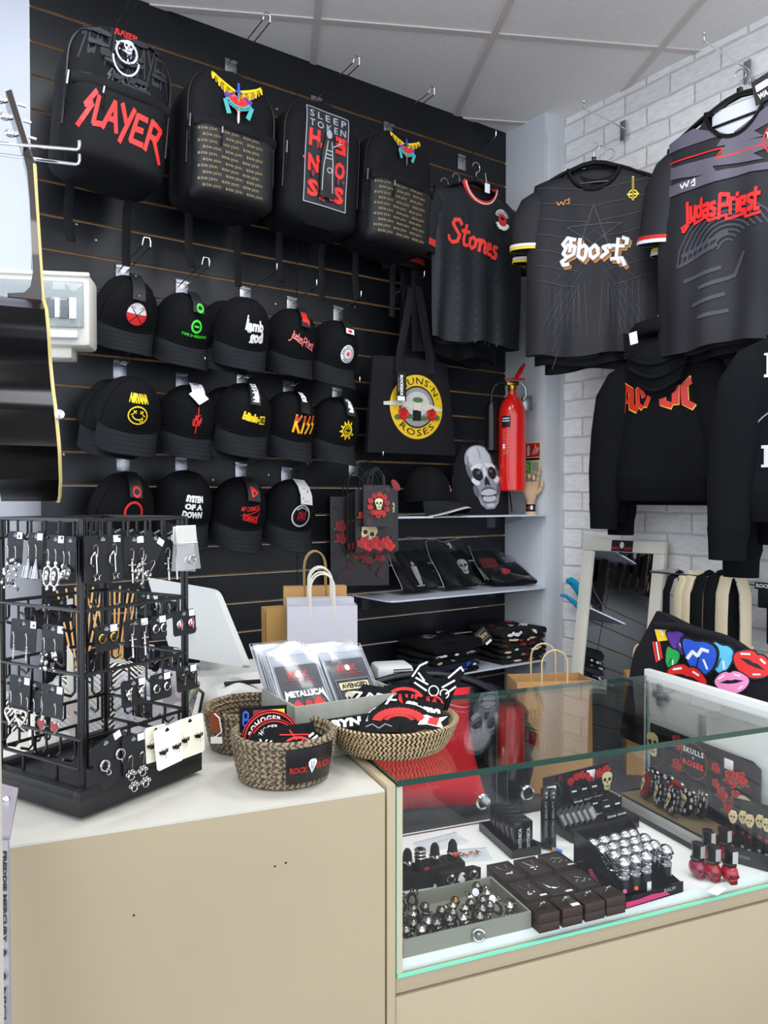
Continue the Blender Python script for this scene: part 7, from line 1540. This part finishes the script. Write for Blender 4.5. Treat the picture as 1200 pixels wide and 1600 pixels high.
# grey ring tray
fr=C(829.9,1450.7); bk=C(766.7,1370.7,.025)
x0,x1,y0,y1,hh=.030,fr.x,fr.y,bk.y,.026
TG=mt('sage_grey_card','#8f9083',.7,bump=.1,bs=200)
r=thing('ring_tray','shallow sage grey tray full of chunky silver skull rings','tray',CM(x0,y0)); w_,d_=x1-x0,y1-y0
for c_,s_2 in (((w_/2,.0015,hh/2),(w_,.003,hh)),((w_/2,d_-.0015,hh/2),(w_,.003,hh)),((.0015,d_/2,hh/2),(.003,d_-.006,hh)),((w_-.0015,d_/2,hh/2),(.003,d_-.006,hh)),((w_/2,d_/2,.0015),(w_-.006,d_-.006,.003))):
    b=MB(); b.box(c_,s_2,TG); b.obj('tray_side',r)
b=MB(); b.box((.05,.085,.010),(.07,.02,.014),TG,bv=.003); b.obj('ring_ridge',r)
DKS=mt('antique_silver','#8d8a86',.22,metal=1); BRS=mt('antique_gold','#8a7040',.25,metal=1)
def ringmesh(style,m):
    b=MB(); b.tube([(0,.0095*cos(a),.0095*sin(a)) for a in [2*PI*i/20 for i in range(20)]],.0018,m,6,closed=True,ry=.0032)
    z=.0115
    if style==0:
        b.ball((0,0,z+.004),(.0078,.0085,.0070),m,14); b.box((0,-.006,z-.001),(.009,.007,.006),m,bv=.0015)
        for s in(-1,1): b.ball((s*.003,-.0072,z+.004),(.0021,.002,.0022),BLA,8)
        b.ball((0,-.0088,z+.0008),(.001,.001,.0015),BLA,6)
    elif style==1:
        b.ball((0,0,z+.002),(.006,.006,.004),m,10)
        for a in range(0,360,60): b.ball((.006*cos(R(a)),.006*sin(R(a)),z+.002),(.0024,.0024,.0026),m,7)
        b.ball((0,0,z+.005),(.0032,.0032,.0026),mt('garnet','#4a1426',.1),8)
    else:
        b.box((0,0,z+.002),(.012,.014,.006),m,bv=.0018); b.ball((0,0,z+.006),(.003,.003,.002),BLA,8)
    return b
rn=random.Random(12); ringbase={}
def ring(M,style,m,label,grp='rings in the sage tray'):
    k=(style,m.name)
    o=ringmesh(style,m).obj('finger_ring',None,M=M) if k not in ringbase else None
    if o is None: o=ringbase[k].copy(); col.objects.link(o); o.matrix_basis=M
    else: ringbase[k]=o
    tag(o,label,'ring',grp); return o
spots=[]
for row,(yy,n_,st_) in enumerate(((.098,3,1),(.066,5,0),(.050,6,0),(.034,6,0),(.018,6,0))):
    for k in range(n_):
        xx=.014+.0235*k+(.010 if row%2 else 0)+rn.uniform(-.003,.003)
        spots.append((xx,yy+rn.uniform(-.003,.003),st_ if st_ else (0 if rn.random()<.75 else 2)))
spots+=[(.170,.090,0),(.178,.072,0),(.165,.060,0),(.183,.050,1),(.150,.082,2),(.160,.035,0),(.196,.032,2),(.186,.022,0),(.176,.084,0)]
fr_n=('small garnet topped silver ring at the back left of the sage tray','chunky silver skull ring in the left heap of the sage tray','chunky silver ring in the right heap of the sage tray')
for k,(xx,yy,s_3) in enumerate(spots):
    if not (.008<xx<w_-.008 and .008<yy<d_-.008): continue
    right=xx>.145; gold=(k==7)
    ring(CM(x0+xx,y0+yy,.013+(.012 if s_3==1 and not right else 0)+rn.uniform(0,.003),rn.uniform(-30,30) if s_3!=1 else 20,rn.uniform(-10,25),rn.uniform(-15,15)),s_3,BRS if gold else (DKS if k%3 else SIL),'chunky antique gold skull ring among the silver ones in the sage tray' if gold else (fr_n[0] if s_3==1 and not right else fr_n[2 if right else 1]))
for (xx,yy,lb_) in ((.158,.074,'round white price disc on a ring at the back of the sage tray'),(.172,.045,'round white price disc on a ring in the right heap of the sage tray')):
    b=MB(); b.lathe([(0,0),(.006,0),(.006,.0008),(0,.0008)],TAG,18,M=Matrix.Rotation(PI/2-.5,4,'X')); o=b.obj('price_disc',None,M=CM(x0+xx,y0+yy,.032)); tag(o,lb_,'price tag')
p=C(740,1466); b=MB(); b.tube([(.0,.009*cos(a),.009*sin(a)) for a in [2*PI*i/18 for i in range(18)]],.0016,SIL,6,closed=True)
for a in range(0,360,30): b.ball((.002,.0085*cos(R(a)),.0085*sin(R(a))),.0022,SIL,6)
b.ball((.002,0,0),(.0025,.004,.004),SIL,8); o=b.obj('finger_ring',None,M=CM(p.x,y0-.007,.012,65,0,0)); tag(o,'single sparkling silver ring propped against the front of the sage tray','ring')
# black ring fingers behind the tray
VEL=mt('black_velvet','#0c0b0c',.9); VB=mt('dark_brown_velvet','#1d1412',.9)
q=C(700,1397)
for k,(px,py,rg,lb_) in enumerate(((641,1388,1,'black ring stand at the left edge of the showcase'),(661,1386,3,'black ring stand stacked with striped silver rings and a red sticker'),(684,1378,1,'brown ring stand with one ornate ring, third from the left'),(712,1372,1,'brown ring stand with an amber stone ring, fourth from the left'))):
    c_=C(px,py); m=VEL if k<2 else VB
    r=thing('ring_stand',lb_,'ring stand',CM(max(c_.x,.045),c_.y+.012,0,-4),'velvet ring stands')
    b=MB(); b.prism([(-.018,0),(.018,0),(.016,.028),(-.016,.028)],-.018,.02,m); b.lathe([(.010,.028),(.0085,.045),(.0075,.056),(.004,.062),(0,.063)],m,14); b.obj('velvet_cone',r)
    for j in range(rg):
        b=MB(); z=.046+.006*j if rg>1 else .040; b.lathe([(.0092,z-.002),(.0105,z),(.0092,z+.002)],SIL,16); 
        if rg==1: b.ball((0,-.010,z),(.005,.004,.005),SIL if k!=3 else mt('amber_stone','#c4541a',.15),10); b.ball((.007,-.006,z+.002),.0025,SIL,7); b.ball((-.007,-.006,z+.002),.0025,SIL,7)
        b.obj('ring',r)
    if k==1: b=MB(); b.lathe([(0,0),(.006,0),(.006,.0008),(0,.0008)],RED,16,M=Matrix.Translation((.008,-.0105,.026))@Matrix.Rotation(PI/2,4,'X')); b.obj('red_sticker',r)
c_=C(652,1391); r=thing('ring_block','low black velvet block with silver skull ring, in front of the ring stands','ring stand',CM(.062,c_.y-.004,0,0))
b=MB(); b.prism([(-.012,0),(.012,0),(.012,.022),(-.012,.032)],-.032,.035,VEL,ax='x'); b.obj('velvet_block',r)
b=MB(); b.ball((0,-.014,.026),(.0085,.006,.009),SIL,16); b.box((0,-.016,.017),(.010,.007,.008),SIL,bv=.002)
for s in(-1,1): b.ball((s*.0035,-.0195,.0265),(.0024,.002,.0026),BLA,8)
b.obj('skull_ring',r)
c_=C(715,1386); r=thing('ring_block','low brown velvet block with tagged silver rings behind the sage tray','ring stand',CM(c_.x,c_.y-.002,0,0))
b=MB(); b.prism([(-.014,0),(.014,0),(.014,.026),(-.014,.034)],-.034,.036,VB,ax='x'); b.obj('velvet_block',r)
for k,xx in enumerate((-.020,.0,.022)):
    b=MB(); b.tube([(xx+.007*cos(a),-.015,.024+.007*sin(a)) for a in [2*PI*i/16 for i in range(16)]],.0015,SIL,6,closed=True); b.ball((xx,-.017,.031),(.004,.003,.003),SIL,8); b.obj('ring',r)
b=MB(); b.prism([(-.010,.022),(-.002,.014),(.004,.02),(-.004,.034)],-.0185,-.0175,TAG); b.obj('paper_tag',r)
# clear bags lying at the back left
for k,(px,py,w2_,d2_,lb_) in enumerate(((690,1318,.10,.05,'flat clear plastic bag lying at the back left of the deck'),(735,1338,.075,.05,'clear bag holding an amber and silver charm on the deck'))):
    c_=C(px,py); r=thing('flat_bag',lb_,'small bag',CM(c_.x,c_.y,.001,8-20*k),None)
    b=MB(); b.grid(lambda a,t:((a-.5)*w2_,(t-.5)*d2_,.002+.0025*sin(9*a+5*t)*sin(PI*t)),10,8,mt('cool_clear_film','#cfd8e6',.1,alpha=.35)); b.tube([(-w2_/2,d2_*.4,.003),(w2_/2,d2_*.4,.003)],.0006,mt('zip_line','#8898b0',.3),4); b.obj('bag_film',r)
    b=MB()
    if k: 
        for j in range(9): b.ball((rn.uniform(-.022,.02),rn.uniform(-.01,.01),.003),(rn.uniform(.003,.006),.004,.002),[mt('amber_stone','#c47a1a',.2),DKS,SIL][j%3],7)
    else: b.tube([(-.01,-.0,.003),(0,.004,.003),(.01,0,.003),(.018,.006,.003)],.0006,SIL,5)
    b.obj('contents',r)
# necklace boxes
BX=mt('dark_brown_card','#3a2d26',.5); BI=mt('black_foam','#2a2420',.8); 
quads=[((757,1350.7),(789,1341),(825,1369),(791,1380)),((799,1344),(832,1335),(868,1360),(831,1372)),((836,1333),(868,1327),(907,1352),(872,1364)),((791,1380),(825,1371),(863,1400),(827,1412)),((831,1372),(867,1364),(904,1395),(863,1407)),((872,1364),(907,1355),(942,1381),(904,1395))]
nk=('necklace with leaping pendant','necklace with winged pendant','fine bracelet','necklace with teardrop pendant','curved bar necklace','dangling charm necklace')
HB_=.027
# regular grid fitted to the photo
cs_=[sum((Vector((C(a,b__,HB_).x,C(a,b__,HB_).y,0)) for a,b__ in qd),Vector())/4 for qd in quads]
for k,c_ in enumerate(cs_):
    w3,d3=.043,.056
    r=thing('jewellery_box','open dark brown box with silver %s, %s row %s'%(nk[k],'back' if k<3 else 'front',('left','middle','right')[k%3]),'jewellery box',CM(c_.x,c_.y,0,0),'open necklace boxes')
    b=MB(); b.box((0,0,.012),(w3,d3,.023),BX,bv=.0005)
    for c2,d2 in (((0,-d3/2+.001,.0255),(w3,.002,.004)),((0,d3/2-.001,.0255),(w3,.002,.004)),((-w3/2+.001,0,.0255),(.002,d3-.004,.004)),((w3/2-.001,0,.0255),(.002,d3-.004,.004))): b.box(c2,d2,BX)
    b.obj('box_tray',r); b=MB(); b.box((0,0,.0242),(w3-.004,d3-.004,.0012),BI); b.obj('foam_pad',r)
    b=MB(); z=.0262
    if k in (0,1,3): b.tube([(-.010,.018,z),(-.006,.006,z),(.0,-.004,z),(.006,.006,z),(.009,.018,z)],.0009,SIL,5); [b.ball((rn.uniform(-.007,.007),-.008+rn.uniform(-.006,.005),z),(.0025,.0018,.0016),SIL,7) for _ in range(6)]
    elif k==4: b.tube([(-.014,.012,z),(-.010,-.002,z),(0,-.008,z),(.010,-.004,z),(.012,.008,z)],.0013,SIL,6)
    else: b.tube([(-.012,.004,z),(-.004,.010,z),(.004,.004,z),(.012,.008,z)],.0008,SIL,5); [b.ball((-.010+.005*j,-.004+.004*sin(j*2),z),(.0018,.0022,.0014),SIL,7) for j in range(6)]
    b.obj('necklace',r)
    if k in (3,4,2): b=MB(); b.box((w3/2-.008,-d3/2+.005,.0262),(.012,.007,.0008),TAG); b.obj('price_sticker',r)
# stacked small ring boxes along the front
sb=[((825,1412),(857,1404),(874,1427),(837,1436)),((857,1404),(893,1396),(910,1418),(876,1427)),((894,1396),(927,1388),(944,1410),(911,1419)),((926,1388),(957,1381),(977,1402),(945,1410))]
cb_=[sum((Vector((C(a,b__,HB_).x,C(a,b__,HB_).y,0)) for a,b__ in qd),Vector())/4 for qd in sb]
for k,c_ in enumerate(cb_):
    for lv in range(2):
        r=thing('ring_box','%s small dark brown ring box of the %s stack along the glass'%(('lower','upper')[lv],('first','second','third','fourth')[k]),'ring box',CM(c_.x,c_.y,lv*.0142,0),'stacked ring boxes')
        b=MB(); b.box((0,0,.0068),(.0365,.037,.0136),BX,bv=.0006); b.obj('box_body',r)
        b=MB(); b.box((0,0,.0139),(.031,.031,.0006),BI); b.obj('foam_pad',r)
        if lv:
            b=MB(); b.tube([(.0055*cos(a),.0,.0145+.0065*sin(a)) for a in [PI*i/12 for i in range(13)]],.001,SIL,6)
            for j in range(5): b.ball((-.004+.002*j,rn.uniform(-.002,.002),.0215),(.0018,.0018,.0018),[SIL,mt('garnet'),DKS][(j+k)%3],7)
            b.obj('ring',r)
            if k==1: b=MB(); b.box((.009,-.012,.0146),(.014,.007,.0006),TAG); b.obj('price_sticker',r)
# black tray with perfume cartons
t0=C(736,1292); t1=C(808,1345)
GB_=mt('gloss_black_carton','#0c0b0c',.18,spec=.6); GW=mt('silver_print','#b9b9bd',.4)
fc=C(819,1333)
Mt_=CM(fc.x,fc.y,0,-3)
r=thing('carton_tray','glossy black open tray under the standing black cartons','tray',Mt_); b=MB(); b.box((-.004,.052,.002),(.062,.135,.004),GB_,bv=.001)
for c2,d2 in (((-.004,-.0145,.009),(.062,.002,.014)),((-.004,.1185,.009),(.062,.002,.014)),((-.034,.052,.009),(.002,.131,.014)),((.026,.052,.009),(.002,.131,.014))): b.box(c2,d2,GB_)
b.obj('tray_body',r)
for k in range(5):
    yy=.086-.0205*k; r=thing('perfume_carton','%s standing black carton in the glossy tray'%('rearmost','second','middle','fourth','frontmost lettered')[k],'carton',Mt_@mat4((-.004,yy,.0045),R(random.Random(k).uniform(-3,3))),'black cartons in glossy tray')
    b=MB(); b.box((0,0,.028),(.038,.0185,.056),GB_,bv=.0006); b.obj('carton',r)
    p=Print(lambda u,v,o:(u,-.0094-o,.028+v),.0002,1); p.add(xf(rot2(fit(T_text('GOTHICA',.05),-.02,-.004,.02,.003),90),lambda x,y:(x-.008,y-.003)),GW); p.add(xf(rot2(fit(T_text('GOTHICA',.05),-.02,-.004,.02,.003),90),lambda x,y:(x+.009,y-.003)),GW); p.obj('print',r)
# tall slim black boxes and pencil
for k,(px,py) in enumerate(((853,1326),(864,1326))):
    c_=C(px,py); r=thing('slim_box',('left tall slim black box behind the necklace boxes','right tall slim black box behind the necklace boxes')[k],'box',CM(c_.x,c_.y+.004,0,-8),'tall slim black boxes')
    b=MB(); b.box((0,0,.056),(.0125,.0125,.112),GB_,bv=.0005); b.obj('carton',r); p=Print(lambda u,v,o:(u,-.0064-o,.056+v),.0002,1); p.add(rot2(fit(T_text('GOTHIC BEAUTY',.03),-.035,-.002,.035,.003),90),mt('dim_silver_print')); p.add(T_ell(0,.042,.0015,.002,8)+T_ell(0,.05,.002,.002,8),GW); p.obj('print',r)
c_=C(872,1335); b=MB(); b.tube([(0,0,.004),(.0,.06,.010)],.0035,PLK,8); b.tube([(0,-.012,.0035),(0,.0,.004)],.0042,mt('bright_blue_plastic','#1a7fe0',.3),10); b.tube([(0,.0,.004),(0,.006,.0045)],.0038,mt('orange_band','#d87a20',.4),8); o=b.obj('cosmetic_pencil',None,M=CM(c_.x,c_.y+.008,0,30)); tag(o,'black cosmetic pencil with bright blue end beside the slim boxes','pencil')
# ---------------- small skulls and roses display with cartons
RP=mt('printed_dark_card','#161012',.3)
def rosecard(p,w4,h4,n,seed,sk=()):
    rn_=random.Random(seed)
    for k in range(n): x,z=rn_.uniform(-w4*.46,w4*.46),rn_.uniform(-h4*.40,h4*.40); p.add(T_ell(x,z,.008,.008,8,wob=.1),mt('shadow_rose_ink'))
cA=C(858,1285); hdr=MCI@at(918,1240,1.60)
c_=C(925,1300); r=thing('counter_display','small dark rose printed counter display with raised back panel and hanging cartons','display box',CM(c_.x+.012,c_.y+.030,0,4))
b=MB(); b.prism([(-.085,.012),(.085,.012),(.085,.105),(-.085,.098)],.034,.036,RP); b.box((0,-.01,.012),(.17,.09,.022),RP,bv=.001); b.box((0,.02,.033),(.17,.03,.024),RP,bv=.001); b.obj('display_body',r)
p=Print(lambda u,v,o:(u,.034-o,.06+v),.0003,.5)
rosecard(p,.17,.09,9,4)
for (x,z,q_) in ((-.072,-.025,.012),(-.05,-.028,.010),(-.02,.022,.009),(-.006,.030,.008),(.008,.032,.009),(.022,.028,.008),(.030,.018,.009),(.052,.03,.010),(.070,.034,.011)): p.art(A_rose(RED,RED2,False),place(x,z,q_))
p.art(A_skull(),place(.072,.010,.02)); p.add(fit(T_text('SKULLS',.03),-.010,.006,.020,.012),BON); p.add(T_arc(-.07,.01,.02,.02,-60,80,.0012,10),LFG); p.obj('print',r)
for xx,zz,lb_ in ((-.066,.07,0),(.036,.088,1)): b=MB(); b.box((xx,.0325,zz),(.022,.001,.018),TAG,bv=.0003); b.obj('price_sticker',r)
Md=CM(c_.x+.012,c_.y+.030,0,4)
for k,(xx,yy,zz) in enumerate(((-.022,.010,.045),(.006,.012,.045),(.034,.014,.045),(.010,-.016,.024),(.038,-.014,.024),(.022,-.038,.024),(.050,-.036,.024))):
    q_=thing('hanging_carton','small black carton with pale hang slot, %s of the display'%('upper step left','upper step middle','upper step right','second step left','second step right','front step left','front step right')[k],'carton',Md@mat4((xx,yy,zz)),'small black cartons in the rose display')
    b=MB(); b.box((0,0,.006),(.024,.014,.012),GB_,bv=.0005); b.box((0,.0065,.022),(.024,.0012,.024),GB_); b.obj('carton',q_); b=MB(); b.box((0,.0055,.022),(.012,.0006,.003),TAG); b.obj('hang_slot',q_)
    p=Print(lambda u,v,o:(u,-.0072-o,.006+v),.0002,1); p.add(fit(T_text('SKULLS ROSES',.04),-.011,-.002,.011,.002),WHT); p.obj('print',q_)
for k in range(6):
    q_=thing('blister_pack','%s tilted clear pack fanned left of the small cartons'%('first','second','third','fourth','fifth','sixth')[k],'blister pack',Md@mat4((-.078+.014*k,-.030,.024),R(35),R(-30)),'fanned clear packs')
    b=MB(); b.box((0,0,.016),(.030,.0015,.032),mt('grey_pack_card','#4a4b50',.25)); b.obj('backing_card',q_); b=MB(); b.box((0,-.003,.013),(.022,.004,.02),mt('cloudy_film'),bv=.001); b.obj('blister',q_)
# ---------------- skull topped tubes in a clear fronted tray
tf0=C(976,1424); tf1=C(1096,1392); 
LT0=Vector((tf0.x+.002,tf0.y+.004,0)); wL=.130; dL=.124
Ml=CM(LT0.x,LT0.y,0,4)
r=thing('lip_balm_display','black and pink tray with sloping clear sides holding silver skull topped tubes','display tray',Ml)
b=MB(); b.box((wL/2,dL/2,.0015),(wL,dL,.003),GB_); b.box((wL/2,.001,.009),(wL,.002,.018),GB_); b.prism([(.0,.0),(.0,.014),(dL*.55,.075),(dL,.082),(dL,0)],.0,.0016,GB_,ax='x'); b.prism([(.0,.0),(.0,.014),(dL*.55,.03),(dL,.082),(dL,0)],wL-.0016,wL,GB_,ax='x'); b.box((wL/2,dL-.001,.042),(wL,.002,.082),mt('black_header','#121214',.25)); b.obj('tray_body',r)
p=Print(lambda u,v,o:(u,-.0002-o,v),.0003,.5); p.add(T_poly([(.004,.002),(.1,.003),(.092,.009),(.06,.012),(.03,.010),(.004,.011)]),mt('hot_pink_ink','#c9366f',.4)); p.add(fit(T_text('BALM',.03,.2),.085,.009,.112,.015),GRY); p.obj('front_print',r)
p=Print(lambda u,v,o:(-.0002-o,u,v),.0003,.5); p.add(T_poly([(.03,.004),(.07,.004),(.085,.03),(.078,.034),(.05,.012)]),mt('hot_pink_ink')); p.obj('side_print',r)
SK=mt('chromed_plastic','#cfd0d4',.12,metal=1); BG=mt('black_gloss_tube','#060607',.08,coat=1)
tb_=thing('skull_topped_tube','x','lip balm',Ml)
b=MB(); b.lathe([(0,0),(.0095,0),(.010,.001),(.010,.038),(.0,.038)],BG,20); b.obj('tube_body',tb_)
b=MB(); b.lathe([(.0,.038),(.0105,.038),(.0105,.041),(.009,.042),(.009,.048),(.0,.05)],SK,20); b.ball((0,.0,.061),(.0112,.0122,.0112),SK,20); b.box((0,-.005,.0515),(.0115,.010,.008),SK,bv=.002)
for s in(-1,1): b.ball((s*.0042,-.0108,.0595),(.0026,.0022,.0026),mt('dark_socket','#16161a',.3,metal=.6),10)
b.ball((0,-.0118,.055),(.0012,.0012,.0018),mt('dark_socket'),6); b.obj('skull_cap',tb_)
k=0
for row in range(4):
    for cidx in range(5):
        if row==0 and cidx in(3,): continue
        xx=.0145+.0243*cidx+(.004 if row%2 else 0)*(1 if cidx<4 else -1); yy=.018+.026*row
        if row==0 and cidx==4: yy+=.004
        lb_='silver skull topped black tube, row %s from the glass, %s in its row'%(('nearest','second','third','furthest')[row],('leftmost','second','middle','fourth','rightmost')[cidx])
        M_=Ml@mat4((xx,yy,.0035),R(25+random.Random(k).uniform(-20,20)))
        if k==0: tb_.matrix_basis=M_; tb_['label']=lb_; tb_['group']='skull topped tubes'; q_=tb_
        else: q_=dup(tb_,M_,lb_,'skull topped tubes')
        k+=1
def stick_on(M_,name,m,kind):
    pass
tubes=[o for o in col.objects if o.name.startswith('skull_topped_tube')]
for idx,m,nm in ((0,PNK,'pink_dot'),(1,ORA,'orange_dot')):
    t_=tubes[idx]; b=MB(); rz_=-(t_.matrix_basis.to_euler().z-RC)+R(-22); b.lathe([(0,0),(.0035,0),(.0035,.0006),(0,.0006)],m,14,M=Matrix.Rotation(rz_,4,'Z')@Matrix.Translation((0,-.0101,.020))@Matrix.Rotation(PI/2,4,'X')); b.obj('price_dot',t_)
t_=tubes[2]; b=MB(); b.box((0,-.0102,.016),(.008,.0006,.018),TAG,Matrix.Rotation(-(t_.matrix_basis.to_euler().z-RC)+R(-5),4,'Z')); b.obj('barcode_label',t_)
# ---------------- large skulls and roses display along the end panel
# board plane: x = const near the end panel, facing -x
xb=X1-.012
def onX(px,py,x):
    d=MCI.to_3x3()@ray(px,py); o=MCI@CAM; t=(x-o.x)/d.x; return o+d*t
ya=onX(1015,1170,xb).y; ya=min(ya,DY-.03); yb_=.07
L1=ya-yb_
r=thing('rose_display','tall dark rose printed display with lettered header along the right end panel','display box',MC@mat4((xb,(ya+yb_)/2,FZ+.0005),-PI/2))
hb1=.165
b=MB(); b.prism([(-L1/2,.0),(L1/2,.0),(L1/2,hb1-.01),(L1/2-.02,hb1),(-L1/2,hb1)],0,.002,RP); b.box((0,-.055,.012),(L1,.11,.024),RP,bv=.001); b.obj('display_body',r)
b=MB(); b.box((-.01,-.06,.0275),(L1-.06,.07,.003),mt('gold_card_insert','#6f6048',.3)); b.box((0,-.1105,.022),(L1,.001,.02),mt('cloudy_film')); b.obj('insert_tray',r)
p=Print(lambda u,v,o:(u,-.0002-o,v),.0003,.5)
rn_=random.Random(5)
for k in range(14): p.add(T_ell(rn_.uniform(-L1*.45,L1*.45),rn_.uniform(.04,hb1-.015),.013,.013,8,wob=.1),mt('shadow_rose_ink'))
for (x,z,q_) in ((-.060,.148,.016),(-.06,.10,.014),(.048,.128,.011),(.085,.06,.018),(.09,.12,.018),(.115,.128,.015),(.105,.09,.014),(.07,.085,.015),(.055,.10,.010)):
    if abs(x)<L1/2-.012: p.art(A_rose(RED,RED2,True),place(x,z,q_))
p.art(A_skull(),place(-L1/2+.026,.125,.027,6)); p.art(A_skull(),place(L1/2-.022,.075,.026,-4))
p.add(T_ring(0,.128,.036,.001),GOLL); p.add(T_arc(-L1/2+.03,.12,.035,.04,-80,80,.0012,12),LFG); p.add(T_line([(.03,.10),(.045,.08),(.05,.06)],.0015),LFG)
p.add(fit(T_text('SKULLS',.03,sp=1.2),-.028,.141,.028,.152),WHT); p.add(fit(T_text('+',.02),-.003,.131,.003,.137),BON); p.add(fit(T_text('ROSES',.04,sp=1.15),-.028,.115,.028,.127),mt('bright_red_lettering','#f0342a',.4)); p.obj('print',r)
b=MB(); b.box((.075,-.0015,.142),(.022,.001,.02),TAG,bv=.0003); b.obj('price_sticker',r)
Mr=MC@mat4((xb,(ya+yb_)/2,FZ+.0005),-PI/2)
CM_=mt('compact_black','#0b0b0d',.15,coat=.5)
cp=[(-.10,-.045),(-.085,-.07),(-.062,-.040),(-.04,-.075),(-.024,-.048),(.004,-.082),(.02,-.06),(.036,-.04)]
for k,(xx,yy) in enumerate(cp):
    q_=thing('compact_mirror','%s round skull and flower compact standing in the rose display tray'%('first','second','third','fourth','fifth','sixth','seventh','eighth')[k],'compact mirror',Mr@mat4((xx,yy,.030),R(-25 if k%2 else -10),R(-14)),'round compacts in the rose display')
    b=MB(); b.lathe([(0,-.004),(.027,-.004),(.029,0),(.027,.004),(0,.004)],CM_,28,M=Matrix.Translation((0,0,.029))@Matrix.Rotation(PI/2,4,'X')); b.obj('case',q_)
    p=Print(lambda u,v,o:(u*1.12,-.0042-o,.029+v*1.12),.0003,.5)
    if k in(1,4): p.add(T_ell(0,0,.0235,.0235,24),RED2)
    for j in range(9): 
        a=j*.7+k; p.art(A_rose(WHT if k not in(1,4) else RED,GRY if k not in(1,4) else RED2,False),place(.0175*cos(a),.0175*sin(a),.0042))
    p.art(A_skull(),place(0,-.001,.0125)); p.obj('print',q_)
# ---------------- nail polish skull bottles
RG=mt('red_polish_glass','#b8061e',.06,trans=.45,ior=1.5,coat=.6); PG=mt('pink_polish_glass','#a8224e',.06,trans=.45,coat=.6)
np_=thing('nail_polish','x','nail polish',MC)
def npb(root,m):
    b=MB(); b.ball((0,0,.017),(.0135,.0165,.0155),m,22); b.box((0,-.0075,.007),(.014,.015,.013),m,bv=.003)
    for s in(-1,1): b.ball((s*.0052,-.0148,.0155),(.0034,.003,.0036),mt('deep_red_shadow','#4a0510',.2),10)
    b.box((0,-.0155,.0065),(.010,.001,.0015),mt('deep_red_shadow')); b.obj('skull_bottle',root,ang=60)
    b=MB(); b.lathe([(.0,.031),(.0125,.031),(.0125,.033),(.0105,.0345),(.0088,.045),(.0105,.058),(.0095,.060),(0,.0605)],PLK,6); b.obj('cap',root,ang=30)
    b=MB(); b.box((.004,-.0098,.046),(.010,.0008,.020),mt('label_silver','#b4b2ac',.4)); b.obj('label',root)
npb(np_,RG); first=True
for k,(px,py,m) in enumerate(((1147,1383,RG),(1120,1379,RG),(1096,1374,PG),(1112,1352,RG),(1137,1348,RG))):
    c_=C(px,py); M_=CM(c_.x,c_.y+.010,0,-12+4*k); lb_='%s skull shaped nail polish bottle, %s'%(('dark red','dark red','pink red','red','red')[k],('rightmost at the front','middle at the front','leftmost at the front','left one at the back','right one at the back')[k])
    if k==0: np_.matrix_basis=M_; np_['label']=lb_; np_['group']='skull nail polish bottles'
    elif m is RG: dup(np_,M_,lb_,'skull nail polish bottles')
    else: q_=thing('nail_polish',lb_,'nail polish',M_,'skull nail polish bottles'); npb(q_,PG)
# ---------------- pen display at the right edge
c_=C(1150,1370); xq=onX(1172,1330,0) if 0 else None
r=thing('pencil_display','black tray with clear front holding skull headed pencils at the right edge','display tray',MC@mat4((X1-.075,.045,FZ+.0005),R(-62)))
b=MB(); b.box((.02,.02,.001),(.11,.05,.002),GB_); b.box((.02,-.005,.014),(.11,.002,.028),mt('charcoal_carton','#2a2b2e',.4)); b.box((.02,.045,.05),(.11,.002,.10),GB_); b.box((-.034,.02,.03),(.002,.05,.06),ACR_); b.obj('tray_body',r)
p=Print(lambda u,v,o:(u,-.0062-o,v),.0003,1); p.add(fit(T_text('TWEEZERS',.02),-.02,.012,.01,.017),GRY); p.obj('print',r)
Mp=MC@mat4((X1-.075,.045,FZ+.0005),R(-62))
for k in range(7):
    q_=thing('skull_pencil','%s flower patterned pencil with cream skull head'%('leftmost','second','third','fourth','fifth','sixth','rightmost')[k],'pencil',Mp@mat4((-.025+.0145*k,.012+.010*(k%2),.003)),'skull headed pencils')
    b=MB(); b.box((0,0,.033),(.007,.004,.066),RP,bv=.001); b.obj('shaft',q_)
    b=MB(); b.prism([(-.006,.068),(-.0075,.076),(-.004,.084),(.004,.084),(.0075,.076),(.006,.068),(.003,.062),(-.003,.062)],-.003,.002,mt('bone_plastic','#cdb886',.5)); b.obj('skull_head',q_)
    p=Print(lambda u,v,o:(u,-.0022-o-(.001 if v>.06 else 0),v),.0003,.5); p.add(T_ell(-.0026,.0745,.0019,.0021,8)+T_ell(.0026,.0745,.0019,.0021,8)+T_ell(0,.069,.001,.0014,6),BLA); p.art(A_rose(RED,RED2,False),place(0,.045,.003)); p.art(A_rose(WHT,GRY,False),place(0,.02,.003)); p.obj('print',q_)
# price slips on the deck
for k,(px,py) in enumerate(((1120,1392),(893,1345))):
    c_=C(px,py); b=MB(); b.box((0,0,.0008),(.035,.018,.0008),TAG); o=b.obj('paper_slip',None,M=CM(c_.x,c_.y,0,20)); tag(o,('white paper slip on the deck in front of the polish bottles','white paper slip beside the tall slim boxes')[k],'paper slip')
